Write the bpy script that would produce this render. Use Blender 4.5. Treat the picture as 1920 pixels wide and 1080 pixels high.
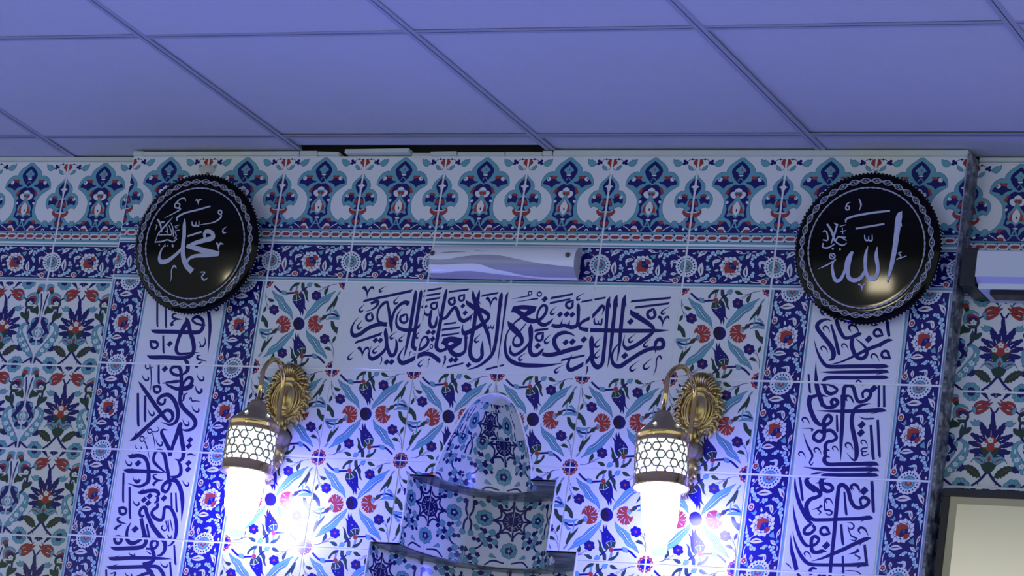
import bpy, bmesh, math, random
from mathutils import Vector, Matrix
random.seed(7)
PI = math.pi
C = bpy.context.scene
for o in list(bpy.data.objects): bpy.data.objects.remove(o)

# ------------------------------------------------------------------ camera, world, exposure
Z0 = 3.5                                   # height of the inscription's lower joint above the floor
cd = bpy.data.cameras.new('camera'); cam = bpy.data.objects.new('camera', cd); C.collection.objects.link(cam)
cd.sensor_width = 36; cd.lens = 129.3232; cd.clip_end = 60
R_ = ((0.90532062, 0.40128448, 0.13915943), (0.01548693, 0.29623646, -0.95498906), (-0.42444639, 0.86672644, 0.26197431))
cam.matrix_world = Matrix(((R_[0][0], -R_[1][0], -R_[2][0], 3.77212944), (R_[0][1], -R_[1][1], -R_[2][1], -6.87637603),
                           (R_[0][2], -R_[1][2], -R_[2][2], -1.88630664 + Z0), (0, 0, 0, 1)))
C.camera = cam
w = bpy.data.worlds.new('room'); C.world = w; w.use_nodes = True
bg = w.node_tree.nodes['Background']; bg.inputs[0].default_value = (0.86, 0.98, 1.0, 1); bg.inputs[1].default_value = 0.83
C.view_settings.view_transform = 'Standard'; C.view_settings.look = 'None'
C.view_settings.exposure = 0.0; C.view_settings.gamma = 1.0; C.view_settings.use_curve_mapping = False

def area_light(name, loc, target, sx, sy, power, col):
    l = bpy.data.lights.new(name, 'AREA'); l.shape = 'RECTANGLE'; l.size = sx; l.size_y = sy; l.energy = power; l.color = col
    o = bpy.data.objects.new(name, l); C.collection.objects.link(o); o.location = loc
    o.rotation_euler = (Vector(target) - Vector(loc)).to_track_quat('-Z', 'Y').to_euler()
    return o
up = area_light('added_blue_fill', (.6, -1.6, -1.75), (.6, -1.6, 99), 6.0, 2.0, 23, (.10, .10, 1.0)); up.data.spread = math.radians(100)  # unseen blue light, added to tint the ceiling from below
area_light('added_glint_left', (-3.82, -7.0, .29), (-.3, 0, .2), .12, .07, 4, (1., .88, .58))  # small warm light added to put a glint on the left plate
area_light('added_glint_right', (-1.08, -7.0, .33), (1.2, 0, .2), .25, .14, 6, (1., .88, .60))  # added warm light, placed for the right plate's glint; no window is built


# ------------------------------------------------------------------ materials
def mat(name, col, rough=.5, metal=0., emit=None, estr=0., spec=.5, var=0., vscale=8., bump=0., bscale=40., coat=0., trans=0.):
    m = bpy.data.materials.new(name); m.use_nodes = True; nt = m.node_tree; b = nt.nodes['Principled BSDF']
    b.inputs['Base Color'].default_value = (*col, 1); b.inputs['Roughness'].default_value = rough; b.inputs['Metallic'].default_value = metal
    b.inputs['Specular IOR Level'].default_value = spec; b.inputs['Coat Weight'].default_value = coat; b.inputs['Transmission Weight'].default_value = trans
    if emit: b.inputs['Emission Color'].default_value = (*emit, 1); b.inputs['Emission Strength'].default_value = estr
    tc = nt.nodes.new('ShaderNodeTexCoord')
    if var:
        n = nt.nodes.new('ShaderNodeTexNoise'); n.inputs['Scale'].default_value = vscale; n.inputs['Detail'].default_value = 4
        mx = nt.nodes.new('ShaderNodeMix'); mx.data_type = 'RGBA'
        mx.inputs[6].default_value = (*[c * (1 - var) for c in col], 1); mx.inputs[7].default_value = (*[min(1, c * (1 + var)) for c in col], 1)
        nt.links.new(tc.outputs['Object'], n.inputs['Vector']); nt.links.new(n.outputs['Fac'], mx.inputs[0]); nt.links.new(mx.outputs[2], b.inputs['Base Color'])
    if bump:
        n2 = nt.nodes.new('ShaderNodeTexNoise'); n2.inputs['Scale'].default_value = bscale; n2.inputs['Detail'].default_value = 3
        bp = nt.nodes.new('ShaderNodeBump'); bp.inputs['Strength'].default_value = bump; bp.inputs['Distance'].default_value = .01
        nt.links.new(tc.outputs['Object'], n2.inputs['Vector']); nt.links.new(n2.outputs['Fac'], bp.inputs['Height']); nt.links.new(bp.outputs['Normal'], b.inputs['Normal'])
    return m
def glaze(name, col, var=.10):
    return mat(name, col, rough=.17, spec=.5, var=var, vscale=30, bump=.006, bscale=14)
GL = {'w': glaze('white_glaze', (.74, .76, .76), .03), 'n': glaze('navy_glaze', (.010, .008, .125), .15), 't': glaze('turquoise_glaze', (.14, .37, .44), .14),
      'r': glaze('red_glaze', (.36, .045, .026), .16), 'g': glaze('green_glaze', (.022, .055, .030), .2), 'c': glaze('pale_blue_glaze', (.48, .70, .78), .08),
      'p': glaze('plum_glaze', (.016, .007, .03), .2), 'm': glaze('maroon_glaze', (.10, .016, .03), .2)}
M = dict(
    grout=mat('grout', (.84, .85, .84), .85, var=.12, vscale=60), plaster=mat('plaster', (.60, .64, .58), .8, var=.08, vscale=25, bump=.1, bscale=90),
    panel=mat('ceiling_panel', (.50, .50, .56), .9, var=.03, vscale=12, bump=.22, bscale=420), bar=mat('bar_enamel', (.33, .34, .42), .55, var=.03),
    dark=mat('void_shade_black', (.02, .02, .02), .9, var=.2), carpet=mat('carpet', (.13, .20, .22), .95, var=.3, vscale=6, bump=.3, bscale=300),
    black=mat('black_lacquer', (.0022, .0022, .0026), .055, spec=.14), blackp=mat('black_plastic', (.012, .012, .014), .35, var=.1),
    silver=mat('silver_glitter', (.62, .64, .72), .42, metal=.55, var=.12, vscale=900, bump=.5, bscale=1500), stone=mat('clear_stone', (.9, .92, 1), .05, metal=.6, var=.03),
    brass=mat('polished_brass', (.72, .50, .22), .13, metal=1, var=.06, vscale=40), gold=mat('gold_casting', (.62, .47, .20), .33, metal=1, var=.15, vscale=60, bump=.05, bscale=120),
    cap=mat('satin_brass', (.42, .33, .22), .48, metal=.85, var=.1, vscale=90, bump=.05, bscale=300),
    frost=mat('frosted_glass', (.80, .81, .84), .20, spec=.5, var=.03, vscale=14), band=mat('clear_wave_glass', (.36, .36, .43), .16, spec=.5, var=.05, vscale=14),
    screw=mat('screw_steel', (.10, .09, .07), .4, metal=.8, var=.1), putty=mat('filler', (.52, .52, .46), .9, var=.15, vscale=60, bump=.4, bscale=120),
    case=mat('white_case_enamel', (.62, .66, .70), .4, var=.02), case2=mat('case_violet_lit', (.42, .42, .66), .4, var=.02))
LAMP = (0.125, 0.125, 1.0)
M['glow'] = mat('lit_glass_bulb', (.9, .9, .95), .3, emit=LAMP, estr=168., var=.01)
M['glow_dim'] = mat('lit_glass_bulb_dim', (.9, .9, .95), .3, emit=LAMP, estr=112., var=.01)
M['glow_in'] = mat('lit_glass_sleeve', (.3, .3, .32), .3, emit=(.74, .93, 1.0), estr=1.3, var=.01)
M['glow_tip'] = mat('lit_glass_tip', (.9, .9, .95), .3, emit=(.62, .78, 1.), estr=1.0, var=.01)
def marble():
    m = mat('blue_marble', (.05, .05, .08), .28); nt = m.node_tree; b = nt.nodes['Principled BSDF']
    tc = nt.nodes.new('ShaderNodeTexCoord'); mp = nt.nodes.new('ShaderNodeMapping'); mp.inputs['Scale'].default_value = (9, 30, 26)
    n = nt.nodes.new('ShaderNodeTexNoise'); n.inputs['Scale'].default_value = 1.6; n.inputs['Detail'].default_value = 9; n.inputs['Roughness'].default_value = .68; n.inputs['Distortion'].default_value = .6
    r = nt.nodes.new('ShaderNodeValToRGB'); e = r.color_ramp.elements
    e[0].position = .36; e[0].color = (.012, .013, .028, 1); e[1].position = .68; e[1].color = (.42, .44, .50, 1)
    x = e.new(.5); x.color = (.085, .09, .13, 1)
    nt.links.new(tc.outputs['Object'], mp.inputs[0]); nt.links.new(mp.outputs[0], n.inputs['Vector']); nt.links.new(n.outputs['Fac'], r.inputs[0]); nt.links.new(r.outputs[0], b.inputs['Base Color'])
    return m
M['marble'] = marble()
def screen_mat():
    m = mat('lit_screen', (.3, .3, .3), .25); nt = m.node_tree; b = nt.nodes['Principled BSDF']
    tc = nt.nodes.new('ShaderNodeTexCoord'); s = nt.nodes.new('ShaderNodeSeparateXYZ'); r = nt.nodes.new('ShaderNodeMapRange')
    r.inputs[1].default_value = -.03; r.inputs[2].default_value = -.21
    rp = nt.nodes.new('ShaderNodeValToRGB'); rp.color_ramp.elements[0].color = (.30, .30, .235, 1); rp.color_ramp.elements[1].color = (.60, .59, .48, 1)
    nt.links.new(tc.outputs['Object'], s.inputs[0]); nt.links.new(s.outputs[2], r.inputs[0]); nt.links.new(r.outputs[0], rp.inputs[0]); nt.links.new(rp.outputs[0], b.inputs['Emission Color'])
    b.inputs['Emission Strength'].default_value = .9; b.inputs['Base Color'].default_value = (.05, .05, .05, 1)
    return m
M['screen'] = screen_mat(); M['mat'] = mat('screen_margin', (.06, .06, .05), .5, emit=(.25, .25, .18), estr=.5, var=.02)

# ------------------------------------------------------------------ mesh helpers
class MB:
    def __init__(s): s.v = []; s.f = []; s.mi = []; s.mats = []; s.sm = []
    def slot(s, m):
        if m not in s.mats: s.mats.append(m)
        return s.mats.index(m)
    def add(s, vs, fs, m, smooth=False):
        k = len(s.v); s.v += [tuple(q) for q in vs]; i = s.slot(m)
        for f in fs: s.f.append(tuple(a + k for a in f)); s.mi.append(i); s.sm.append(smooth)
    def box(s, a, b, m, bev=0.):
        x0, y0, z0 = a; x1, y1, z1 = b
        if bev <= 0:
            s.add([(x0, y0, z0), (x1, y0, z0), (x1, y1, z0), (x0, y1, z0), (x0, y0, z1), (x1, y0, z1), (x1, y1, z1), (x0, y1, z1)],
                  [(0, 3, 2, 1), (4, 5, 6, 7), (0, 1, 5, 4), (1, 2, 6, 5), (2, 3, 7, 6), (3, 0, 4, 7)], m); return
        bm = bmesh.new(); bmesh.ops.create_cube(bm, size=1)
        for q in bm.verts: q.co = ((q.co.x + .5) * (x1 - x0) + x0, (q.co.y + .5) * (y1 - y0) + y0, (q.co.z + .5) * (z1 - z0) + z0)
        bmesh.ops.bevel(bm, geom=bm.edges[:], offset=bev, segments=2, affect='EDGES', profile=.6); s.bm(bm, m)
    def bm(s, bm, m, smooth=False):
        bm.verts.index_update(); s.add([q.co for q in bm.verts], [[q.index for q in f.verts] for f in bm.faces], m, smooth); bm.free()
    def lathe(s, prof, m, n=40, c=(0, 0, 0), ax='z', sx=1., sy=1.):
        vs = []; fs = []
        for r, z in prof:
            for i in range(n):
                a = 2 * PI * i / n; p = (r * sx * math.cos(a), r * sy * math.sin(a), z)
                if ax == 'y': p = (p[0], z, p[1])
                vs.append((p[0] + c[0], p[1] + c[1], p[2] + c[2]))
        for j in range(len(prof) - 1):
            for i in range(n):
                k = (i + 1) % n; fs.append((j * n + i, j * n + k, (j + 1) * n + k, (j + 1) * n + i))
        s.add(vs, fs, m, True)
    def tube(s, pts, rad, m, n=8, closed=False):
        P = [Vector(p) for p in pts]; N = len(P); rr = rad if isinstance(rad, (list, tuple)) else [rad] * N
        up = Vector((.3, .2, .93)); vs = []; fs = []
        for i in range(N):
            t = (P[(i + 1) % N] - P[i - 1]) if closed else (P[min(i + 1, N - 1)] - P[max(i - 1, 0)])
            t.normalize(); a = t.cross(up)
            if a.length < .05: a = t.cross(Vector((1, 0, 0)))
            a.normalize(); b = t.cross(a)
            for k in range(n):
                q = 2 * PI * k / n; vs.append(P[i] + (a * math.cos(q) + b * math.sin(q)) * rr[i])
        for i in range(N if closed else N - 1):
            j = (i + 1) % N
            for k in range(n):
                l = (k + 1) % n; fs.append((i * n + k, i * n + l, j * n + l, j * n + k))
        if not closed: fs += [tuple(range(n))[::-1], tuple(range((N - 1) * n, N * n))]
        s.add(vs, fs, m, True)
    def ball(s, c, r, m, sc=(1, 1, 1), rot=0., seg=12):
        bm = bmesh.new(); bmesh.ops.create_uvsphere(bm, u_segments=seg, v_segments=max(6, seg // 2), radius=1)
        ca, sa = math.cos(rot), math.sin(rot)
        for q in bm.verts:
            x, y, z = q.co.x * r * sc[0], q.co.y * r * sc[1], q.co.z * r * sc[2]
            q.co = (c[0] + x * ca - z * sa, c[1] + y, c[2] + x * sa + z * ca)
        s.bm(bm, m, True)
    def mesh(s, name):
        me = bpy.data.meshes.new(name); me.from_pydata(s.v, [], s.f)
        for m in s.mats: me.materials.append(m)
        me.polygons.foreach_set('material_index', s.mi); me.polygons.foreach_set('use_smooth', s.sm); me.update()
        return me
def link(name, me, parent=None, loc=(0, 0, 0), rot=(0, 0, 0), scale=(1, 1, 1)):
    o = bpy.data.objects.new(name, me); C.collection.objects.link(o); o.location = loc; o.rotation_euler = rot; o.scale = scale
    if parent: o.parent = parent
    return o
def obj(name, mb, parent=None, **k): return link(name, mb.mesh(name), parent, **k)
def thing(name, label, cat, loc, group=None):
    o = link(name, None, loc=loc); o['label'] = label; o['category'] = cat
    if group: o['group'] = group
    return o
def struct(o, label): o['kind'] = 'structure'; o['label'] = label; o['category'] = 'structure'; return o

# ------------------------------------------------------------------ printed decoration (drawn as paths, in 0.1 mm)
ART = {
'verse': [(0,1,0,431,1846,34,461,1875,77,523,1819,60,557,1746,34,576,1634,6),(0,1,0,566,1705,21,593,1820,43,641,1878,55,685,1875,51,712,1818,11),(0,1,0,1013,1917,6,920,1871,21,852,1819,42,876,1785,55,908,1795,34,931,1818,6),(1,1,0,478,1528,1,519,1598,1,1666,1854,1,1637,1781,1),(0,1,0,688,1504,64,795,1558,72,874,1572,72),(0,1,0,865,1572,81,845,1458,59,728,1370,30,578,1322,6),(0,1,0,548,1501,6,487,1438,21,433,1365,43,466,1318,55,512,1332,34,543,1364,6),(0,1,0,743,1309,15,766,1245,59,792,1179,59,759,1124,59,689,1120,59,634,1170,59,634,1238,59,688,1274,59,743,1309,15),(0,1,0,1100,1564,42,1009,1522,76,915,1402,59,895,1239,47,942,1114,59,1047,1059,80,1168,1041,101),(0,1,0,1084,1568,55,1173,1325,72,1263,1043,84,1312,852,8),(0,1,0,1314,892,34,1271,1124,59,1300,1348,68,1406,1492,76,1527,1551,93,1628,1517,118),(0,1,0,1368,1699,6,1308,1636,21,1255,1564,42,1289,1516,55,1334,1531,34,1365,1562,6),(0,1,0,1486,1429,4,1389,1269,38,1386,1086,55,1471,967,76,1653,920,84,1824,934,80,1951,1013,59,2010,1139,38,2025,1342,17),(0,1,0,1613,1293,15,1627,1221,59,1646,1146,59,1600,1092,59,1522,1098,59,1470,1160,59,1480,1232,59,1546,1263,59,1613,1293,15),(0,1,0,1741,1835,13,1750,1742,84,1748,1397,88,1742,992,88,1734,690,75,1718,468,46,1692,262,6),(0,1,0,1874,1845,13,1875,1744,84,1876,1339,84,1874,995,88,1870,713,92,1874,572,96,1960,497,88,2088,506,75,2202,599,75,2228,701,71,2162,780,59,2082,738,46,2047,596,33,2040,505,13),(0,1,0,450,1200,4,356,1065,34,316,902,64,385,777,93,538,805,97,713,940,97,896,1019,97,1023,1046,97,1168,1037,97),(0,1,0,549,1130,6,500,1062,21,451,982,42,488,931,55,538,947,34,573,981,6),(1,1,0,433,575,1,481,651,1,1085,869,1,1057,788,1),(1,1,0,945,745,1,1018,686,1,945,607,1,872,666,1),(1,1,0,1066,747,1,1139,688,1,1067,610,1,994,669,1),(0,1,0,1146,964,21,1163,859,93,1215,678,88,1223,496,71,1098,336,84,938,251,97,842,326,63,844,447,30,878,557,6),(0,1,0,1181,778,76,1277,497,80,1379,343,92,1465,377,84,1488,523,76,1462,653,50,1425,719,8),(0,1,0,1080,574,6,993,509,21,924,434,42,958,387,55,1004,402,34,1036,434,6),(0,1,0,543,464,34,574,493,76,635,438,59,669,366,34,688,255,6),(0,1,0,678,326,21,705,440,42,752,497,55,796,494,51,823,438,11),(0,1,0,464,418,6,396,350,21,337,272,42,374,222,55,422,238,34,456,272,6),(0,1,0,1154,309,25,1173,213,29,1140,119,6),(1,1,0,1300,262,1,1377,200,1,1301,117,1,1224,179,1),(1,1,0,1419,265,1,1496,203,1,1420,120,1,1343,182,1),(0,1,0,1436,889,6,1357,830,21,1294,763,42,1324,719,55,1366,733,34,1395,762,6),(0,1,0,1647,821,6,1578,767,21,1522,705,42,1550,665,55,1589,677,34,1616,704,6),(0,1,0,1707,588,6,1608,425,38,1575,283,71,1688,175,100,1891,254,100,2049,345,96,2171,392,96,2321,391,96,2462,321,96,2554,255,96,2589,198,21),(0,1,0,1866,439,29,1826,418,21,1833,350,17,1824,285,6),(0,1,0,1897,379,8,2122,427,21,2283,497,21),(0,1,0,2360,567,25,2355,533,25,2333,518,25,2307,532,25,2291,565,25,2296,600,25,2318,614,25,2344,601,25,2360,567,25),(0,1,0,2196,288,6,2131,228,21,2076,158,42,2108,114,54,2151,128,33,2181,158,6),(0,1,0,2343,286,42,2300,257,25,2316,161,17,2292,96,6),(0,1,0,2036,932,6,1968,869,21,1911,796,42,1944,748,54,1989,763,33,2021,795,6),(1,1,0,2198,954,1,2270,895,1,2199,817,1,2127,875,1),(1,1,0,2318,956,1,2390,897,1,2319,819,1,2247,878,1),(1,1,0,2326,801,1,2398,743,1,2326,665,1,2255,723,1),(1,1,0,1979,1515,1,2035,1469,1,1980,1410,1,1925,1455,1),(1,1,0,2052,1512,1,2099,1474,1,2052,1423,1,2006,1461,1),(0,1,0,2014,1410,25,2039,1312,50,2131,1275,59,2194,1337,34),(0,1,0,2196,1393,46,2190,1284,75,2190,1123,80,2258,1007,84,2341,1029,75,2354,1146,59,2357,1263,10),(0,1,0,2314,1582,14,2305,1508,54,2309,1450,54,2262,1415,54,2200,1430,54,2166,1484,55,2186,1537,55,2245,1551,55,2314,1582,14),(1,1,0,1931,1790,1,1948,1843,1,2373,1914,1,2355,1865,1),(1,1,0,1940,1676,1,1958,1729,1,2362,1797,1,2344,1748,1),(1,1,0,1963,1567,1,1979,1624,1,2369,1696,1,2351,1647,1),(0,1,0,2490,1884,13,2480,1785,75,2464,1491,84,2451,1108,88,2441,766,88,2444,565,92,2537,477,79,2661,506,75,2735,582,104),(1,1,0,2542,623,1,2588,759,1,2774,803,0,3040,769,1,3031,639,1,2789,473,1,2634,609,0),(1,0,0,2708,631,1,2765,677,0,2854,655,1,2768,602,1),(0,1,0,2595,649,42,2726,571,91,2879,415,108,3032,395,95,3142,481,74,3139,661,70,3113,821,66,3148,845,12),(0,1,0,3148,801,41,3183,758,6),(0,1,0,2353,1449,6,2404,1268,29,2452,1209,50,2492,1159,42),(0,1,0,2464,1199,71,2577,1231,79,2680,1394,79,2755,1460,75,2836,1357,88,2907,1208,87,3017,1160,91,3130,1226,75,3203,1332,12),(0,1,0,3177,1253,33,3170,1139,6),(1,1,0,2536,1783,1,2558,1832,1,3029,1897,1,3011,1848,1),(1,1,0,2533,1049,1,2552,1094,1,2845,1140,1,2830,1096,1),(1,1,0,2503,916,1,2524,973,1,2959,1038,1,2938,985,1),(1,1,0,2519,792,1,2540,844,1,2955,901,1,2937,857,1),(0,1,0,2714,1694,15,2716,1625,58,2727,1564,58,2688,1523,58,2626,1532,59,2586,1584,59,2598,1642,59,2653,1663,59,2714,1694,15),(0,1,0,2942,1766,14,2932,1696,54,2937,1644,54,2897,1613,54,2842,1625,54,2811,1671,54,2827,1718,54,2879,1732,54,2942,1766,14),(1,1,0,2936,1556,1,2999,1504,1,2936,1436,1,2873,1487,1),(1,1,0,3016,1405,1,3083,1349,1,3016,1276,1,2949,1331,1),(0,1,0,3125,1854,17,3152,1725,83,3262,1526,121,3381,1287,100,3549,1030,91,3671,793,74,3781,437,6),(0,1,0,3282,1861,17,3273,1727,75,3262,1566,91,3268,1325,91,3273,1024,91,3261,724,91,3272,464,95,3346,316,99,3476,274,95,3567,372,87,3543,551,78,3536,734,12),(0,1,0,2991,1618,33,3063,1547,92,3249,1449,112,3451,1385,95,3573,1311,87,3580,1211,83,3455,1088,95,3261,964,99,3087,880,112,3010,959,54,3007,1087,6),(0,1,0,3311,1597,33,3354,1540,6),(0,1,0,3470,880,6,3401,814,21,3342,737,41,3377,688,54,3424,703,33,3457,736,6),(0,1,0,3470,1651,32,3498,1679,71,3555,1626,55,3586,1558,32,3602,1453,6),(0,1,0,3594,1520,20,3619,1627,39,3663,1681,51,3704,1678,47,3729,1625,10),(1,1,0,3337,1704,1,3363,1757,1,3747,1828,1,3725,1779,1),(0,1,0,3820,1825,12,3816,1717,91,3823,1396,83,3842,996,87,3845,677,82,3807,437,86,3669,259,74,3477,131,49,3239,57,4),(0,1,0,3831,1617,41,3880,1517,6),(0,1,0,3980,1836,12,3964,1719,95,3971,1399,83,3977,999,74,3976,600,58,3961,234,6),(0,1,0,3976,1639,41,4014,1560,6),(0,1,0,3610,1071,21,3642,1002,37,3684,1033,25,3728,998,37,3752,1086,17),(0,1,0,3673,1077,17,3686,1023,25),(0,1,0,2683,370,46,2703,271,46,2664,100,6),(1,1,0,2848,346,1,2923,285,1,2848,202,1,2773,264,1),(1,1,0,2956,353,1,3031,291,1,2956,209,1,2881,270,1),(1,1,0,3280,239,1,3351,181,1,3280,104,1,3209,161,1),(1,1,0,2753,80,1,2775,132,1,3164,234,1,3146,186,1),(1,1,0,3690,56,1,3714,109,1,4136,219,1,4110,167,1),(0,1,0,4536,1813,29,4529,1782,29,4501,1769,29,4469,1781,29,4452,1812,29,4460,1843,29,4488,1856,29,4519,1844,29,4536,1813,29),(0,1,0,4482,1752,37,4269,1712,21,4081,1669,6),(0,1,0,4767,1793,33,4757,1759,33,4724,1744,33,4686,1758,33,4666,1791,33,4676,1825,33,4709,1840,33,4747,1827,33,4767,1793,33),(0,1,0,4701,1696,41,4529,1669,29,4135,1598,6),(1,1,0,4859,1761,1,4937,1695,1,4858,1609,1,4780,1674,1),(1,1,0,4985,1677,1,5010,1737,1,5514,1834,1,5496,1782,1),(1,1,0,4977,1565,1,5002,1625,1,5472,1721,1,5450,1673,1),(1,1,0,4102,1373,1,4132,1506,1,4316,1541,0,4527,1539,0,4699,1516,1,4672,1392,1,4444,1258,1,4322,1366,0),(1,0,0,4295,1433,1,4352,1446,0,4497,1437,1,4430,1376,1),(0,1,0,4166,1422,62,4324,1356,95,4468,1239,111,4623,1188,111,4807,1220,82,4923,1367,74,4927,1507,70,4838,1543,62,4758,1434,53,4740,1274,53,4818,1146,86,4949,1109,86,5064,1181,61,5128,1258,10),(0,1,0,5107,1106,69,5246,1081,94,5409,1105,81,5581,1069,94,5698,1119,85,5705,1273,77,5671,1530,81,5659,1609,12),(0,1,0,5326,1107,61,5339,1242,8),(0,1,0,5498,1095,61,5522,1218,8),(0,1,0,5675,1530,49,5732,1456,6),(1,1,0,5269,1419,1,5342,1358,1,5268,1276,1,5195,1338,1),(1,1,0,5425,1432,1,5502,1367,1,5423,1281,1,5346,1346,1),(1,1,0,5557,1421,1,5630,1359,1,5556,1278,1,5483,1340,1),(0,1,0,5537,1679,14,5526,1595,57,5531,1532,57,5483,1493,57,5416,1508,57,5379,1564,57,5399,1623,57,5461,1640,57,5537,1679,14),(0,1,0,5167,1529,6,5098,1466,20,5040,1393,41,5072,1346,53,5117,1360,33,5148,1392,6),(0,1,0,5795,1846,6,5687,1790,20,5607,1725,41,5635,1683,53,5674,1696,33,5702,1724,6),(0,1,0,4475,1329,62,4342,1236,53,4212,1120,41,4095,922,37,4073,762,49,4085,603,70,4153,406,78,4300,274,94,4541,207,98,4856,201,94,5167,217,61,5496,273,6),(0,1,0,4061,1169,21,4158,1063,128,4326,927,127,4441,810,94,4467,691,78,4372,626,78,4273,667,57,4268,786,41,4368,928,37,4498,1126,25),(0,1,0,4212,630,25,4224,497,66,4340,426,74,4495,513,74,4616,655,53,4665,775,41),(0,1,0,4612,1120,16,4628,1013,111,4669,775,94,4677,557,94,4758,436,90,4882,447,82,4972,544,61,4998,589,10),(0,1,0,4979,465,73,5133,441,98,5336,478,98,5574,555,105,5833,628,93,5892,676,16),(0,1,0,5702,866,6,5581,926,49,5433,947,85,5297,904,94,5217,788,98,5272,631,94,5374,530,73),(1,1,0,4854,712,1,4931,648,1,4853,561,1,4775,626,1),(1,1,0,5497,806,1,5573,741,1,5495,655,1,5419,720,1),(1,1,0,5650,827,1,5731,759,1,5649,669,1,5568,737,1),(1,1,0,5907,882,1,5988,814,1,5906,724,1,5825,792,1),(0,1,0,4944,948,15,4933,866,61,4938,797,61,4887,756,61,4817,772,61,4779,835,61,4801,898,61,4866,915,61,4944,948,15),(1,1,0,4718,947,1,4738,1007,1,5051,1046,1,5034,994,1),(0,1,0,5130,908,6,5058,837,20,4995,754,41,5032,700,53,5082,717,33,5118,753,6),(0,1,0,4609,480,6,4519,420,20,4449,350,41,4479,305,53,4522,319,33,4552,349,6),(0,1,0,5523,230,6,5413,169,20,5331,99,41,5361,55,53,5403,69,32,5433,99,6),(1,1,0,5437,303,1,5461,363,1,5999,482,1,5978,430,1),(0,1,0,5690,471,4,5637,343,49,5618,205,77,5700,125,93,5894,212,93,6062,334,77,6117,453,48),(0,1,0,6082,905,10,6089,787,109,6132,532,93,6185,308,93,6308,203,105,6408,294,93,6407,598,85,6397,893,81,6369,1286,81,6351,1642,89,6378,1769,10),(0,1,0,6247,1359,6,6276,1502,53,6219,1552,77,6128,1440,77,6004,1299,77,5831,1204,73,5761,1116,65,5813,1042,77,6003,1018,93,6293,1015,93,6704,1015,93,7113,1022,88,7519,1033,80,7854,1052,6),(1,1,0,5713,1614,1,5739,1662,1,6283,1767,1,6265,1719,1),(0,1,0,6078,1288,28,6106,1163,49,6180,1152,36,6187,1233,24),(0,1,0,6189,1164,32,6254,1142,49,6267,1280,28),(0,1,0,6537,1811,12,6518,1684,97,6532,1388,85,6539,1053,89,6551,739,72,6552,444,48,6543,197,6),(0,1,0,6726,1814,12,6711,1688,97,6716,1392,85,6727,1057,89,6747,743,72,6748,508,40,6741,332,6),(0,1,0,6388,1613,49,6433,1499,6),(0,1,0,6550,1635,49,6595,1522,6),(0,1,0,6740,1659,48,6785,1545,6),(1,1,0,6858,1639,1,6886,1699,1,7788,1789,1,7759,1738,1),(1,1,0,6975,1507,1,7000,1563,1,7769,1667,1,7743,1616,1),(0,1,0,6888,1486,16,6953,1400,109,7157,1292,113,7356,1178,96,7472,1083,80,7450,974,84,7303,834,92,7118,697,92,6944,626,92,6845,691,52,6829,804,28,6844,930,4),(0,1,0,7038,1408,40,7117,1399,6),(1,1,0,6930,1301,1,7009,1234,1,6928,1144,1,6849,1212,1),(1,1,0,6903,551,1,6986,480,1,6900,386,1,6817,457,1),(0,1,0,7422,1527,17,7445,1451,68,7473,1377,68,7436,1315,68,7361,1309,68,7302,1365,68,7302,1441,68,7361,1482,68,7422,1527,17),(0,1,0,7778,1573,6,7680,1515,20,7605,1447,40,7634,1404,52,7674,1417,32,7703,1446,6),(0,1,0,7546,1310,32,7575,1338,72,7631,1284,56,7661,1214,32,7676,1107,6),(0,1,0,7668,1175,20,7696,1285,40,7741,1341,52,7782,1338,48,7806,1283,10),(0,1,0,7089,963,6,7009,896,20,6943,819,40,6977,769,52,7024,785,32,7057,818,6),(0,1,0,7446,857,6,7369,793,20,7306,720,40,7338,672,52,7382,687,32,7413,719,6),(0,1,0,7601,538,8,7566,699,68,7591,813,84,7684,847,88,7754,747,92,7706,658,92,7493,643,92,7263,540,92,7003,358,96,6817,232,104,6670,281,84,6606,446,60,6650,623,40,6799,815,10),(0,1,0,6304,855,6,6237,783,20,6178,699,40,6215,645,52,6266,661,32,6302,698,6),(0,1,0,6327,612,6,6263,541,20,6205,459,40,6241,406,52,6291,422,32,6326,458,6),(0,1,0,7752,411,36,7714,481,32,7661,456,32,7644,374,28,7654,218,28,7620,54,6),(0,1,0,7234,367,6,7142,289,20,7065,199,40,7104,141,52,7158,159,32,7197,198,6),(0,1,0,7538,433,6,7444,348,20,7365,250,40,7407,186,52,7467,206,32,7509,249,6),(0,1,0,6074,221,28,6085,119,32,6065,5,6)],
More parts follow.
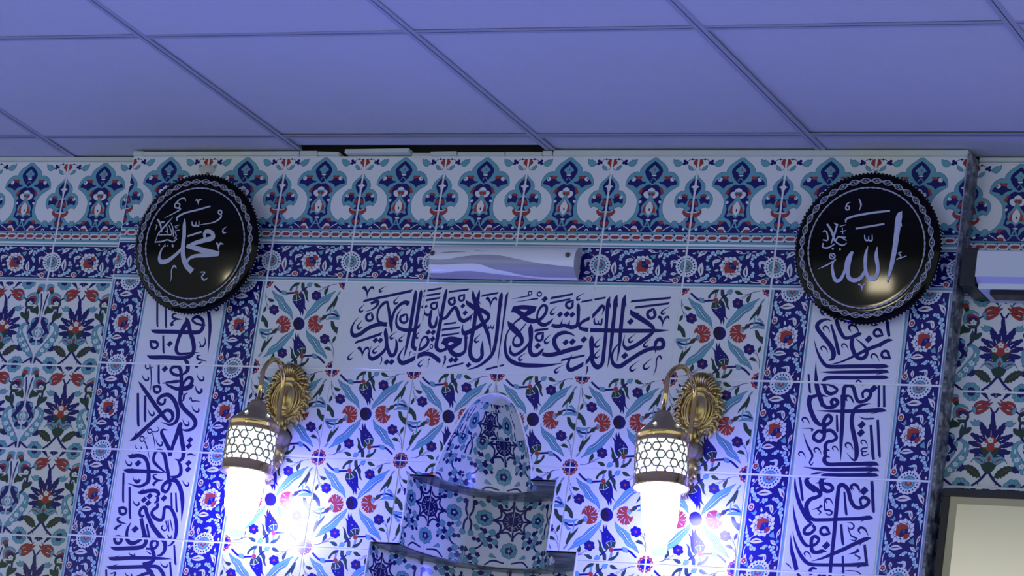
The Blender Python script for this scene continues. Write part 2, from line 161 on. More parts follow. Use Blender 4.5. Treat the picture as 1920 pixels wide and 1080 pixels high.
'left_verse': [(0,1,0,-728,1527,53,-612,922,49,-576,877,13),(0,1,0,-508,1531,53,-383,896,53,-351,861,13),(0,1,0,-158,1178,18,-240,1176,49,-256,1113,53,-178,1065,62,13,1054,7),(0,1,0,-162,1040,35,-228,989,53,-244,926,84,-179,927,18),(0,1,0,549,1549,57,596,1373,70,690,1136,83,758,868,83,787,620,57,819,290,7),(0,1,0,718,1428,7,766,1336,28,841,1282,48,884,1304,53,883,1346,33,853,1381,7),(0,1,0,-759,794,9,-628,759,93,-189,760,101,271,754,101,497,771,101,572,884,92,539,1039,79,385,1126,79,273,1061,62,343,984,57,512,935,53,660,928,11),(1,1,0,55,1299,1,133,1238,1,58,1157,1,-20,1218,1),(1,1,0,324,1335,1,401,1274,1,327,1193,1,249,1254,1),(0,1,0,96,1099,18,143,996,132,74,853,119,1,602,92,-16,353,88,72,251,70,227,255,61,405,280,44,594,295,7),(0,1,0,168,1011,88,267,774,101,383,549,109,439,343,105,373,207,101,154,154,101,-260,160,97,-604,152,92,-746,194,9),(0,1,0,-739,544,17,-641,520,66,-564,512,66,-513,454,66,-525,389,66,-591,362,66,-664,395,66,-691,462,66,-739,544,17),(0,1,0,-412,668,49,-333,304,53,-296,251,13),(1,1,0,-207,554,1,-125,490,1,-204,404,1,-286,468,1),(0,1,0,650,658,7,701,556,35,670,452,48,573,425,26),(0,1,0,598,471,26,556,528,22,516,543,13),(0,1,0,610,467,22,562,418,17),(0,1,0,643,232,17,559,213,44,591,140,52,823,94,7),(0,1,0,704,85,30,618,21,52,570,-63,83),(0,1,0,203,138,22,322,50,96,369,-114,100,294,-202,65,243,-245,17),(0,1,0,223,-190,87,138,-62,83,-1,-57,79,-68,-125,74,-2,-210,70,138,-248,70,225,-221,44),(0,1,0,190,-98,79,244,-323,92,282,-528,92,317,-712,91),(0,1,0,315,-558,87,476,-492,96,533,-357,83,443,-287,83,344,-372,70,313,-496,44),(0,1,0,-227,-450,7,-104,-423,52,98,-397,79,236,-377,44),(0,1,0,-129,-461,39,103,-546,79,273,-574,78),(1,1,0,-223,-30,1,-136,-97,1,-219,-187,1,-306,-120,1),(0,1,0,-406,20,53,-320,-421,57,-277,-453,13),(0,1,0,-615,-56,35,-625,-100,35,-663,-120,35,-709,-103,35,-735,-59,35,-726,-15,35,-687,4,35,-641,-13,35,-615,-56,35),(0,1,0,-629,-81,26,-520,-74,11),(0,1,0,-589,-97,31,-528,-344,31,-490,-641,7),(0,1,0,-788,-243,7,-735,-336,29,-649,-391,48,-604,-367,53,-605,-325,33,-636,-290,7),(0,1,0,-459,-516,16,-380,-519,66,-308,-517,66,-252,-565,66,-253,-629,66,-310,-662,66,-382,-641,66,-416,-580,66,-459,-516,16),(0,1,0,619,-194,7,674,-296,28,764,-356,48,812,-330,52,811,-284,33,777,-245,7),(0,1,0,628,-473,7,683,-575,28,770,-635,48,819,-609,52,818,-563,33,784,-524,7),(0,1,0,-846,-419,7,-756,-504,66,-584,-677,92,-328,-937,101,-102,-1157,100,40,-1280,74,123,-1318,65,195,-1230,83,145,-1108,87,16,-1059,83,-104,-1147,87,-356,-1391,100,-606,-1646,109,-724,-1748,79,-813,-1788,7),(0,1,0,-687,-1679,57,-672,-1566,7),(0,1,0,-809,-687,62,-664,-1391,66,-620,-1428,13),(0,1,0,-610,-735,61,-508,-1293,66,-470,-1325,13),(0,1,0,-84,-796,65,-87,-901,61,-180,-929,65,-263,-843,79,-182,-739,92,-3,-713,100,180,-860,100,304,-1103,104,297,-1308,91,148,-1391,56,-87,-1337,7),(0,1,0,-476,-1049,7,-427,-1141,28,-348,-1195,48,-303,-1172,52,-304,-1130,33,-335,-1095,7),(0,1,0,263,-488,92,283,-713,91,333,-897,100,495,-1056,100,705,-1203,104,799,-1343,99,731,-1468,82,580,-1508,52,426,-1478,13),(0,1,0,468,-642,11,390,-710,57,386,-813,43,319,-846,22),(0,1,0,-44,-496,31,150,-557,61,332,-552,118,509,-518,96,589,-458,43),(0,1,0,-239,-580,57,-255,-633,57,-312,-656,57,-378,-637,57,-413,-585,57,-398,-532,57,-340,-509,57,-275,-528,57,-239,-580,57),(0,1,0,-507,-530,26,-489,-622,7),(0,1,0,536,-809,17,566,-750,35,616,-827,35,725,-824,26,860,-844,6),(0,1,0,632,-498,7,681,-593,28,758,-648,48,803,-624,52,802,-581,33,770,-545,7),(0,1,0,623,-933,7,679,-1025,28,777,-1078,48,821,-1055,52,820,-1013,32,789,-978,6),(0,1,0,447,-1246,7,499,-1343,28,581,-1399,48,628,-1375,52,627,-1331,32,594,-1294,6),(0,1,0,-281,-1553,30,-291,-1588,30,-327,-1604,30,-368,-1590,31,-391,-1556,31,-381,-1521,31,-345,-1506,31,-304,-1519,31,-281,-1553,30),(0,1,0,-296,-1561,26,-163,-1561,30,-109,-1506,26,-157,-1446,7),(0,1,0,-258,-1593,26,-186,-1755,26,-127,-1941,7),(0,1,0,-445,-1739,31,-453,-1783,30,-489,-1802,31,-531,-1785,31,-555,-1743,31,-547,-1699,31,-512,-1680,31,-470,-1696,31,-445,-1739,31),(0,1,0,-463,-1733,22,-357,-1699,9),(0,1,0,-428,-1783,26,-320,-1964,26,-219,-2202,7),(0,1,0,141,-1522,7,-1,-1511,52,-26,-1585,83,82,-1745,91,230,-1945,100,296,-2105,108),(0,1,0,296,-2105,73,312,-1901,91,372,-1613,108,414,-1376,117,404,-1321,17),(0,1,0,436,-1468,91,505,-1690,104,596,-1932,112,625,-2114,99,555,-2198,73,427,-2170,9),(0,1,0,526,-2215,43,604,-2338,82,630,-2500,90,530,-2575,77,383,-2574,30),(0,1,0,-148,-1725,7,-94,-1823,28,-7,-1881,48,40,-1856,52,39,-1810,33,6,-1773,7),(0,1,0,-659,-1869,7,-607,-1959,28,-522,-2010,48,-479,-1987,52,-480,-1946,33,-510,-1913,7),(1,1,0,728,-1646,1,813,-1711,1,731,-1801,1,645,-1735,1),(1,1,0,724,-1783,1,809,-1848,1,727,-1937,1,641,-1872,1),(1,1,0,785,-2173,1,870,-2238,1,788,-2327,1,703,-2263,1),(1,1,0,800,-2315,1,886,-2379,1,803,-2469,1,718,-2404,1),(0,1,0,724,-2062,39,816,-2046,43,940,-2078,6),(0,1,0,256,-2494,30,-18,-2321,69,-119,-2202,69,-95,-2038,78,9,-1985,82,143,-2091,91,235,-2311,91,319,-2512,91,392,-2732,90),(0,1,0,-797,-2137,11,-703,-2154,92,-513,-2126,91,-344,-2174,91,-234,-2329,91,-179,-2531,100,-160,-2754,95),(0,1,0,-708,-2131,35,-662,-2068,7),(0,1,0,-845,-2220,7,-794,-2309,28,-712,-2361,48,-668,-2338,52,-669,-2297,33,-700,-2264,7),(1,1,0,-498,-2220,1,-407,-2289,1,-494,-2383,1,-585,-2315,1),(0,1,0,-843,-2466,11,-721,-2482,100,-446,-2480,91,-103,-2477,78,207,-2488,22),(0,1,0,-668,-2457,35,-608,-2408,7),(0,1,0,-826,-2531,52,-774,-2799,52),(0,1,0,-576,-2599,7,-524,-2692,28,-441,-2746,48,-395,-2722,52,-396,-2680,33,-428,-2644,7),(0,1,0,33,-2533,17,-51,-2567,43,21,-2645,56,193,-2667,6),(0,1,0,-179,-2531,100,-157,-2672,100,-229,-2773,82,-401,-2829,56,-685,-2762,7),(0,1,0,-498,-2686,48,-400,-2719,56,-352,-2670,17),(0,1,0,-814,-2616,52,-713,-3163,52,-678,-3202,13),(0,1,0,-608,-2849,56,-472,-3508,60,-428,-3545,13),(0,1,0,205,-2658,17,53,-2695,56,-20,-2789,82),(0,1,0,420,-2711,86,405,-2823,69,346,-2921,77,238,-2880,86,249,-2768,82,367,-2672,95,547,-2665,99,694,-2842,103,788,-3081,103,829,-3321,64,855,-3582,6),(0,1,0,481,-2938,47,545,-3232,51,580,-3271,13),(0,1,0,593,-2933,43,690,-3327,51,728,-3362,13),(0,1,0,708,-2639,6,757,-2722,28,840,-2770,47,880,-2748,51,879,-2710,32,851,-2679,6),(0,1,0,-475,-3125,6,-424,-3210,28,-341,-3260,48,-299,-3237,52,-300,-3198,32,-329,-3166,6),(1,1,0,316,-2989,1,406,-3057,1,319,-3151,1,229,-3083,1),(1,1,0,-60,-2957,1,26,-3022,1,-56,-3112,1,-142,-3047,1),(1,1,0,-186,-3048,1,-100,-3112,1,-183,-3202,1,-269,-3138,1),(1,1,0,-67,-3120,1,18,-3184,1,-64,-3274,1,-150,-3210,1),(0,1,0,-386,-2958,11,-283,-2966,91,-87,-2918,91,95,-2917,91,169,-2995,78,93,-3049,22),(0,1,0,-311,-2943,35,-222,-2870,6),(0,1,0,154,-3046,73,164,-3137,82,90,-3191,17),(0,1,0,169,-3187,73,189,-3268,82,88,-3357,77,84,-3454,82,215,-3550,82,358,-3560,81,380,-3462,82,372,-3300,82,422,-3262,73,543,-3303,81,680,-3489,90,761,-3727,90,766,-3948,81,704,-4096,55,611,-4140,17),(0,1,0,-105,-3482,56,-181,-3502,65,-240,-3428,73,-214,-3329,78,-123,-3305,91,-42,-3449,95,35,-3557,99,164,-3734,107,357,-3910,111,521,-4060,107,555,-4239,90,480,-4347,68,382,-4368,17),(0,1,0,-177,-3546,90,-43,-3864,103,25,-3982,103,41,-4112,99,-69,-4204,99,-403,-4240,90,-720,-4259,82,-837,-4224,6),(0,1,0,-12,-3671,52,115,-3978,56),(0,1,0,-410,-3638,6,-469,-3782,65,-474,-3924,78,-424,-4063,90,-289,-4122,99,-121,-4049,77,-18,-3936,64),(1,1,0,-285,-3711,1,-185,-3785,1,-281,-3889,1,-380,-3815,1),(0,1,0,-801,-3321,17,-720,-3330,69,-645,-3333,69,-592,-3385,69,-600,-3450,69,-663,-3479,69,-735,-3452,69,-764,-3388,69,-801,-3321,17),(0,1,0,-799,-3991,18,-722,-3991,73,-645,-3989,73,-587,-4040,73,-590,-4107,73,-652,-4142,73,-728,-4119,73,-763,-4054,73,-799,-3991,18),(0,1,0,-702,-3549,17,-778,-3581,52,-719,-3651,61,-514,-3693,6),(0,1,0,-643,-3713,35,-755,-3774,65,-793,-3837,95),(0,1,0,417,-3678,34,379,-3744,39,467,-3801,39,523,-3738,34,459,-3579,34),(0,1,0,518,-3567,34,583,-3816,34),(0,1,0,566,-3544,30,673,-3792,30),(0,1,0,471,-3700,11,549,-3696,9),(0,1,0,551,-3886,13,648,-3978,51,669,-3888,13),(0,1,0,568,-3977,21,667,-4021,30,704,-3951,9),(0,1,0,333,-4048,73,350,-4138,73,274,-4216,73,188,-4146,81,218,-4042,81,325,-4029,64),(0,1,0,224,-4215,81,308,-4371,98,290,-4513,98,63,-4594,107),(0,1,0,72,-4226,51,253,-4223,51),(0,1,0,-836,-4462,11,-720,-4493,90,-248,-4454,86,247,-4431,81,540,-4425,55,776,-4429,4),(0,1,0,-669,-4458,34,-571,-4413,6),(0,1,0,82,-4278,6,231,-4345,38),(0,1,0,-354,-4318,6,-305,-4374,28,-209,-4404,47,-182,-4389,51,-182,-4363,32,-202,-4342,6),(0,1,0,775,-4115,47,882,-4514,55,919,-4542,13),(0,1,0,739,-4487,51,841,-4846,55),(0,1,0,494,-4503,6,547,-4577,28,644,-4619,47,681,-4599,51,680,-4564,32,655,-4536,6),(0,1,0,-844,-4677,11,-704,-4694,95,-321,-4665,86,104,-4632,85,419,-4617,85,574,-4719,89,671,-4855,89),(0,1,0,-688,-4657,34,-569,-4611,6),(0,1,0,99,-4602,90,256,-4715,102,403,-4868,94),(0,1,0,361,-4730,60,137,-4801,81,-41,-4880,64),(0,1,0,-842,-4745,52,-800,-4928,52),(0,1,0,-711,-4833,26,-635,-4809,34,-586,-4807,47,-618,-4899,43),(0,1,0,-359,-4762,6,-306,-4841,28,-211,-4885,47,-172,-4864,51,-173,-4827,32,-200,-4797,6)],
'right_verse': [(0,1,0,-840,1574,58,-790,1488,58,-728,1433,6),(0,1,0,-551,1326,6,-676,1358,43,-821,1301,89,-866,1189,93,-731,1019,93,-552,831,100,-442,662,108,-441,528,89,-531,473,12),(0,1,0,-688,1110,8,-730,1166,35,-704,1209,39,-648,1199,35,-603,1150,23,-563,1074,6),(0,1,0,-683,675,8,-725,732,35,-699,774,39,-643,764,35,-598,715,23,-558,640,6),(0,1,0,-237,747,8,-277,800,33,-253,841,37,-200,831,33,-157,785,22,-119,713,6),(0,1,0,-106,1105,8,-169,1190,52,-130,1254,58,-46,1238,52,21,1165,35,81,1052,6),(0,1,0,436,524,8,389,588,40,418,637,44,481,625,40,532,570,26,578,484,6),(0,1,0,169,-32,8,128,24,34,154,66,38,209,57,34,253,8,23,293,-66,6),(0,1,0,-566,1256,43,-443,968,70,-324,649,73,-280,608,12),(0,1,0,-511,1599,78,-475,1408,89,-415,1236,89,-306,1047,81,-219,969,73,-86,991,73,61,1055,92,137,1064,6),(0,1,0,-60,1014,77,-62,823,96,37,616,88,163,534,88,265,584,88,280,717,73,163,848,42,5,958,15),(0,1,0,825,946,10,702,932,80,513,827,80,293,736,81,39,597,61,-253,453,38,-517,389,4),(0,1,0,606,854,42,553,780,6),(0,1,0,-895,919,4,-818,710,39,-684,484,70,-553,363,81,-376,347,85,-48,363,88,336,376,88,681,385,92,797,377,6),(0,1,0,-707,226,4,-419,228,54,-34,244,69,350,257,76,713,276,80,816,251,6),(0,1,0,-609,-25,35,-556,78,81,-405,114,81,-19,121,77,365,135,76,709,150,84,821,137,6),(0,1,0,665,356,42,519,328,6),(0,1,0,678,249,42,535,192,6),(0,1,0,600,1033,14,523,1032,57,455,1021,58,397,1062,58,392,1125,58,444,1165,58,514,1152,58,552,1096,57,600,1033,14),(0,1,0,819,544,15,725,566,61,659,567,61,612,617,61,619,681,61,675,712,61,738,687,61,763,625,61,819,544,15),(1,1,0,292,1043,1,377,968,1,287,868,1,202,943,1),(1,1,0,530,-1,1,617,-78,1,524,-182,1,436,-105,1),(0,1,0,280,1403,27,395,1333,65,426,1269,50,301,1243,6),(0,1,0,585,1600,69,711,1069,69,750,1036,11),(0,1,0,-926,172,46,-850,-188,50,-815,-221,12),(0,1,0,-799,432,4,-769,196,54,-713,-69,100,-626,-295,100,-523,-501,92),(0,1,0,-640,-26,15,-560,-50,81,-501,-178,81,-397,-232,81,-286,-190,69,-266,-133,61,-363,-71,54,-523,-30,23),(0,1,0,-459,-298,6,-667,-277,58,-815,-342,89,-833,-510,96),(0,1,0,-307,-494,69,-358,-392,73,-291,-342,73,-216,-416,65,-244,-483,54),(0,1,0,-87,-506,92,-105,-280,92,-109,-91,88,-18,-43,80,83,-85,80,144,-235,80,218,-369,76,330,-373,72,441,-302,80,473,-188,76,378,-130,72,299,-193,57,322,-305,50),(0,1,0,-24,-379,8,-74,-312,41,-43,-262,46,23,-273,41,76,-331,27,124,-420,6),(0,1,0,628,-6,53,681,-483,57),(0,1,0,737,-10,53,799,-480,57),(0,1,0,188,-468,8,337,-433,30,500,-409,6),(0,1,0,-839,-273,89,-838,-434,100,-758,-641,100,-638,-826,100,-500,-916,57),(0,1,0,-657,-201,88,-593,-332,88,-556,-426,81,-459,-518,80,-308,-513,80,-212,-416,77,-291,-342,73,-357,-401,57,-330,-495,50),(0,1,0,-709,-260,58,-572,-265,38,-432,-297,6),(0,1,0,-129,-243,92,-83,-620,92,-56,-996,88,-35,-1296,68,0,-1642,6),(0,1,0,493,-417,6,321,-456,50,194,-517,80,137,-651,91,140,-839,91,216,-1081,99,287,-1285,99,325,-1490,98,307,-1612,61,228,-1587,30,92,-1453,4),(0,1,0,-666,-600,4,-356,-600,50,29,-590,80,411,-570,84,734,-545,91,862,-564,6),(0,1,0,663,-587,42,530,-635,6),(0,1,0,-487,-916,84,-452,-763,88,-383,-693,80,-305,-759,73,-340,-854,73,-441,-924,96,-440,-1046,92,-554,-1028,69,-641,-1110,73,-629,-1204,73,-504,-1248,73,-422,-1159,80,-420,-1046,80,-305,-1008,73,-197,-1076,72,-154,-1169,72,-220,-1227,72,-329,-1250,72,-371,-1336,84,-349,-1405,65,-252,-1439,8),(0,1,0,-359,-1383,76,-359,-1477,88,-331,-1551,65,-231,-1574,8),(0,1,0,-341,-1533,76,-354,-1646,95,-256,-1721,80,-26,-1714,80,355,-1693,79,716,-1674,87,834,-1705,6),(0,1,0,-203,-676,42,-152,-999,50,-129,-1032,11),(0,1,0,558,-867,61,683,-1524,68,730,-1565,11),(0,1,0,690,-750,57,815,-1482,60,850,-1516,11),(0,1,0,-895,-866,8,-942,-805,38,-913,-758,42,-852,-769,38,-803,-822,25,-758,-903,6),(0,1,0,-559,-1493,8,-603,-1435,36,-576,-1391,40,-518,-1401,36,-471,-1451,24,-429,-1528,6),(0,1,0,-886,-1582,8,-928,-1527,34,-902,-1485,38,-847,-1494,34,-802,-1542,23,-762,-1616,6),(0,1,0,108,-1373,8,60,-1310,39,90,-1262,44,153,-1272,39,204,-1327,26,249,-1411,6),(0,1,0,-174,-1431,8,-211,-1382,31,-188,-1344,34,-138,-1352,31,-98,-1395,21,-62,-1461,6),(0,1,0,0,-378,8,-48,-315,40,-18,-266,44,45,-277,40,96,-332,26,142,-418,6),(1,1,0,364,-779,1,452,-856,1,358,-960,1,271,-883,1),(1,1,0,365,-948,1,453,-1025,1,360,-1129,1,272,-1052,1),(0,1,0,273,-692,4,393,-737,34,546,-732,38,612,-726,34),(0,1,0,428,-1282,8,389,-1230,32,413,-1190,36,465,-1199,32,507,-1244,22,544,-1314,6),(0,1,0,551,-1347,23,440,-1366,38,418,-1421,34,543,-1426,23),(0,1,0,448,-1429,34,440,-1471,34,478,-1522,34,592,-1469,15),(0,1,0,-944,-987,4,-813,-979,23,-735,-981,27,-681,-1009,42,-720,-1037,23),(0,1,0,-881,-1084,4,-770,-1322,38,-636,-1524,53,-635,-1618,42,-672,-1699,31,-622,-1753,27,-588,-1688,15),(0,1,0,-795,-1797,4,-493,-1829,57,-203,-1833,80,179,-1819,79,711,-1793,87,852,-1825,6),(0,1,0,-388,-1962,30,-266,-1950,72,193,-1934,72,725,-1910,79,854,-1931,6),(0,1,0,-621,-1949,8,-482,-1921,42,-337,-1908,8),(0,1,0,684,-1720,41,557,-1743,6),(0,1,0,697,-1835,41,584,-1873,6),(0,1,0,-847,-2017,50,-762,-2337,49),(0,1,0,-607,-2003,30,-694,-2075,84,-642,-2182,91,-461,-2306,84),(0,1,0,-231,-2012,11,-347,-2039,95,-354,-2171,102,-296,-2299,91),(0,1,0,-484,-2120,10,-360,-2124,38,-164,-2148,64,-87,-2272,64),(0,1,0,29,-2286,83,31,-2174,83,103,-2138,83,235,-2241,83),(0,1,0,355,-2241,8,304,-2173,42,336,-2120,47,404,-2131,42,459,-2190,28,508,-2281,6),(0,1,0,719,-2050,68,769,-2275,68),(1,1,0,577,-2151,1,660,-2223,1,571,-2322,1,488,-2250,1),(0,1,0,-946,-2044,19,-902,-2267,61,-790,-2544,87,-644,-2781,91,-529,-2925,72,-434,-2980,23),(0,1,0,-820,-2076,53,-725,-2476,57,-699,-2499,11),(0,1,0,-685,-2071,88,-625,-2163,91,-460,-2250,87,-346,-2357,87,-419,-2420,80,-562,-2482,91,-623,-2612,102,-567,-2777,91,-457,-2885,79,-245,-2890,76,134,-2861,75,513,-2835,79,757,-2804,90,843,-2824,6),(0,1,0,648,-2851,37,577,-2895,6),(0,1,0,-383,-2060,103,-330,-2207,95,-224,-2289,83,-112,-2258,72,-118,-2180,57,-261,-2141,46,-483,-2127,10),(0,1,0,67,-4083,71,52,-3714,79,49,-3252,86,34,-2789,90,26,-2417,91,34,-2196,79,124,-2152,79,231,-2241,87,319,-2461,87,426,-2590,79,546,-2604,79,671,-2539,79,698,-2445,75,592,-2383,71,518,-2438,64,560,-2562,49),(0,1,0,156,-2285,42,253,-2733,56,286,-2759,11),(1,1,0,583,-2162,1,674,-2240,1,577,-2348,1,487,-2270,1),(0,1,0,718,-2043,68,825,-2644,67,855,-2676,11),(0,1,0,332,-2262,8,277,-2188,46,311,-2132,51,385,-2144,46,444,-2207,31,497,-2305,6),(0,1,0,-178,-2550,8,-224,-2490,37,-196,-2444,42,-135,-2454,37,-87,-2505,25,-43,-2585,6),(0,1,0,-275,-2369,4,-238,-2558,30,-210,-2678,42,-117,-2684,42,-50,-2729,38,-104,-2787,34,-190,-2746,15),(0,1,0,-298,-2587,72,-344,-2641,45,-501,-2691,6),(0,1,0,-378,-2676,27,-296,-2732,38,-344,-2790,8),(0,1,0,-474,-2982,64,-595,-3092,72,-589,-3188,72,-473,-3187,72,-382,-3086,68,-442,-3005,57),(0,1,0,-918,-2572,4,-846,-2864,53,-732,-3157,80,-610,-3357,79,-503,-3444,68,-417,-3440,41),(0,1,0,-29,-3178,16,-114,-3185,64,-182,-3200,64,-242,-3158,64,-250,-3089,64,-200,-3043,64,-128,-3054,64,-88,-3113,64,-29,-3178,16),(0,1,0,-417,-3440,79,-418,-3292,83,-351,-3241,75,-267,-3304,68,-316,-3399,64,-402,-3449,75,-374,-3550,87,-275,-3573,79,-164,-3540,79,-60,-3546,6),(0,1,0,-180,-3568,41,-156,-3604,6),(1,1,0,-90,-3329,1,1,-3406,1,-96,-3514,1,-187,-3437,1),(0,1,0,170,-2965,56,256,-3354,60,290,-3382,11),(0,1,0,286,-2915,8,411,-2939,26,451,-3012,38,388,-3063,30,312,-2999,9),(0,1,0,328,-3036,19,403,-3181,30,464,-3215,37,540,-3248,34,492,-3291,26,398,-3264,9),(0,1,0,614,-3149,7,557,-3074,47,593,-3016,52,669,-3028,47,730,-3092,31,784,-3193,6),(0,1,0,852,-3223,7,734,-3249,90,501,-3361,86,287,-3482,86,71,-3584,79,-146,-3687,49,-386,-3765,4),(0,1,0,649,-3326,41,609,-3393,6),(0,1,0,613,-3476,82,541,-3534,49,394,-3580,6),(0,1,0,537,-3581,26,656,-3641,37,609,-3702,7),(0,1,0,721,-3362,56,804,-3706,63,839,-3739,11),(0,1,0,-858,-3152,4,-756,-3419,45,-611,-3654,79,-459,-3795,79,-301,-3828,71,61,-3817,71,440,-3799,75,778,-3771,89,858,-3802,6),(0,1,0,706,-3803,37,590,-3858,6),(0,1,0,-887,-3224,4,-829,-3534,72,-743,-3753,94,-664,-3962,94),(0,1,0,-502,-3667,8,-543,-3613,34,-517,-3571,38,-463,-3580,34,-418,-3626,23,-379,-3698,6),(0,1,0,284,-3615,45,359,-4068,52),(0,1,0,-233,-3913,38,-330,-3903,68,-376,-3966,75,-331,-4047,75),(0,1,0,-22,-3991,75,-105,-4091,75),(0,1,0,-143,-4019,68,-191,-4095,68),(0,1,0,268,-3947,7,454,-3916,19,646,-3934,22,774,-4047,48),(0,1,0,-917,-3826,26,-833,-3878,26,-766,-3947,6),(0,1,0,-641,-4026,57,-553,-4114,56)],
'border': [(1,2,12,20,1982,1,132,1880,0,242,1797,0,314,1702,0,326,1630,1,411,1636,0,516,1583,0,590,1488,0,619,1381,0,620,1316,1,536,1262,0,436,1190,0,352,1095,0,305,988,0,298,869,0,301,823,0,322,716,0,380,610,0,464,528,0,557,476,0,632,459,1,668,282,1,0,273,1),(1,1,4,16,1880,1,128,1779,0,205,1666,0,180,1558,0,106,1451,0,19,1355,1),(1,2,4,16,1794,1,61,1731,0,122,1671,1,99,1636,0,66,1635,0,54,1579,1,21,1579,1),(1,3,0,30,1680,0,27,1651,0,12,1651,0,1,1679,0,4,1708,0,19,1708,0),(1,0,0,71,1552,0,56,1539,0,15,1534,0,-27,1539,0,-46,1552,0,-31,1564,0,10,1570,0,52,1565,0),(0,2,0,-43,1426,17,12,1498,19,79,1427,17),(1,1,1,140,1403,1,245,1421,0,285,1487,0,400,1535,0,508,1464,0,566,1393,0,573,1345,1,442,1321,0,353,1261,1,282,1332,0,166,1373,1),(1,3,1,253,1499,1,266,1535,0,352,1529,0,416,1511,0,360,1473,0,288,1466,1),(1,0,1,496,1464,0,486,1430,0,453,1416,0,417,1430,0,398,1464,0,408,1497,0,440,1511,0,477,1497,0),(1,1,1,484,1471,0,478,1458,0,462,1457,0,452,1471,0,458,1484,0,474,1484,0),(1,1,4,13,1331,1,96,1349,0,205,1272,0,304,1154,1,222,1106,0,213,1058,0,254,1023,0,249,952,0,229,833,0,223,787,0,259,621,1,165,579,0,99,525,0,78,412,1,5,412,1),(1,3,1,183,1294,1,243,1261,0,306,1142,1,237,1128,1),(1,0,4,14,1278,1,75,1236,0,78,1198,1,157,1177,0,175,1118,0,131,1058,0,62,1028,1,-6,1028,1),(1,3,0,95,1135,0,76,1095,0,18,1078,0,-45,1094,0,-76,1134,0,-56,1175,0,2,1192,0,65,1175,0),(0,2,0,-85,1152,27,-40,1186,27,8,1174,24,52,1186,27,99,1153,27),(1,2,12,23,1140,1,85,988,0,174,881,0,195,798,1,173,739,0,207,668,0,175,632,0,91,667,0,18,593,1),(1,3,4,28,987,1,67,928,0,131,834,0,153,715,1,74,703,0,10,652,1),(1,0,4,7,985,1,76,881,0,83,798,0,63,714,0,10,652,1),(1,1,0,25,779,0,21,749,0,4,748,0,-9,779,0,-5,810,0,12,810,0),(1,0,0,66,548,0,52,533,0,13,527,0,-28,533,0,-46,548,0,-32,563,0,7,569,0,48,563,0),(1,0,1,261,955,0,254,932,0,231,922,0,206,932,0,193,955,0,199,979,0,222,988,0,248,979,0),(1,1,4,10,394,1,93,395,1,135,442,0,197,520,0,294,527,0,358,504,0,391,445,1,462,457,0,538,434,0,592,393,0,661,353,1,671,282,1,0,273,1),(1,3,1,234,520,1,292,538,0,361,527,0,373,480,1,331,438,1,274,491,0),(1,0,1,151,283,1,209,348,0,250,408,0,329,403,0,370,344,1,270,349,0,212,283,1),(1,3,1,355,317,0,338,290,0,290,278,0,238,289,0,214,315,0,231,342,0,279,354,0,330,343,0),(0,2,1,2,536,31,56,394,29,137,295,27),(0,0,1,542,408,19,451,360,17,368,300,14),(1,2,9,999,1605,1,928,1501,0,822,1405,0,772,1310,0,773,1213,1,679,1191,0,593,1108,0,562,1001,0,579,906,0,591,884,0,638,811,1,688,843,0,769,826,0,844,767,1,889,620,1,837,555,0,783,505,0,714,476,0,632,459,1,656,282,1,1019,283,1),(1,1,1,1006,1513,1,926,1430,0,864,1334,0,869,1240,0,926,1145,0,993,1045,1),(1,0,1,1007,1412,1,969,1335,0,898,1299,1,955,1264,0,972,1202,0,1016,1191,1),(1,3,0,1037,1309,0,1034,1276,0,1017,1262,0,996,1275,0,984,1309,0,987,1342,0,1004,1356,0,1025,1343,0),(1,1,1,924,1044,1,848,1026,0,853,1091,0,739,1109,0,650,1049,0,631,966,0,646,904,1,738,940,0,834,906,1,865,991,0),(1,3,1,705,1091,1,748,1135,0,841,1121,0,854,1083,0,793,1071,1),(1,0,1,727,1055,0,719,1027,0,691,1015,0,661,1026,0,645,1055,0,653,1083,0,680,1095,0,711,1084,0),(1,1,1,713,1063,0,707,1052,0,694,1052,0,686,1063,0,691,1075,0,704,1075,0),(1,1,1,994,1039,1,926,1027,0,885,932,0,871,855,1,946,835,0,930,779,0,886,743,1,997,732,1),(1,3,1,961,997,1,906,956,0,885,861,1,946,885,0,968,944,1),(1,3,9,1007,686,1,888,714,0,824,779,0,782,743,0,808,678,0,881,628,0,1009,624,1),(0,0,1,833,758,12,899,720,17,1000,738,17),(1,1,1,1010,617,1,940,617,0,924,555,0,886,506,1,918,402,0,1016,323,1),(1,3,1,896,494,1,978,497,0,993,403,0,927,426,1),(1,1,1,646,352,1,734,424,0,812,425,0,852,372,0,940,332,0,1010,283,1,657,279,1),(1,0,1,887,348,0,880,324,0,858,314,0,833,324,0,819,347,0,826,370,0,849,380,0,874,371,0),(1,2,9,566,479,1,597,534,0,674,520,0,710,471,0,745,359,1,654,388,0,600,423,0),(0,0,1,568,287,12,603,331,22,657,291,12),(1,3,1,987,1917,1,932,1919,0,881,1833,0,942,1774,0,968,1724,0,1013,1724,1),(1,2,9,782,1792,1,779,1726,0,835,1669,0,909,1661,1,872,1738,0),(1,2,9,421,1931,1,428,1845,0,480,1771,0,554,1750,0,649,1809,1,586,1869,0,520,1907,0,472,1899,0),(1,1,1,724,1875,0,716,1848,0,690,1837,0,661,1848,0,646,1875,0,654,1902,0,680,1913,0,709,1902,0),(1,1,1,775,1839,0,767,1814,0,741,1803,0,712,1814,0,697,1839,0,705,1864,0,731,1875,0,760,1864,0),(1,1,1,713,1814,0,705,1792,0,681,1783,0,654,1792,0,640,1814,0,648,1836,0,672,1845,0,699,1836,0),(0,1,1,732,1869,11,823,1914,12,953,1902,11),(1,1,1,877,1917,0,872,1900,0,858,1893,0,842,1900,0,833,1917,0,837,1934,0,851,1941,0,868,1934,0),(0,1,1,909,1665,11,962,1703,11)],
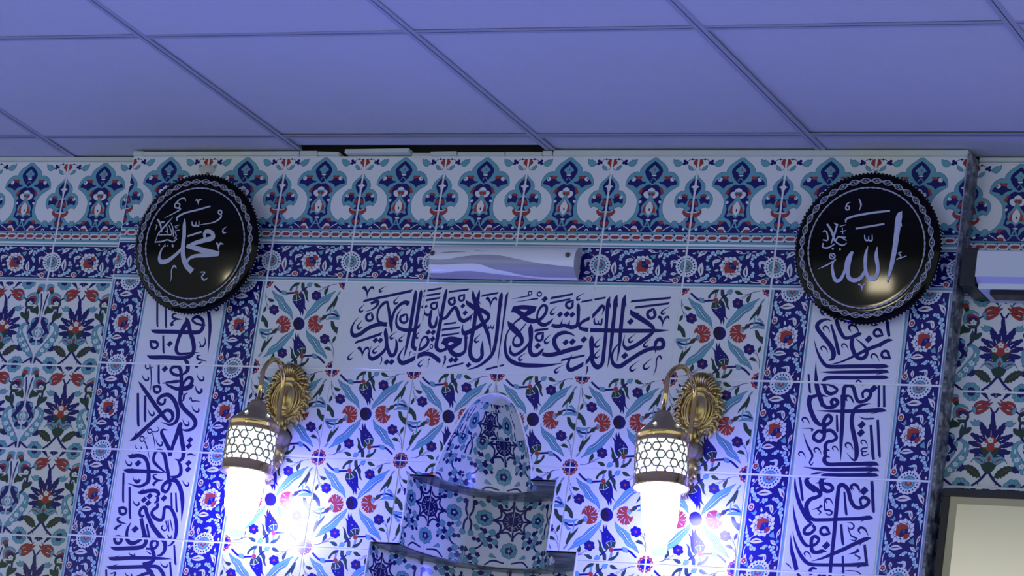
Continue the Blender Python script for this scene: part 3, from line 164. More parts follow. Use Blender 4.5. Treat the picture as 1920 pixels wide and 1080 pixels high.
'band': [(1,0,0,-708,471,0,-718,443,0,-749,431,0,-784,442,0,-801,470,0,-792,499,0,-761,511,0,-726,500,0),(1,0,0,-710,402,0,-720,373,0,-751,361,0,-786,373,0,-804,401,0,-794,429,0,-763,441,0,-728,430,0),(1,0,0,-737,340,0,-746,312,0,-778,300,0,-812,311,0,-830,339,0,-820,368,0,-789,380,0,-754,369,0),(1,0,0,-784,294,0,-794,266,0,-825,254,0,-860,265,0,-877,293,0,-868,322,0,-836,334,0,-802,323,0),(1,0,0,-847,269,0,-856,241,0,-887,229,0,-922,240,0,-940,268,0,-930,297,0,-899,309,0,-864,298,0),(1,0,0,-917,268,0,-927,240,0,-958,228,0,-993,239,0,-1010,267,0,-1001,296,0,-970,308,0,-935,297,0),(1,0,0,-987,292,0,-996,263,0,-1028,251,0,-1062,262,0,-1080,290,0,-1071,319,0,-1039,331,0,-1005,320,0),(1,0,0,-1047,336,0,-1057,308,0,-1088,295,0,-1123,307,0,-1141,335,0,-1131,363,0,-1100,376,0,-1065,364,0),(1,0,0,-1091,397,0,-1101,368,0,-1132,356,0,-1167,367,0,-1185,395,0,-1176,424,0,-1144,436,0,-1109,425,0),(1,0,0,-1114,466,0,-1123,437,0,-1155,425,0,-1190,437,0,-1208,465,0,-1198,493,0,-1167,506,0,-1132,494,0),(1,0,0,-1112,536,0,-1121,507,0,-1153,495,0,-1188,506,0,-1205,535,0,-1196,563,0,-1164,575,0,-1130,564,0),(1,0,0,-1085,597,0,-1095,569,0,-1126,557,0,-1161,568,0,-1179,596,0,-1169,625,0,-1138,637,0,-1103,626,0),(1,0,0,-1038,644,0,-1047,615,0,-1079,603,0,-1114,614,0,-1132,642,0,-1122,671,0,-1091,683,0,-1056,672,0),(1,0,0,-975,669,0,-985,640,0,-1016,628,0,-1051,639,0,-1069,667,0,-1059,696,0,-1028,708,0,-993,697,0),(1,0,0,-905,669,0,-914,641,0,-945,629,0,-980,640,0,-998,668,0,-989,697,0,-957,709,0,-922,698,0),(1,0,0,-835,646,0,-844,617,0,-876,605,0,-911,617,0,-928,645,0,-919,673,0,-887,686,0,-853,674,0),(1,0,0,-774,601,0,-784,573,0,-815,561,0,-850,572,0,-868,600,0,-858,629,0,-827,641,0,-792,630,0),(1,0,0,-730,541,0,-740,512,0,-771,500,0,-806,511,0,-824,540,0,-814,568,0,-783,580,0,-748,569,0),(1,0,0,-761,471,0,-798,332,0,-929,272,0,-1077,328,0,-1155,465,0,-1117,605,0,-986,664,0,-839,609,0),(1,1,0,-755,440,0,-760,427,0,-774,422,0,-789,427,0,-797,439,0,-793,452,0,-779,457,0,-763,452,0),(1,1,0,-768,381,0,-773,368,0,-787,363,0,-802,368,0,-810,380,0,-806,393,0,-792,398,0,-776,393,0),(1,1,0,-801,333,0,-806,320,0,-820,315,0,-835,320,0,-843,332,0,-839,345,0,-825,350,0,-809,345,0),(1,1,0,-851,301,0,-855,288,0,-869,283,0,-885,288,0,-893,300,0,-888,313,0,-874,318,0,-859,313,0),(1,1,0,-911,289,0,-915,276,0,-929,271,0,-944,276,0,-952,288,0,-948,301,0,-934,306,0,-919,301,0),(1,1,0,-974,299,0,-978,286,0,-992,281,0,-1007,286,0,-1015,298,0,-1011,311,0,-997,316,0,-981,311,0),(1,1,0,-1032,329,0,-1036,317,0,-1050,311,0,-1066,316,0,-1074,329,0,-1070,341,0,-1056,347,0,-1040,342,0),(1,1,0,-1079,377,0,-1083,364,0,-1097,359,0,-1113,364,0,-1121,376,0,-1117,389,0,-1103,394,0,-1087,389,0),(1,1,0,-1109,435,0,-1113,422,0,-1127,417,0,-1143,422,0,-1151,434,0,-1147,447,0,-1133,452,0,-1117,447,0),(1,1,0,-1118,497,0,-1122,485,0,-1137,479,0,-1152,484,0,-1160,497,0,-1156,509,0,-1142,515,0,-1126,510,0),(1,1,0,-1105,556,0,-1110,544,0,-1124,538,0,-1139,543,0,-1147,556,0,-1143,568,0,-1129,574,0,-1113,569,0),(1,1,0,-1072,605,0,-1076,592,0,-1090,587,0,-1106,592,0,-1114,604,0,-1110,617,0,-1096,622,0,-1080,617,0),(1,1,0,-1023,636,0,-1027,624,0,-1041,618,0,-1056,623,0,-1064,636,0,-1060,649,0,-1046,654,0,-1031,649,0),(1,1,0,-963,648,0,-967,635,0,-981,630,0,-997,635,0,-1005,648,0,-1000,660,0,-986,666,0,-971,661,0),(1,1,0,-900,638,0,-904,625,0,-918,620,0,-934,625,0,-941,637,0,-937,650,0,-923,655,0,-908,650,0),(1,1,0,-841,607,0,-845,595,0,-859,589,0,-875,594,0,-883,607,0,-879,620,0,-865,625,0,-849,620,0),(1,1,0,-794,560,0,-799,548,0,-813,542,0,-828,547,0,-836,560,0,-832,572,0,-818,578,0,-802,573,0),(1,1,0,-764,502,0,-769,489,0,-783,484,0,-798,489,0,-806,501,0,-802,514,0,-788,519,0,-772,514,0),(1,2,0,-810,470,0,-817,447,0,-840,437,0,-865,446,0,-879,469,0,-872,493,0,-849,503,0,-823,493,0),(1,2,0,-817,413,0,-824,390,0,-847,380,0,-872,389,0,-886,412,0,-879,436,0,-856,446,0,-830,437,0),(1,2,0,-852,371,0,-859,348,0,-882,338,0,-908,347,0,-921,370,0,-914,394,0,-892,404,0,-866,394,0),(1,2,0,-907,355,0,-913,332,0,-936,322,0,-962,331,0,-975,354,0,-969,378,0,-946,388,0,-920,379,0),(1,2,0,-965,370,0,-972,346,0,-995,336,0,-1021,345,0,-1034,369,0,-1028,392,0,-1005,402,0,-979,393,0),(1,2,0,-1013,411,0,-1020,387,0,-1043,377,0,-1068,386,0,-1082,410,0,-1075,433,0,-1052,443,0,-1026,434,0),(1,2,0,-1036,467,0,-1043,444,0,-1066,434,0,-1092,443,0,-1105,466,0,-1099,490,0,-1076,500,0,-1050,490,0),(1,2,0,-1029,524,0,-1036,500,0,-1059,490,0,-1085,500,0,-1098,523,0,-1092,547,0,-1069,557,0,-1043,547,0),(1,2,0,-994,566,0,-1001,543,0,-1024,533,0,-1049,542,0,-1063,565,0,-1056,589,0,-1033,599,0,-1007,589,0),(1,2,0,-940,582,0,-946,558,0,-969,548,0,-995,558,0,-1008,581,0,-1002,605,0,-979,615,0,-953,605,0),(1,2,0,-881,568,0,-887,544,0,-910,534,0,-936,543,0,-950,567,0,-943,590,0,-920,600,0,-894,591,0),(1,2,0,-833,527,0,-840,503,0,-863,493,0,-889,502,0,-902,526,0,-896,549,0,-873,559,0,-847,550,0),(1,2,8,-840,470,0,-862,386,0,-940,350,0,-1029,383,0,-1076,467,0,-1053,551,0,-975,586,0,-886,553,0),(1,3,0,-879,469,0,-884,451,0,-902,443,0,-922,450,0,-933,468,0,-928,487,0,-910,495,0,-889,487,0),(1,3,0,-898,424,0,-903,405,0,-921,398,0,-942,405,0,-952,423,0,-947,442,0,-929,449,0,-909,442,0),(1,3,0,-950,423,0,-955,405,0,-973,397,0,-993,404,0,-1004,422,0,-999,441,0,-981,449,0,-960,441,0),(1,3,0,-982,468,0,-987,449,0,-1005,441,0,-1026,449,0,-1036,467,0,-1031,486,0,-1013,493,0,-993,486,0),(1,3,0,-963,513,0,-968,495,0,-986,487,0,-1006,494,0,-1017,512,0,-1012,531,0,-994,539,0,-973,531,0),(1,3,0,-911,514,0,-916,495,0,-934,488,0,-955,495,0,-965,513,0,-960,532,0,-942,539,0,-922,532,0),(1,2,0,-938,468,0,-942,455,0,-955,449,0,-969,455,0,-977,468,0,-973,481,0,-960,487,0,-946,482,0),(1,0,0,1272,465,0,1263,437,0,1232,425,0,1198,436,0,1181,464,0,1190,492,0,1221,504,0,1255,493,0),(1,0,0,1270,397,0,1260,368,0,1229,356,0,1195,367,0,1178,395,0,1188,424,0,1219,436,0,1252,424,0),(1,0,0,1243,336,0,1234,308,0,1203,296,0,1169,307,0,1152,335,0,1162,363,0,1192,375,0,1226,364,0),(1,0,0,1197,290,0,1187,262,0,1157,250,0,1123,261,0,1105,289,0,1115,317,0,1146,329,0,1180,318,0),(1,0,0,1135,266,0,1126,237,0,1095,225,0,1061,236,0,1044,264,0,1054,292,0,1084,305,0,1118,293,0),(1,0,0,1066,265,0,1057,236,0,1026,224,0,992,235,0,975,263,0,985,291,0,1015,304,0,1049,292,0),(1,0,0,998,287,0,989,259,0,958,247,0,924,258,0,907,286,0,916,314,0,947,326,0,981,315,0),(1,0,0,939,331,0,930,303,0,899,291,0,865,302,0,848,330,0,857,358,0,888,371,0,922,359,0),(1,0,0,897,391,0,887,363,0,856,351,0,822,362,0,805,390,0,814,418,0,845,431,0,879,419,0),(1,0,0,875,460,0,866,432,0,835,420,0,801,431,0,783,459,0,793,487,0,824,499,0,858,488,0),(1,0,0,878,529,0,868,501,0,837,489,0,803,500,0,786,528,0,795,556,0,826,568,0,860,557,0),(1,0,0,904,590,0,894,562,0,864,550,0,829,561,0,812,589,0,822,617,0,853,629,0,887,618,0),(1,0,0,951,636,0,941,607,0,910,595,0,876,606,0,859,634,0,869,663,0,899,675,0,933,664,0),(1,0,0,1012,660,0,1003,632,0,972,620,0,938,631,0,921,659,0,930,687,0,961,700,0,995,688,0),(1,0,0,1081,661,0,1072,633,0,1041,621,0,1007,632,0,990,660,0,999,688,0,1030,700,0,1064,689,0),(1,0,0,1149,638,0,1140,610,0,1109,598,0,1075,609,0,1058,637,0,1067,665,0,1098,677,0,1132,666,0),(1,0,0,1208,594,0,1199,566,0,1168,554,0,1134,565,0,1117,593,0,1126,621,0,1157,633,0,1191,622,0),(1,0,0,1251,534,0,1241,506,0,1211,494,0,1177,505,0,1160,533,0,1169,561,0,1200,573,0,1234,562,0),(1,0,0,1221,465,0,1183,327,0,1055,268,0,911,323,0,835,459,0,873,598,0,1002,656,0,1146,601,0),(1,1,0,1226,434,0,1221,421,0,1208,416,0,1193,421,0,1185,433,0,1189,446,0,1203,451,0,1218,446,0),(1,1,0,1213,376,0,1208,363,0,1195,358,0,1180,363,0,1172,375,0,1176,388,0,1190,393,0,1205,388,0),(1,1,0,1180,328,0,1176,316,0,1162,310,0,1147,315,0,1139,327,0,1143,340,0,1157,345,0,1172,340,0),(1,1,0,1131,296,0,1127,284,0,1113,279,0,1098,284,0,1091,296,0,1095,308,0,1109,314,0,1124,309,0),(1,1,0,1073,285,0,1069,272,0,1055,267,0,1040,272,0,1032,284,0,1036,297,0,1050,302,0,1065,297,0),(1,1,0,1011,295,0,1007,282,0,993,277,0,978,282,0,970,294,0,975,307,0,988,312,0,1004,307,0),(1,1,0,954,325,0,950,312,0,936,307,0,921,312,0,913,324,0,918,337,0,931,342,0,947,337,0),(1,1,0,909,371,0,904,359,0,890,354,0,875,359,0,868,371,0,872,383,0,886,389,0,901,384,0),(1,1,0,880,429,0,875,417,0,862,411,0,846,416,0,839,429,0,843,441,0,857,446,0,872,441,0),(1,1,0,871,491,0,867,478,0,853,473,0,838,478,0,830,490,0,834,503,0,848,508,0,863,503,0),(1,1,0,884,549,0,880,537,0,866,531,0,851,536,0,843,549,0,847,561,0,861,566,0,876,562,0),(1,1,0,917,597,0,913,585,0,899,579,0,884,584,0,876,596,0,880,609,0,894,614,0,909,609,0),(1,1,0,966,629,0,961,616,0,947,611,0,932,616,0,925,628,0,929,641,0,943,646,0,958,641,0),(1,1,0,1024,640,0,1020,628,0,1006,622,0,991,627,0,983,640,0,988,652,0,1001,657,0,1017,652,0),(1,1,0,1086,630,0,1082,618,0,1068,612,0,1053,617,0,1045,630,0,1049,642,0,1063,647,0,1078,642,0),(1,1,0,1143,600,0,1139,587,0,1125,582,0,1110,587,0,1102,599,0,1106,612,0,1120,617,0,1135,612,0),(1,1,0,1189,553,0,1184,541,0,1171,535,0,1155,540,0,1148,553,0,1152,565,0,1166,570,0,1181,566,0),(1,1,0,1217,496,0,1213,483,0,1199,478,0,1184,483,0,1176,495,0,1181,507,0,1194,513,0,1210,508,0),(1,2,0,1172,464,0,1166,441,0,1143,431,0,1118,440,0,1105,463,0,1112,486,0,1134,496,0,1159,487,0),(1,2,0,1165,408,0,1159,385,0,1136,375,0,1111,384,0,1098,407,0,1105,430,0,1127,440,0,1152,431,0),(1,2,0,1130,366,0,1124,343,0,1101,333,0,1076,342,0,1063,365,0,1070,389,0,1092,398,0,1117,389,0),(1,2,0,1077,350,0,1070,327,0,1048,317,0,1023,327,0,1010,349,0,1016,373,0,1039,383,0,1064,373,0),(1,2,0,1020,365,0,1013,341,0,991,332,0,965,341,0,952,364,0,959,387,0,982,397,0,1007,388,0),(1,2,0,974,405,0,967,382,0,944,372,0,919,381,0,906,404,0,913,427,0,935,437,0,961,428,0),(1,2,0,951,461,0,944,438,0,922,428,0,897,437,0,884,460,0,890,483,0,913,493,0,938,484,0),(1,2,0,958,517,0,951,494,0,929,484,0,904,493,0,891,516,0,897,540,0,920,550,0,945,540,0),(1,2,0,993,559,0,986,536,0,964,526,0,939,535,0,926,558,0,932,581,0,955,591,0,980,582,0),(1,2,0,1046,575,0,1040,551,0,1017,542,0,992,551,0,979,574,0,986,597,0,1008,607,0,1033,598,0),(1,2,0,1104,560,0,1097,537,0,1075,527,0,1050,537,0,1036,560,0,1043,583,0,1066,593,0,1091,583,0),(1,2,0,1150,520,0,1143,497,0,1121,487,0,1096,496,0,1083,519,0,1089,542,0,1112,552,0,1137,543,0),(1,2,8,1144,464,0,1121,381,0,1044,345,0,958,378,0,912,461,0,935,544,0,1012,579,0,1099,546,0),(1,3,0,1105,463,0,1100,445,0,1082,437,0,1062,444,0,1052,462,0,1057,481,0,1075,488,0,1095,481,0),(1,3,0,1086,418,0,1081,400,0,1063,392,0,1043,400,0,1033,418,0,1038,436,0,1056,444,0,1076,436,0),(1,3,0,1035,418,0,1030,399,0,1012,392,0,993,399,0,982,417,0,988,435,0,1005,443,0,1025,436,0),(1,3,0,1004,462,0,999,443,0,981,436,0,961,443,0,951,461,0,956,479,0,974,487,0,994,480,0),(1,3,0,1023,507,0,1018,488,0,1000,481,0,980,488,0,970,506,0,976,524,0,993,532,0,1013,525,0),(1,3,0,1074,507,0,1069,489,0,1051,481,0,1031,489,0,1021,507,0,1026,525,0,1044,533,0,1064,525,0),(1,2,0,1047,462,0,1044,449,0,1031,443,0,1016,449,0,1009,462,0,1013,475,0,1026,481,0,1040,475,0),(1,0,8,191,382,1,264,356,0,299,419,1,252,463,0),(1,0,8,153,333,1,209,280,0,294,305,1,248,375,0),(1,0,8,93,307,1,123,238,0,201,245,1,203,303,0),(1,0,8,25,310,1,22,239,0,103,189,1,128,261,0),(1,0,8,-39,341,1,-75,282,0,-13,227,1,37,256,0),(1,0,8,-86,394,1,-147,359,0,-129,271,1,-53,290,0),(1,0,8,-107,459,1,-181,454,0,-182,378,1,-122,356,0),(1,0,8,-97,522,1,-170,549,0,-230,490,1,-158,442,0),(1,0,8,-58,572,1,-115,625,0,-178,586,1,-154,529,0),(1,0,8,1,598,1,-29,667,0,-121,681,1,-109,602,0),(1,0,8,70,595,1,73,666,0,-5,693,1,-33,644,0),(1,0,8,134,564,1,169,623,0,114,699,1,58,649,0),(1,0,8,181,510,1,241,546,0,208,618,1,147,614,0),(1,0,8,201,446,1,275,450,0,299,532,1,217,548,0),(1,0,8,124,373,1,173,342,0,223,378,1,188,427,0),(1,0,8,59,350,1,79,299,0,145,293,1,149,348,0),(1,0,8,-12,375,1,-30,327,0,22,282,1,63,317,0),(1,0,8,-55,436,1,-103,414,0,-89,350,1,-31,350,0),(1,0,8,-50,505,1,-106,519,0,-137,467,1,-88,430,0),(1,0,8,0,549,1,-37,593,0,-98,577,1,-82,521,0),(1,0,8,73,548,1,72,601,0,8,628,1,-15,580,0),(1,0,8,134,502,1,168,539,0,133,597,1,81,579,0),(1,0,8,154,433,1,208,437,0,218,499,1,161,518,0),(1,1,0,175,454,0,149,370,0,64,335,0,-31,368,0,-80,451,0,-55,534,0,31,570,0,126,537,0),(1,3,0,-67,568,1,-4,558,0,8,452,1,39,426,0,146,401,1,138,330,1,-70,333,1,-96,450,0),(1,3,8,93,518,1,96,582,0,141,607,0,210,549,1,211,502,0,114,500,0),(0,2,0,85,488,10,29,499,7,47,452,7),(1,2,8,172,689,1,243,708,0,319,726,1,302,632,0,258,602,1),(1,0,0,-732,664,1,-707,761,0,-640,812,0,-528,813,1,-569,745,0,-661,697,0),(0,7,0,-661,744,10,-623,777,27,-547,801,6),(1,2,0,-698,783,0,-705,758,0,-729,747,0,-757,757,0,-771,782,0,-764,807,0,-740,818,0,-712,808,0),(1,0,0,-881,757,1,-789,775,0,-814,734,1),(0,0,0,-530,811,10,-464,800,4),(1,5,8,-459,608,0,-467,581,0,-495,570,0,-526,580,0,-542,607,0,-534,634,0,-506,646,0,-475,635,0),(1,5,8,-438,668,0,-448,636,0,-481,622,0,-517,635,0,-536,666,0,-526,698,0,-493,712,0,-457,699,0),(1,5,8,-411,699,0,-418,673,0,-445,662,0,-474,672,0,-489,698,0,-481,723,0,-455,734,0,-426,724,0),(1,5,8,-340,760,0,-350,725,0,-386,710,0,-427,724,0,-447,759,0,-437,794,0,-400,809,0,-360,794,0),(1,5,8,-295,728,0,-303,703,0,-329,692,0,-358,702,0,-373,728,0,-365,753,0,-339,764,0,-310,754,0),(1,5,8,-230,788,0,-240,755,0,-274,741,0,-313,754,0,-332,787,0,-322,821,0,-288,835,0,-250,821,0),(1,5,8,-173,768,0,-182,739,0,-211,727,0,-244,738,0,-261,767,0,-252,795,0,-223,808,0,-190,796,0),(1,5,8,-117,804,0,-126,775,0,-155,763,0,-188,774,0,-205,803,0,-196,831,0,-167,844,0,-134,832,0),(0,5,0,-142,798,48,-76,804,29,14,817,4),(0,1,0,-416,747,8,-386,765,8,-372,736,7),(0,1,0,-304,778,8,-277,802,8,-261,773,7),(0,1,0,-508,657,8,-480,681,8,-470,652,7),(1,0,0,-384,550,1,-359,606,0,-259,630,0,-192,605,1,-249,564,0,-343,537,0),(0,7,0,-319,579,17,-242,602,7),(0,5,0,-362,541,39,-347,494,27,-333,449,4),(1,0,0,-619,561,1,-674,490,0,-692,383,0,-610,240,1,-568,326,0,-570,444,0),(0,7,0,-627,478,6,-626,384,31,-603,278,7),(1,5,8,-435,457,0,-443,430,0,-471,419,0,-502,430,0,-518,456,0,-510,483,0,-482,495,0,-451,484,0),(1,5,8,-403,405,0,-412,376,0,-441,364,0,-474,375,0,-491,404,0,-482,432,0,-453,444,0,-420,433,0),(1,5,8,-451,398,0,-457,378,0,-479,369,0,-502,377,0,-515,397,0,-508,418,0,-487,427,0,-463,419,0),(1,5,8,-391,409,0,-397,391,0,-415,384,0,-435,390,0,-445,408,0,-440,425,0,-422,433,0,-402,426,0),(1,5,8,-396,340,0,-400,327,0,-413,322,0,-428,327,0,-435,340,0,-431,352,0,-418,358,0,-404,353,0),(1,5,8,-414,275,0,-424,243,0,-456,230,0,-493,242,0,-512,274,0,-502,305,0,-469,319,0,-433,306,0),(1,5,8,-451,221,0,-461,190,0,-494,176,0,-530,189,0,-549,220,0,-539,252,0,-507,265,0,-470,253,0),(1,5,8,-522,194,0,-533,161,0,-567,147,0,-605,160,0,-625,193,0,-615,226,0,-580,241,0,-542,227,0),(1,5,8,-586,158,0,-595,129,0,-624,117,0,-657,129,0,-674,157,0,-665,185,0,-636,198,0,-603,186,0),(1,5,8,-660,145,0,-668,118,0,-696,107,0,-727,117,0,-743,144,0,-735,171,0,-707,183,0,-676,172,0),(0,1,0,-517,209,8,-497,238,8,-480,209,7),(0,1,0,-593,184,8,-572,208,8,-556,179,7),(0,5,0,-674,147,27,-631,103,5),(1,0,0,-314,381,1,-252,413,0,-210,387,1,-270,363,0),(1,2,8,-271,269,1,-199,298,0,-130,259,1,-202,160,1,-208,231,0),(1,0,0,-235,171,0,-252,127,0,-307,108,0,-366,125,0,-396,168,0,-379,212,0,-324,230,0,-265,213,0),(1,3,0,-253,170,0,-265,140,0,-303,127,0,-345,139,0,-365,169,0,-353,199,0,-315,212,0,-274,200,0),(1,0,0,-290,170,0,-294,158,0,-307,153,0,-321,158,0,-329,169,0,-325,181,0,-312,186,0,-297,181,0),(0,0,0,-527,128,10,-457,132,22,-390,138,12),(1,0,0,-76,142,1,-50,194,0,-3,219,1,-16,167,0),(1,0,0,103,821,1,165,826,0,248,802,0,299,756,1,186,766,0),(0,7,0,168,805,6,213,790,24,258,775,6),(0,0,0,293,767,10,345,762,10),(1,2,0,429,789,0,420,766,0,394,756,0,366,765,0,351,788,0,359,811,0,385,821,0,414,812,0),(1,0,0,372,635,1,370,715,0,470,780,1,446,687,0),(0,7,0,392,686,14,432,745,12),(0,0,0,474,793,7,533,806,19,583,798,5),(1,0,0,402,495,1,345,409,0,344,315,0,423,220,1,448,317,0,435,411,0),(0,7,0,389,445,6,388,351,29,413,258,6),(1,5,8,541,645,0,534,621,0,509,611,0,482,620,0,468,644,0,476,667,0,500,678,0,527,668,0),(1,5,8,568,712,0,559,682,0,528,669,0,494,681,0,476,711,0,485,741,0,516,754,0,550,742,0),(1,5,8,608,685,0,601,662,0,576,651,0,549,661,0,535,684,0,543,708,0,567,718,0,594,709,0),(1,5,8,663,742,0,654,712,0,623,699,0,589,711,0,571,741,0,580,771,0,611,784,0,646,772,0),(1,5,8,719,767,0,711,740,0,683,728,0,653,739,0,637,766,0,645,793,0,673,804,0,703,793,0),(1,5,8,756,753,0,750,732,0,729,724,0,705,732,0,693,752,0,700,773,0,721,782,0,744,773,0),(1,5,8,791,805,0,782,775,0,751,762,0,717,774,0,699,804,0,709,834,0,740,847,0,774,835,0),(1,5,8,812,779,0,806,762,0,789,755,0,769,762,0,759,779,0,764,796,0,782,804,0,802,797,0),(0,1,0,500,693,8,533,717,8,543,688,7),(0,1,0,639,742,8,677,772,8,688,740,7),(1,5,8,524,576,0,517,554,0,494,545,0,469,553,0,456,575,0,463,597,0,485,607,0,511,598,0),(1,5,8,572,524,0,563,494,0,532,481,0,498,493,0,480,523,0,490,553,0,520,566,0,555,554,0),(1,5,8,522,547,0,515,526,0,494,517,0,471,526,0,459,546,0,465,567,0,486,575,0,510,567,0),(1,5,8,567,471,0,563,455,0,546,448,0,528,455,0,519,470,0,524,486,0,540,493,0,558,487,0),(1,5,8,605,337,0,597,310,0,570,298,0,539,309,0,523,336,0,532,362,0,559,374,0,590,363,0),(1,5,8,599,278,0,589,245,0,555,231,0,517,244,0,497,277,0,508,310,0,542,324,0,580,311,0),(1,5,8,526,253,0,520,233,0,499,224,0,475,232,0,463,253,0,470,273,0,491,282,0,514,274,0),(1,5,8,517,203,0,509,174,0,479,162,0,447,174,0,430,202,0,439,230,0,468,242,0,501,231,0),(1,5,8,435,194,0,424,159,0,389,144,0,349,158,0,328,192,0,339,227,0,375,242,0,415,228,0),(1,5,8,470,146,0,462,121,0,436,110,0,407,120,0,392,145,0,400,170,0,426,181,0,455,171,0),(1,5,8,345,163,0,336,134,0,307,122,0,274,133,0,257,162,0,266,190,0,295,202,0,328,191,0),(1,5,8,260,138,0,253,116,0,230,106,0,205,115,0,192,137,0,198,159,0,221,169,0,246,160,0),(0,5,0,250,138,41,165,134,29,72,121,4),(0,1,0,524,259,8,550,289,8,561,254,7),(0,1,0,359,181,8,385,210,8,402,178,7),(1,0,0,662,531,1,672,587,0,768,600,0,825,571,1,764,539,0),(0,7,0,712,561,17,783,574,7),(0,5,0,681,543,53,701,485,41,702,420,4),(1,0,0,684,291,1,744,330,0,849,305,1,766,261,0),(0,7,0,725,292,10,809,301,17),(1,2,8,814,223,1,888,255,0,952,242,1,919,158,1,881,212,0),(1,0,0,897,153,0,880,108,0,829,88,0,771,106,0,743,150,0,759,195,0,811,214,0,868,197,0),(1,3,0,880,152,0,875,136,0,857,129,0,837,135,0,827,151,0,833,168,0,850,175,0,870,169,0),(1,3,0,860,125,0,855,109,0,837,102,0,817,108,0,807,124,0,813,141,0,831,148,0,850,142,0),(1,3,0,821,135,0,816,118,0,798,111,0,778,118,0,768,134,0,774,151,0,792,158,0,811,151,0),(1,3,0,817,168,0,811,151,0,793,144,0,774,151,0,764,167,0,769,184,0,787,191,0,807,184,0),(1,3,0,853,179,0,848,162,0,830,155,0,810,161,0,800,178,0,806,194,0,823,201,0,843,195,0),(1,0,0,832,152,0,827,141,0,815,141,0,808,151,0,812,161,0,824,162,0),(0,0,0,502,159,7,590,131,17,736,128,17),(1,0,0,662,185,1,753,183,0,737,136,1),(0,0,0,263,305,7,349,227,12),(0,0,0,-268,698,7,-166,624,10),(0,0,0,775,720,7,837,668,7),(1,0,0,831,709,1,878,675,0,874,633,1),(1,0,0,967,802,0,959,786,0,936,779,0,912,785,0,899,802,0,907,818,0,930,825,0,955,819,0),(0,7,0,821,780,12,893,745,17,960,693,10),(0,0,0,-912,221,12,-844,180,12,-776,134,6),(1,0,0,-839,145,0,-847,123,0,-872,114,0,-899,122,0,-913,144,0,-905,166,0,-880,175,0,-853,166,0),(1,0,0,-742,282,1,-690,218,0,-719,206,1)],
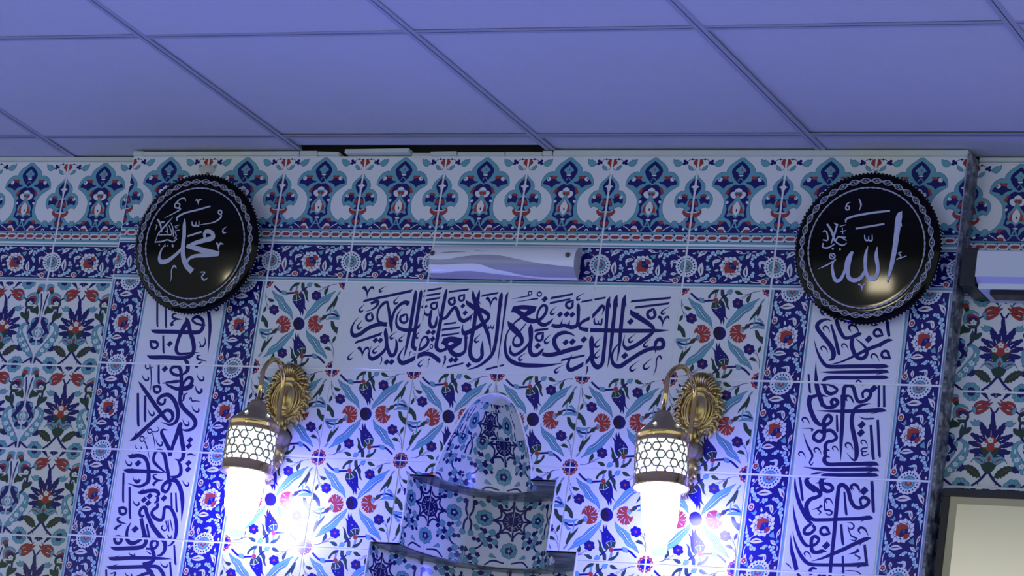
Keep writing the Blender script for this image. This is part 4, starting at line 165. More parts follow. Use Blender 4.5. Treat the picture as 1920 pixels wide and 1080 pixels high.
'bouquet': [(1,2,9,-336,1936,0,-348,1886,0,-397,1865,0,-453,1885,0,-485,1934,0,-473,1984,0,-425,2005,0,-368,1985,0),(1,2,9,-386,1874,0,-398,1824,0,-447,1802,0,-504,1822,0,-535,1871,0,-523,1921,0,-475,1943,0,-418,1923,0),(1,2,9,-475,1872,0,-486,1822,0,-535,1801,0,-592,1820,0,-624,1870,0,-612,1920,0,-563,1941,0,-506,1921,0),(1,2,9,-550,1932,0,-562,1882,0,-610,1861,0,-667,1881,0,-699,1930,0,-687,1980,0,-638,2001,0,-581,1982,0),(1,2,9,-567,2019,0,-579,1969,0,-628,1948,0,-685,1968,0,-717,2017,0,-705,2067,0,-656,2088,0,-599,2069,0),(1,2,9,-517,2082,0,-529,2032,0,-578,2011,0,-635,2030,0,-667,2080,0,-655,2130,0,-606,2151,0,-549,2131,0),(1,2,9,-429,2083,0,-441,2033,0,-489,2012,0,-546,2032,0,-578,2081,0,-566,2131,0,-517,2153,0,-460,2133,0),(1,2,9,-354,2023,0,-365,1973,0,-414,1952,0,-471,1972,0,-503,2021,0,-491,2071,0,-442,2092,0,-385,2072,0),(1,2,1,-410,1978,0,-430,1905,0,-506,1873,0,-593,1902,0,-642,1975,0,-623,2049,0,-547,2080,0,-459,2051,0),(1,1,1,-448,1978,0,-461,1928,0,-512,1906,0,-572,1926,0,-605,1975,0,-592,2025,0,-540,2047,0,-481,2027,0),(1,1,1,-431,1978,0,-438,1962,0,-459,1962,0,-472,1977,0,-465,1993,0,-444,1994,0),(1,1,1,-443,1930,0,-451,1914,0,-471,1914,0,-485,1930,0,-477,1946,0,-457,1946,0),(1,1,1,-492,1910,0,-499,1894,0,-520,1894,0,-533,1909,0,-526,1925,0,-506,1926,0),(1,1,1,-549,1929,0,-556,1913,0,-577,1912,0,-590,1928,0,-583,1944,0,-563,1945,0),(1,1,1,-580,1976,0,-588,1960,0,-608,1959,0,-622,1975,0,-614,1991,0,-594,1991,0),(1,1,1,-568,2023,0,-575,2007,0,-596,2007,0,-609,2023,0,-602,2039,0,-581,2039,0),(1,1,1,-519,2044,0,-526,2028,0,-547,2027,0,-560,2043,0,-553,2059,0,-533,2059,0),(1,1,1,-462,2025,0,-469,2009,0,-490,2009,0,-503,2024,0,-496,2040,0,-476,2041,0),(1,2,9,-339,-23,0,-351,-72,0,-399,-94,0,-456,-75,0,-487,-26,0,-475,23,0,-427,45,0,-371,26,0),(1,2,9,-389,-85,0,-401,-134,0,-449,-156,0,-506,-137,0,-537,-89,0,-525,-39,0,-477,-18,0,-420,-37,0),(1,2,9,-477,-87,0,-489,-137,0,-537,-159,0,-594,-140,0,-625,-91,0,-613,-42,0,-565,-20,0,-508,-39,0),(1,2,9,-551,-29,0,-563,-78,0,-612,-100,0,-668,-81,0,-700,-32,0,-688,17,0,-640,39,0,-583,20,0),(1,2,9,-569,57,0,-581,8,0,-629,-14,0,-686,5,0,-718,53,0,-706,103,0,-657,124,0,-601,105,0),(1,2,9,-519,119,0,-531,70,0,-579,48,0,-636,67,0,-668,116,0,-656,165,0,-607,187,0,-551,168,0),(1,2,9,-431,122,0,-443,72,0,-491,51,0,-548,70,0,-580,118,0,-568,168,0,-519,189,0,-463,170,0),(1,2,9,-356,63,0,-368,13,0,-417,-8,0,-473,11,0,-505,59,0,-493,109,0,-445,130,0,-388,111,0),(1,2,1,-413,18,0,-432,-55,0,-508,-87,0,-595,-59,0,-643,12,0,-624,85,0,-549,117,0,-461,90,0),(1,1,1,-450,17,0,-463,-32,0,-514,-54,0,-573,-35,0,-606,13,0,-593,63,0,-542,84,0,-483,66,0),(1,1,1,-433,18,0,-441,2,0,-461,1,0,-474,17,0,-467,33,0,-447,33,0),(1,1,1,-446,-29,0,-453,-45,0,-473,-46,0,-487,-31,0,-480,-15,0,-459,-14,0),(1,1,1,-494,-50,0,-501,-66,0,-522,-67,0,-535,-51,0,-528,-35,0,-508,-35,0),(1,1,1,-551,-32,0,-558,-48,0,-578,-49,0,-592,-33,0,-585,-17,0,-564,-17,0),(1,1,1,-582,14,0,-589,-2,0,-609,-3,0,-623,13,0,-616,29,0,-595,29,0),(1,1,1,-570,61,0,-577,45,0,-597,45,0,-611,60,0,-603,76,0,-583,76,0),(1,1,1,-521,82,0,-528,66,0,-548,65,0,-562,81,0,-555,97,0,-534,97,0),(1,1,1,-465,64,0,-472,48,0,-492,47,0,-505,63,0,-498,79,0,-478,79,0),(1,1,4,-161,2006,1,-119,1947,0,-89,1920,0,-49,1908,0,-12,1872,0,4,1902,1,-24,2008,1),(0,1,1,-326,1984,31,-234,1938,74,-140,1826,7),(1,3,9,-447,1691,1,-409,1764,0,-299,1814,0,-166,1806,0,-88,1863,1,-124,1796,0,-147,1763,0,-38,1790,1,-108,1716,0,-169,1685,0,-92,1689,1,-175,1605,0,-285,1534,0,-367,1519,1,-403,1601,0),(0,0,1,-400,1681,6,-353,1712,23,-271,1734,6),(0,0,1,-370,1608,6,-313,1621,20,-241,1637,6),(0,1,1,-439,1691,7,-281,1723,11,-127,1773,7),(0,1,1,-397,1595,7,-266,1650,11,-153,1679,7),(1,2,9,-469,1616,1,-467,1683,0,-436,1691,1,-381,1642,0,-380,1581,0,-381,1519,1,-435,1558,0),(0,1,1,-454,1600,34,-505,1573,37,-546,1538,37),(0,1,1,-86,1680,37,-59,1620,40,-26,1568,48),(0,1,0,-18,1588,57,-16,1488,88,4,1355,94),(1,1,0,74,974,1,105,1014,1,77,1048,1,119,1100,1,87,1135,1,112,1188,1,82,1223,1,88,1279,1,64,1313,1,57,1371,1,42,1403,1,3,1422,1,-36,1413,1,-50,1384,1,-56,1328,1,-79,1300,1,-72,1242,1,-101,1215,1,-75,1155,1,-106,1128,1,-63,1066,1,-89,1039,1,-58,991,1),(1,1,1,10,1000,1,12,1048,1,-26,1067,1,-21,1130,1,-63,1148,1,-71,1206,1,-112,1225,1,-136,1277,1,-171,1298,1,-206,1346,1,-235,1369,1,-273,1370,1,-298,1347,1,-294,1316,1,-270,1263,1,-273,1229,1,-237,1181,1,-245,1145,1,-194,1102,1,-204,1066,1,-139,1027,1,-146,993,1,-98,963,1),(1,1,1,-49,957,1,-75,997,1,-111,994,1,-143,1048,1,-181,1042,1,-220,1086,1,-257,1081,1,-303,1112,1,-338,1111,1,-389,1134,1,-421,1139,1,-447,1120,1,-451,1089,1,-431,1065,1,-385,1034,1,-368,1004,1,-317,982,1,-302,948,1,-244,938,1,-230,904,1,-165,904,1,-149,873,1,-100,872,1),(1,1,1,-71,898,1,-109,930,1,-139,915,1,-188,958,1,-219,940,1,-269,971,1,-299,954,1,-351,971,1,-381,959,1,-434,965,1,-463,959,1,-478,933,1,-469,901,1,-442,883,1,-391,867,1,-364,844,1,-311,838,1,-286,809,1,-231,818,1,-206,788,1,-150,810,1,-124,783,1,-82,798,1),(1,1,1,-74,820,1,-118,841,1,-138,818,1,-195,847,1,-214,821,1,-268,838,1,-288,812,1,-337,814,1,-358,794,1,-405,785,1,-428,772,1,-431,741,1,-412,712,1,-383,702,1,-333,700,1,-302,684,1,-256,693,1,-224,672,1,-181,696,1,-148,673,1,-109,710,1,-78,691,1,-47,717,1),(1,1,1,-86,756,1,-121,768,1,-130,746,1,-176,762,1,-184,738,1,-226,745,1,-234,721,1,-269,716,1,-279,697,1,-310,684,1,-323,669,1,-319,644,1,-299,622,1,-276,618,1,-241,623,1,-216,614,1,-185,628,1,-158,614,1,-133,640,1,-106,625,1,-86,661,1,-60,649,1,-44,675,1),(1,1,4,-5,1049,1,-133,980,0,-180,846,0,-139,714,0,5,664,1),(1,2,9,-490,1386,1,-418,1363,0,-398,1425,1,-355,1388,0,-304,1405,1,-248,1317,1,-327,1279,0,-419,1294,0),(0,0,0,-19,1195,7,-14,1095,20),(0,0,1,-140,1106,7,-99,1020,20),(0,0,1,-253,1024,7,-183,972,17),(0,0,1,-288,937,7,-216,912,17),(0,0,1,-310,823,7,-228,825,17),(0,0,1,-217,692,7,-143,661,17),(1,3,12,-15,1099,1,-96,1020,0,-201,912,0,-223,871,0,-167,780,0,-2,737,1),(1,4,1,-207,845,1,-107,814,0,-10,737,1,-49,636,0,-141,647,0),(1,0,0,13,1027,0,8,1007,0,-13,999,0,-37,1006,0,-50,1026,0,-44,1046,0,-24,1055,0,0,1047,0),(1,0,0,57,1002,0,52,982,0,31,973,0,7,981,0,-6,1001,0,0,1021,0,20,1029,0,44,1022,0),(1,0,0,51,959,0,45,939,0,25,931,0,1,939,0,-12,958,0,-7,978,0,14,987,0,37,979,0),(1,0,0,2,958,0,-3,939,0,-23,930,0,-47,938,0,-60,957,0,-55,977,0,-34,986,0,-11,978,0),(1,0,0,-21,1000,0,-26,980,0,-47,972,0,-70,979,0,-83,999,0,-78,1019,0,-58,1028,0,-34,1020,0),(1,0,0,23,990,0,17,968,0,-5,958,0,-31,967,0,-45,988,0,-39,1010,0,-17,1019,0,9,1011,0),(1,2,0,10,989,0,2,973,0,-18,973,0,-31,988,0,-24,1004,0,-4,1005,0),(1,0,1,-115,930,0,-120,911,0,-140,903,0,-162,910,0,-175,929,0,-170,948,0,-150,956,0,-127,949,0),(1,0,1,-73,906,0,-78,887,0,-97,878,0,-120,886,0,-133,904,0,-128,924,0,-108,932,0,-85,924,0),(1,0,1,-79,865,0,-84,846,0,-104,838,0,-126,845,0,-139,864,0,-134,883,0,-114,891,0,-91,884,0),(1,0,1,-125,864,0,-130,845,0,-150,837,0,-172,844,0,-185,863,0,-180,882,0,-160,890,0,-137,883,0),(1,0,1,-147,904,0,-152,885,0,-172,877,0,-195,884,0,-207,903,0,-202,922,0,-183,930,0,-160,923,0),(1,0,1,-105,894,0,-111,873,0,-132,864,0,-157,872,0,-170,893,0,-165,913,0,-144,922,0,-119,914,0),(1,2,1,-118,894,0,-125,878,0,-145,878,0,-157,893,0,-151,908,0,-131,909,0),(1,2,12,-18,763,1,-74,649,0,-79,503,1,-20,491,1),(1,3,4,-24,674,1,-41,597,0,-23,518,1),(1,2,9,-81,514,1,-117,619,0,-276,651,0,-398,502,1,-319,570,0,-249,519,0,-157,468,1),(0,3,1,-296,588,6,-200,573,25,-117,513,8),(0,1,1,-310,597,6,-204,593,10,-107,516,6),(1,4,4,-32,550,1,-173,474,1,-111,363,0,-17,286,1,6,287,1),(0,1,1,-26,312,54,-135,171,54,-236,82,48,-317,27,42),(0,1,1,-226,109,11,-171,57,23),(1,4,1,-527,453,1,-460,457,1,-419,471,1,-369,450,1,-339,460,1,-303,418,1,-261,413,1,-235,373,1,-194,357,1,-186,315,1,-151,289,1,-151,250,1,-111,184,1,-187,209,1,-226,179,1,-256,221,1,-297,200,1,-321,246,1,-365,244,1,-382,290,1,-428,296,1,-436,336,1,-485,354,1),(0,3,1,-473,408,9,-350,351,11,-210,248,6),(1,1,1,-659,314,1,-652,370,0,-618,384,0,-596,425,0,-538,473,1,-504,414,0,-498,347,0,-540,333,0,-572,308,0,-606,325,0),(1,2,9,-964,150,1,-956,243,0,-864,379,0,-733,548,0,-647,676,0,-569,811,0,-607,927,0,-702,952,1,-630,1003,0,-514,945,0,-448,853,0,-460,787,0,-428,754,0,-450,700,0,-453,641,0,-493,620,0,-481,560,0,-535,532,0,-531,473,0,-594,451,0,-610,385,0,-675,370,0,-698,303,0,-770,288,0,-794,221,1),(0,1,1,-647,676,7,-722,568,11,-888,351,9),(1,0,1,-564,630,0,-568,612,0,-587,604,0,-609,611,0,-621,629,0,-616,647,0,-597,655,0,-576,648,0),(1,0,1,-523,607,0,-528,589,0,-547,581,0,-569,588,0,-581,606,0,-576,624,0,-557,632,0,-535,625,0),(1,0,1,-529,568,0,-534,550,0,-553,542,0,-574,549,0,-586,567,0,-582,585,0,-563,593,0,-541,586,0),(1,0,1,-573,567,0,-578,549,0,-597,541,0,-619,548,0,-631,566,0,-626,584,0,-607,592,0,-585,585,0),(1,0,1,-594,606,0,-599,587,0,-618,579,0,-640,586,0,-652,604,0,-647,623,0,-628,631,0,-607,623,0),(1,0,1,-554,596,0,-559,576,0,-580,567,0,-604,575,0,-617,594,0,-611,614,0,-591,623,0,-567,615,0),(1,2,1,-567,595,0,-573,581,0,-592,580,0,-604,595,0,-598,609,0,-579,610,0),(1,0,1,-675,496,0,-680,478,0,-698,471,0,-719,477,0,-730,494,0,-726,512,0,-708,519,0,-687,513,0),(1,0,1,-637,474,0,-641,456,0,-659,449,0,-680,456,0,-692,473,0,-687,490,0,-669,498,0,-648,491,0),(1,0,1,-642,437,0,-647,419,0,-665,412,0,-686,419,0,-697,436,0,-693,453,0,-675,461,0,-654,454,0),(1,0,1,-684,436,0,-689,418,0,-707,411,0,-728,418,0,-739,435,0,-735,452,0,-717,460,0,-696,453,0),(1,0,1,-705,472,0,-709,455,0,-727,447,0,-748,454,0,-760,471,0,-755,488,0,-737,496,0,-716,489,0),(1,0,1,-666,463,0,-671,444,0,-691,436,0,-713,443,0,-726,462,0,-721,480,0,-702,489,0,-679,481,0),(1,2,1,-678,463,0,-684,449,0,-702,448,0,-714,462,0,-708,476,0,-690,476,0),(1,0,1,-783,379,0,-788,362,0,-805,355,0,-825,361,0,-835,377,0,-831,394,0,-814,401,0,-794,395,0),(1,0,1,-747,358,0,-751,341,0,-768,334,0,-788,340,0,-799,357,0,-794,373,0,-777,380,0,-758,374,0),(1,0,1,-752,323,0,-756,306,0,-773,299,0,-793,305,0,-804,321,0,-800,338,0,-783,345,0,-763,339,0),(1,0,1,-792,322,0,-796,305,0,-813,298,0,-833,304,0,-844,321,0,-840,337,0,-823,344,0,-803,338,0),(1,0,1,-811,356,0,-816,340,0,-833,333,0,-853,339,0,-863,355,0,-859,372,0,-842,379,0,-822,372,0),(1,0,1,-775,347,0,-779,330,0,-798,322,0,-820,329,0,-831,346,0,-827,364,0,-808,372,0,-787,365,0),(1,2,1,-786,347,0,-792,334,0,-809,334,0,-820,346,0,-814,360,0,-797,360,0),(1,0,1,-507,765,0,-520,720,0,-540,724,0,-546,773,0,-532,818,0,-512,814,0),(0,1,1,-530,692,7,-564,638,13),(0,1,1,-620,544,7,-664,503,13),(0,1,0,-1007,495,57,-1005,322,46,-997,149,48),(1,1,1,-1005,189,1,-917,165,0,-924,85,0,-970,4,1,-1057,2,1,-1054,135,0),(0,1,1,-915,151,43,-827,87,51,-719,21,28),(1,2,9,-1019,921,1,-908,857,0,-867,765,0,-910,684,0,-1014,641,1,-1072,667,1),(1,0,1,-1004,848,1,-931,823,0,-921,737,0,-1003,682,1,-1033,694,1),(0,1,1,-980,802,6,-961,749,20,-991,709,6),(1,1,1,-1030,608,1,-936,590,0,-887,644,0,-834,639,0,-814,539,0,-867,505,1,-927,543,0,-1010,508,1),(1,2,9,-1009,502,1,-928,550,0,-867,505,1,-912,468,0,-1002,469,1),(1,1,1,-902,644,1,-809,699,0,-700,742,0,-727,828,0,-789,900,0,-773,1007,0,-847,1112,0,-955,1123,0,-970,1016,0,-906,884,0,-827,792,0,-847,738,1),(1,2,9,-894,1084,1,-815,1099,0,-775,1020,0,-813,979,1),(1,2,9,-778,920,1,-708,941,0,-697,828,0,-756,847,1),(1,2,9,-747,767,1,-744,674,0,-814,579,1,-837,619,0,-821,686,0),(1,2,9,-955,1123,0,-967,1087,0,-1012,1071,0,-1062,1085,0,-1089,1120,0,-1077,1157,0,-1032,1172,0,-982,1158,0),(0,1,1,-907,1706,34,-948,1498,31,-979,1283,31,-984,1122,26),(1,2,9,-953,1746,1,-1000,1832,0,-972,1913,0,-901,1934,0,-807,1916,0,-772,1843,1,-872,1868,0,-905,1807,0),(1,3,9,-777,1806,0,-790,1766,0,-838,1749,0,-892,1765,0,-921,1804,0,-908,1844,0,-860,1861,0,-806,1846,0),(1,4,1,-888,1760,1,-840,1781,0,-775,1782,1,-756,1702,0,-796,1677,0,-864,1714,0),(1,2,9,-836,1426,1,-871,1539,0,-841,1674,0,-716,1727,0,-578,1672,0,-539,1605,1,-658,1664,0,-758,1635,0,-780,1447,1),(1,3,9,-777,1447,1,-801,1587,0,-701,1649,0,-566,1592,1,-576,1478,0,-673,1436,0),(1,1,1,-740,1475,1,-752,1568,0,-645,1597,0,-568,1551,1,-591,1477,0),(1,4,1,-778,1401,1,-652,1410,0,-588,1464,0,-554,1605,1,-511,1452,0,-579,1344,0,-697,1335,0),(1,0,1,-616,1499,0,-621,1479,0,-642,1470,0,-666,1478,0,-679,1498,0,-674,1518,0,-653,1527,0,-629,1519,0),(1,0,1,-572,1474,0,-577,1453,0,-597,1445,0,-621,1453,0,-635,1472,0,-629,1492,0,-609,1501,0,-585,1493,0),(1,0,1,-578,1431,0,-583,1411,0,-604,1402,0,-628,1410,0,-641,1430,0,-636,1450,0,-615,1458,0,-591,1451,0),(1,0,1,-626,1430,0,-632,1410,0,-652,1401,0,-676,1409,0,-690,1429,0,-684,1449,0,-664,1458,0,-640,1450,0),(1,0,1,-650,1472,0,-655,1452,0,-676,1443,0,-700,1451,0,-713,1471,0,-708,1491,0,-687,1500,0,-663,1492,0),(1,0,1,-606,1461,0,-611,1439,0,-634,1430,0,-660,1438,0,-674,1460,0,-669,1482,0,-646,1491,0,-620,1483,0),(1,2,1,-619,1461,0,-626,1445,0,-647,1444,0,-661,1460,0,-654,1476,0,-633,1477,0),(0,1,1,-579,1357,48,-579,1211,54,-627,1063,51,-727,961,40),(1,4,1,-908,1177,1,-920,1284,0,-861,1439,1,-810,1373,0,-673,1329,1,-717,1248,0,-840,1226,0),(1,4,1,-676,1042,1,-686,1168,0,-643,1303,1,-577,1184,1,-528,1238,0,-448,1250,0,-435,1207,0,-477,1133,0,-572,1084,0)],
'tulip': [(1,1,0,-837,995,0,-916,1132,0,-1074,1132,0,-1153,995,0,-1074,858,0,-916,858,0),(1,3,0,-922,858,0,-940,889,0,-976,889,0,-994,858,0,-976,827,0,-940,827,0),(1,0,0,-951,871,0,-957,881,0,-968,881,0,-973,871,0,-968,862,0,-957,862,0),(1,3,0,-859,894,0,-877,926,0,-913,926,0,-931,894,0,-913,863,0,-877,863,0),(1,0,0,-894,904,0,-899,914,0,-910,914,0,-916,904,0,-910,895,0,-899,895,0),(1,3,0,-822,958,0,-840,989,0,-876,989,0,-894,958,0,-876,927,0,-840,927,0),(1,0,0,-860,962,0,-866,971,0,-877,971,0,-882,962,0,-877,952,0,-866,952,0),(1,1,0,1153,995,0,1074,1132,0,916,1132,0,837,995,0,916,858,0,1074,858,0),(1,3,0,894,958,0,876,990,0,840,990,0,822,958,0,840,927,0,876,927,0),(1,0,0,882,962,0,877,972,0,866,972,0,860,962,0,866,953,0,877,953,0),(1,3,0,930,895,0,912,926,0,876,926,0,858,895,0,876,864,0,912,864,0),(1,0,0,915,905,0,910,914,0,899,914,0,893,905,0,899,895,0,910,895,0),(1,3,0,994,858,0,976,889,0,940,889,0,922,858,0,940,827,0,976,827,0),(1,0,0,973,871,0,967,881,0,956,881,0,951,871,0,956,862,0,967,862,0),(1,1,0,1153,-995,0,1074,-858,0,916,-858,0,837,-995,0,916,-1132,0,1074,-1132,0),(1,3,0,994,-858,0,976,-827,0,940,-827,0,922,-858,0,940,-889,0,976,-889,0),(1,0,0,973,-871,0,968,-862,0,957,-862,0,951,-871,0,957,-881,0,968,-881,0),(1,3,0,931,-894,0,913,-863,0,877,-863,0,859,-894,0,877,-926,0,913,-926,0),(1,0,0,916,-904,0,910,-895,0,899,-895,0,894,-904,0,899,-914,0,910,-914,0),(1,3,0,894,-958,0,876,-927,0,840,-927,0,822,-958,0,840,-989,0,876,-989,0),(1,0,0,882,-962,0,877,-952,0,866,-952,0,860,-962,0,866,-971,0,877,-971,0),(1,1,0,-837,-995,0,-916,-858,0,-1074,-858,0,-1153,-995,0,-1074,-1132,0,-916,-1132,0),(1,3,0,-822,-958,0,-840,-927,0,-876,-927,0,-894,-958,0,-876,-990,0,-840,-990,0),(1,0,0,-860,-962,0,-866,-953,0,-877,-953,0,-882,-962,0,-877,-972,0,-866,-972,0),(1,3,0,-858,-895,0,-876,-864,0,-912,-864,0,-930,-895,0,-912,-926,0,-876,-926,0),(1,0,0,-893,-905,0,-899,-895,0,-910,-895,0,-915,-905,0,-910,-914,0,-899,-914,0),(1,3,0,-922,-858,0,-940,-827,0,-976,-827,0,-994,-858,0,-976,-889,0,-940,-889,0),(1,0,0,-951,-871,0,-956,-862,0,-967,-862,0,-973,-871,0,-967,-881,0,-956,-881,0),(0,1,2,-782,876,42,-664,779,47,-567,725,44,-463,708,47,-356,715,47,-244,724,44),(1,2,10,-572,719,1,-566,774,0,-469,760,1,-431,665,1,-538,679,0),(0,2,2,-205,966,29,-209,873,31,-210,787,29),(0,1,2,-152,967,9,-183,874,9,-192,787,9),(0,1,2,-226,966,8,-223,873,8,-228,786,8),(1,4,2,-375,761,1,-370,833,0,-264,953,0,-143,967,1,-181,905,0,-299,847,0,-332,766,0),(1,4,2,-115,964,1,-38,965,1,-7,852,0,82,754,0,98,631,0,154,511,1,71,575,0,23,679,0,-45,777,0,-96,838,0),(0,1,2,-82,761,36,-17,808,44,49,867,36),(1,2,10,33,908,1,68,958,0,166,963,1,133,869,0,61,875,0),(1,1,2,-263,680,1,-273,563,0,-205,453,0,-90,344,0,-37,271,0,-7,191,1,10,296,1,53,186,1,62,285,0,39,371,1,155,289,1,78,396,0,42,568,0,-16,703,0,-82,761,1,-163,688,0),(1,4,2,-263,680,1,-269,588,0,-240,549,1,-164,540,0,-114,559,0,-50,589,0,-47,727,0,-90,764,1,-157,688,0),(0,0,2,-179,663,10,-173,589,12,-153,534,10),(0,0,2,-140,670,10,-106,628,12,-59,591,10),(0,0,2,-247,551,8,-164,540,10,-114,559,8,-52,589,8),(0,0,2,-74,752,10,-12,703,18,30,642,5),(1,3,2,-139,734,0,-149,698,0,-186,682,0,-229,696,0,-252,733,0,-242,770,0,-205,785,0,-162,771,0),(1,0,2,-62,468,0,-65,460,0,-75,460,0,-81,467,0,-77,475,0,-68,475,0),(1,0,2,-146,491,0,-150,483,0,-159,483,0,-165,491,0,-162,498,0,-152,498,0),(1,4,2,204,944,1,286,949,0,416,859,1,303,854,0,230,890,0),(0,1,2,779,938,10,651,924,12,526,875,12,416,859,8),(0,1,2,527,873,9,441,828,9,331,771,10),(0,1,2,584,886,9,493,835,9,386,762,9),(0,1,2,664,924,8,602,899,9,579,861,6),(1,4,2,585,888,1,584,787,0,538,669,1,497,718,0,499,798,0),(1,1,2,441,640,0,431,604,0,395,589,0,353,603,0,331,639,0,341,675,0,377,690,0,418,676,0),(1,1,2,388,597,0,378,561,0,342,546,0,300,560,0,278,595,0,288,631,0,324,647,0,365,633,0),(1,1,2,313,623,0,303,587,0,267,572,0,226,586,0,204,621,0,214,657,0,250,673,0,291,659,0),(1,1,2,292,693,0,282,656,0,246,641,0,205,655,0,182,691,0,192,727,0,228,742,0,270,728,0),(1,1,2,345,736,0,335,700,0,299,684,0,258,698,0,235,734,0,245,770,0,281,785,0,323,771,0),(1,1,2,419,710,0,410,674,0,373,658,0,332,672,0,310,708,0,320,744,0,356,759,0,397,745,0),(1,1,2,377,667,0,365,624,0,322,605,0,273,622,0,246,664,0,258,707,0,301,726,0,350,709,0),(1,3,2,343,666,0,337,645,0,317,637,0,293,645,0,280,665,0,286,686,0,307,694,0,330,686,0),(1,1,2,-563,298,0,-573,262,0,-609,246,0,-651,260,0,-673,296,0,-664,332,0,-627,347,0,-585,333,0),(1,1,2,-616,254,0,-626,218,0,-663,203,0,-704,217,0,-727,252,0,-717,288,0,-681,304,0,-639,290,0),(1,1,2,-691,280,0,-701,244,0,-738,228,0,-779,243,0,-802,278,0,-792,314,0,-756,330,0,-714,316,0),(1,1,2,-713,350,0,-723,313,0,-760,298,0,-801,312,0,-824,348,0,-814,384,0,-778,399,0,-736,385,0),(1,1,2,-660,393,0,-670,357,0,-706,341,0,-748,355,0,-770,391,0,-761,427,0,-724,443,0,-682,429,0),(1,1,2,-585,367,0,-594,331,0,-631,315,0,-673,329,0,-695,365,0,-685,401,0,-649,417,0,-607,403,0),(1,1,2,-628,324,0,-639,281,0,-683,262,0,-732,279,0,-759,321,0,-747,364,0,-704,383,0,-654,366,0),(1,3,2,-662,323,0,-667,303,0,-688,294,0,-712,302,0,-725,322,0,-719,343,0,-698,352,0,-675,344,0),(1,2,10,107,101,1,130,237,0,235,399,0,354,562,0,535,669,0,787,788,1,700,678,0,641,554,0,488,441,0,372,303,0,240,215,0),(0,0,2,155,170,4,268,289,15,381,402,18,484,502,15,605,572,4),(0,1,2,153,182,4,264,307,9,378,420,9,504,540,9,667,678,4),(0,1,2,171,152,4,284,271,8,398,384,8,500,484,8,620,560,4),(1,2,10,-833,782,1,-674,682,0,-528,620,0,-424,488,0,-261,328,0,-183,114,1,-295,217,0,-444,298,0,-567,384,0,-611,483,0,-727,604,0),(0,0,2,-691,630,4,-600,569,16,-517,484,18,-415,362,16,-306,278,4),(0,1,2,-740,679,4,-617,594,9,-506,497,9,-405,381,9,-275,254,4),(0,1,2,-672,599,4,-595,545,8,-527,465,8,-425,344,8,-317,266,4),(0,1,2,-974,737,10,-952,576,10,-889,453,10,-793,380,10),(0,1,2,-903,453,9,-856,379,9,-806,324,9),(0,1,2,-947,663,8,-915,595,10,-870,571,8),(1,4,2,-897,587,1,-789,572,0,-713,540,1,-775,492,0,-854,522,0),(1,4,2,-899,415,1,-889,316,0,-956,238,1,-957,340,0),(1,3,2,458,35,1,432,108,0,454,176,0,435,206,1,374,211,0,299,185,0,252,147,0,227,61,0,258,-25,0,326,-121,0,431,-177,0,520,-150,0,583,-73,0,588,13,1,541,-19,1),(1,3,2,536,-150,0,531,-169,0,511,-177,0,489,-170,0,478,-151,0,483,-132,0,502,-124,0,524,-131,0),(1,3,2,480,-167,0,474,-186,0,455,-194,0,433,-187,0,421,-168,0,426,-149,0,446,-141,0,468,-148,0),(1,3,2,418,-160,0,413,-180,0,393,-188,0,371,-180,0,360,-162,0,365,-142,0,384,-134,0,406,-142,0),(1,3,2,359,-131,0,353,-150,0,334,-159,0,312,-151,0,300,-132,0,306,-113,0,325,-105,0,347,-112,0),(1,3,2,310,-83,0,304,-102,0,285,-111,0,263,-103,0,251,-84,0,256,-65,0,276,-57,0,298,-64,0),(1,3,2,277,-23,0,272,-42,0,252,-50,0,230,-43,0,218,-24,0,224,-4,0,243,4,0,265,-4,0),(1,3,2,265,43,0,259,24,0,240,16,0,218,23,0,206,42,0,211,61,0,231,70,0,253,62,0),(1,3,2,275,105,0,269,86,0,250,78,0,228,85,0,216,104,0,221,124,0,241,132,0,263,124,0),(1,3,2,306,156,0,300,137,0,281,129,0,259,136,0,247,155,0,252,174,0,272,183,0,294,175,0),(0,0,2,242,36,13,372,31,6),(0,0,2,297,-97,13,382,-22,6),(0,0,2,402,-160,15,417,-52,6),(0,0,2,279,148,15,356,88,6),(0,0,2,528,-136,10,471,-39,5),(1,2,10,433,102,1,489,164,0,554,110,1,501,33,1),(1,3,2,567,129,0,560,105,0,536,94,0,508,103,0,493,127,0,499,152,0,524,162,0,552,153,0),(1,4,2,530,144,1,558,215,0,657,229,1,644,155,0,572,108,1),(0,1,2,633,216,36,741,247,41,848,239,44,967,182,38),(1,2,10,781,321,1,850,347,0,957,222,0,983,165,1,884,264,0,823,306,0),(1,2,10,646,116,1,777,188,0,978,192,1,976,129,0,799,137,0),(0,2,2,730,372,28,729,273,31,732,181,28),(0,2,2,900,770,26,866,718,31,828,666,28),(0,1,2,877,770,8,813,674,8),(1,4,2,818,666,1,857,634,0,833,484,0,785,358,1,775,434,1,717,384,0,616,277,1,642,370,0,745,532,0),(1,4,2,767,96,1,838,82,0,907,-30,0,1000,-67,0,995,-217,1,902,-152,0,804,-44,0),(0,1,2,689,-224,5,633,-207,8),(1,1,0,130,16,0,106,-91,0,12,-137,0,-98,-95,0,-158,10,0,-135,117,0,-40,162,0,69,121,0),(1,6,0,32,1,0,23,-94,0,-32,-135,0,-102,-97,0,-144,-2,0,-135,94,0,-80,135,0,-11,96,0),(0,1,2,-253,131,10,-256,88,4),(0,1,2,-228,64,10,-192,71,4),(0,1,2,176,-106,10,208,-99,4)],
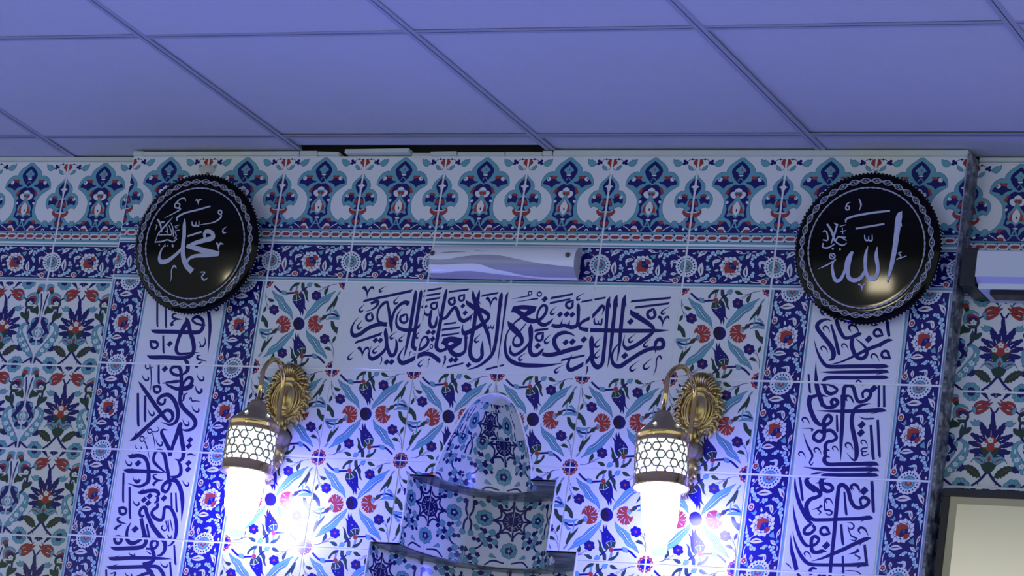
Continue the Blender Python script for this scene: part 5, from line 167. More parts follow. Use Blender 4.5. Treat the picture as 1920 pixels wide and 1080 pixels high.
'plate_a': [(0,8,0,-313,565,10,-308,413,80,-285,161,93,-288,-28,100,-258,-280,113,-155,-498,119,24,-646,132),(0,8,0,-291,-107,60,-465,-282,80,-649,-410,100,-796,-437,107,-868,-350,73,-839,-176,40,-743,-21,10),(0,8,0,-191,-84,46,1,-3,93,262,72,106,457,130,106,408,249,93,267,267,93,243,172,73,307,16,10),(0,8,0,-195,-65,86,92,-125,113,380,-194,132,666,-225,86),(0,8,0,653,-262,46,360,-272,86,54,-292,79,-104,-366,66,-152,-479,60),(0,8,0,-195,155,40,158,260,43),(0,8,0,-120,494,20,-98,415,40,-19,397,33,-14,485,20),(0,8,0,-13,403,33,64,397,33,59,517,20),(0,8,0,-503,506,27,-511,585,47,-334,682,43,-4,763,40,318,847,33),(0,8,0,622,711,33,615,677,33,586,663,33,552,677,33,533,710,33,539,743,33,568,757,33,602,744,33,622,711,33),(0,8,0,614,657,40,598,578,40,428,476,30,101,423,10),(0,8,0,-90,968,17,-46,991,40,3,874,10),(0,8,0,-4,915,17,9,991,37,78,991,17),(0,8,0,781,385,10,698,312,30,717,246,40,798,253,10),(0,8,0,554,12,33,602,-25,40,640,-156,10),(0,8,0,632,-112,16,660,-2,46,751,-17,16),(0,8,0,-334,957,13,-370,1020,33,-482,1007,33,-599,892,33,-596,816,33,-496,804,33,-484,887,33,-568,911,27),(0,8,0,-513,804,40,-449,776,33,-580,696,27,-841,567,10),(0,8,0,-1024,540,40,-942,439,47,-869,237,20),(0,8,0,-623,594,10,-772,425,40,-943,224,37,-993,122,17),(0,8,0,-913,471,47,-833,472,40),(0,8,0,-460,96,27,-558,29,30,-705,68,30,-853,29,33,-990,18,27,-1022,2,20,-985,116,17),(0,8,0,-669,467,17,-601,347,27,-552,142,30),(0,8,0,-707,410,17,-605,205,30,-727,188,27,-934,180,27),(0,8,0,-531,253,20,-486,159,27,-529,95,27),(0,8,0,-769,409,17,-712,220,27),(1,8,0,-727,-71,0,-734,-87,0,-755,-88,0,-768,-71,0,-761,-55,0,-740,-55,0),(1,8,0,-662,-64,0,-670,-80,0,-690,-81,0,-704,-64,0,-696,-48,0,-676,-48,0),(1,8,0,-884,-50,0,-891,-67,0,-912,-67,0,-925,-51,0,-918,-34,0,-897,-34,0),(0,8,0,-580,-38,20,-544,-50,27,-565,-82,27,-523,-88,13),(0,8,0,-561,373,17,-436,412,17),(0,8,0,-549,272,17,-415,298,17),(0,8,0,-538,361,17,-503,323,10,-482,361,13),(0,8,0,-1064,407,13,-1016,391,27,-1052,286,13),(0,8,0,-786,276,17,-738,245,23),(0,8,0,-388,-580,20,-462,-521,40,-513,-613,30,-502,-785,20,-516,-892,7),(0,8,0,218,-656,20,346,-661,30,279,-758,36,343,-829,36,448,-784,10)],
'plate_b': [(0,8,0,723,769,9,668,654,131,645,297,118,623,-43,105,580,-384,87,520,-717,31),(0,8,0,713,515,44,743,441,9),(0,8,0,243,20,12,238,-172,81,296,-449,81,249,-629,93,112,-631,81,29,-453,75,8,-174,75,40,27,12),(0,8,0,37,-468,68,-68,-633,81,-217,-688,87,-341,-597,87,-350,-365,87,-284,-85,44),(0,8,0,-284,-91,62,-381,-241,69,-423,-490,62,-501,-671,75,-605,-694,75,-672,-555,69,-701,-370,44,-653,-251,9),(0,8,0,-477,517,25,-473,592,44,-287,662,44,111,734,44,462,774,41),(0,8,0,-255,394,41,363,499,37),(0,8,0,-424,830,31,-432,799,31,-459,786,31,-490,799,31,-506,829,31,-497,861,31,-470,874,31,-440,861,31,-424,830,31),(0,8,0,-499,855,31,-487,911,25,-411,955,13),(0,8,0,-231,1025,25,-180,913,38,-184,844,25,-212,769,9),(0,8,0,-52,266,19,-27,166,31,37,152,31,44,248,16),(0,8,0,43,155,31,119,149,31,116,273,16),(0,8,0,-889,489,38,-783,346,50,-687,128,44),(0,8,0,-659,491,38,-706,284,44,-763,81,25),(0,8,0,-735,518,13,-688,472,38),(0,8,0,-954,151,25,-847,152,31,-880,314,31,-934,338,16),(0,8,0,-431,144,19,-604,223,31,-660,113,31,-510,43,31,-425,94,16),(0,8,0,-611,223,19,-452,209,25),(0,8,0,-940,88,25,-942,1,31,-833,-13,35,-686,66,25),(0,8,0,-611,435,16,-478,474,16),(0,8,0,-585,323,16,-463,355,16),(0,8,0,-546,411,16,-522,270,16),(1,8,0,-695,-34,0,-705,-55,0,-730,-56,0,-746,-34,0,-736,-12,0,-711,-12,0),(1,8,0,-537,-41,0,-547,-63,0,-572,-63,0,-588,-42,0,-578,-20,0,-553,-20,0),(0,8,0,-968,313,19,-917,360,19),(0,8,0,-654,-189,28,-668,-228,28,-710,-245,28,-757,-230,28,-780,-190,28,-766,-150,28,-724,-134,28,-678,-149,28,-654,-189,28),(0,8,0,-769,-153,19,-656,-229,25),(0,8,0,-630,-260,22,-814,-371,34,-1004,-461,9),(0,8,0,780,-85,15,715,-110,28,772,-177,28,677,-240,12),(0,8,0,677,-240,25,888,-164,22),(0,8,0,-108,-764,28,-42,-794,31,-10,-904,9),(0,8,0,-16,-855,16,6,-777,28,48,-767,16)],
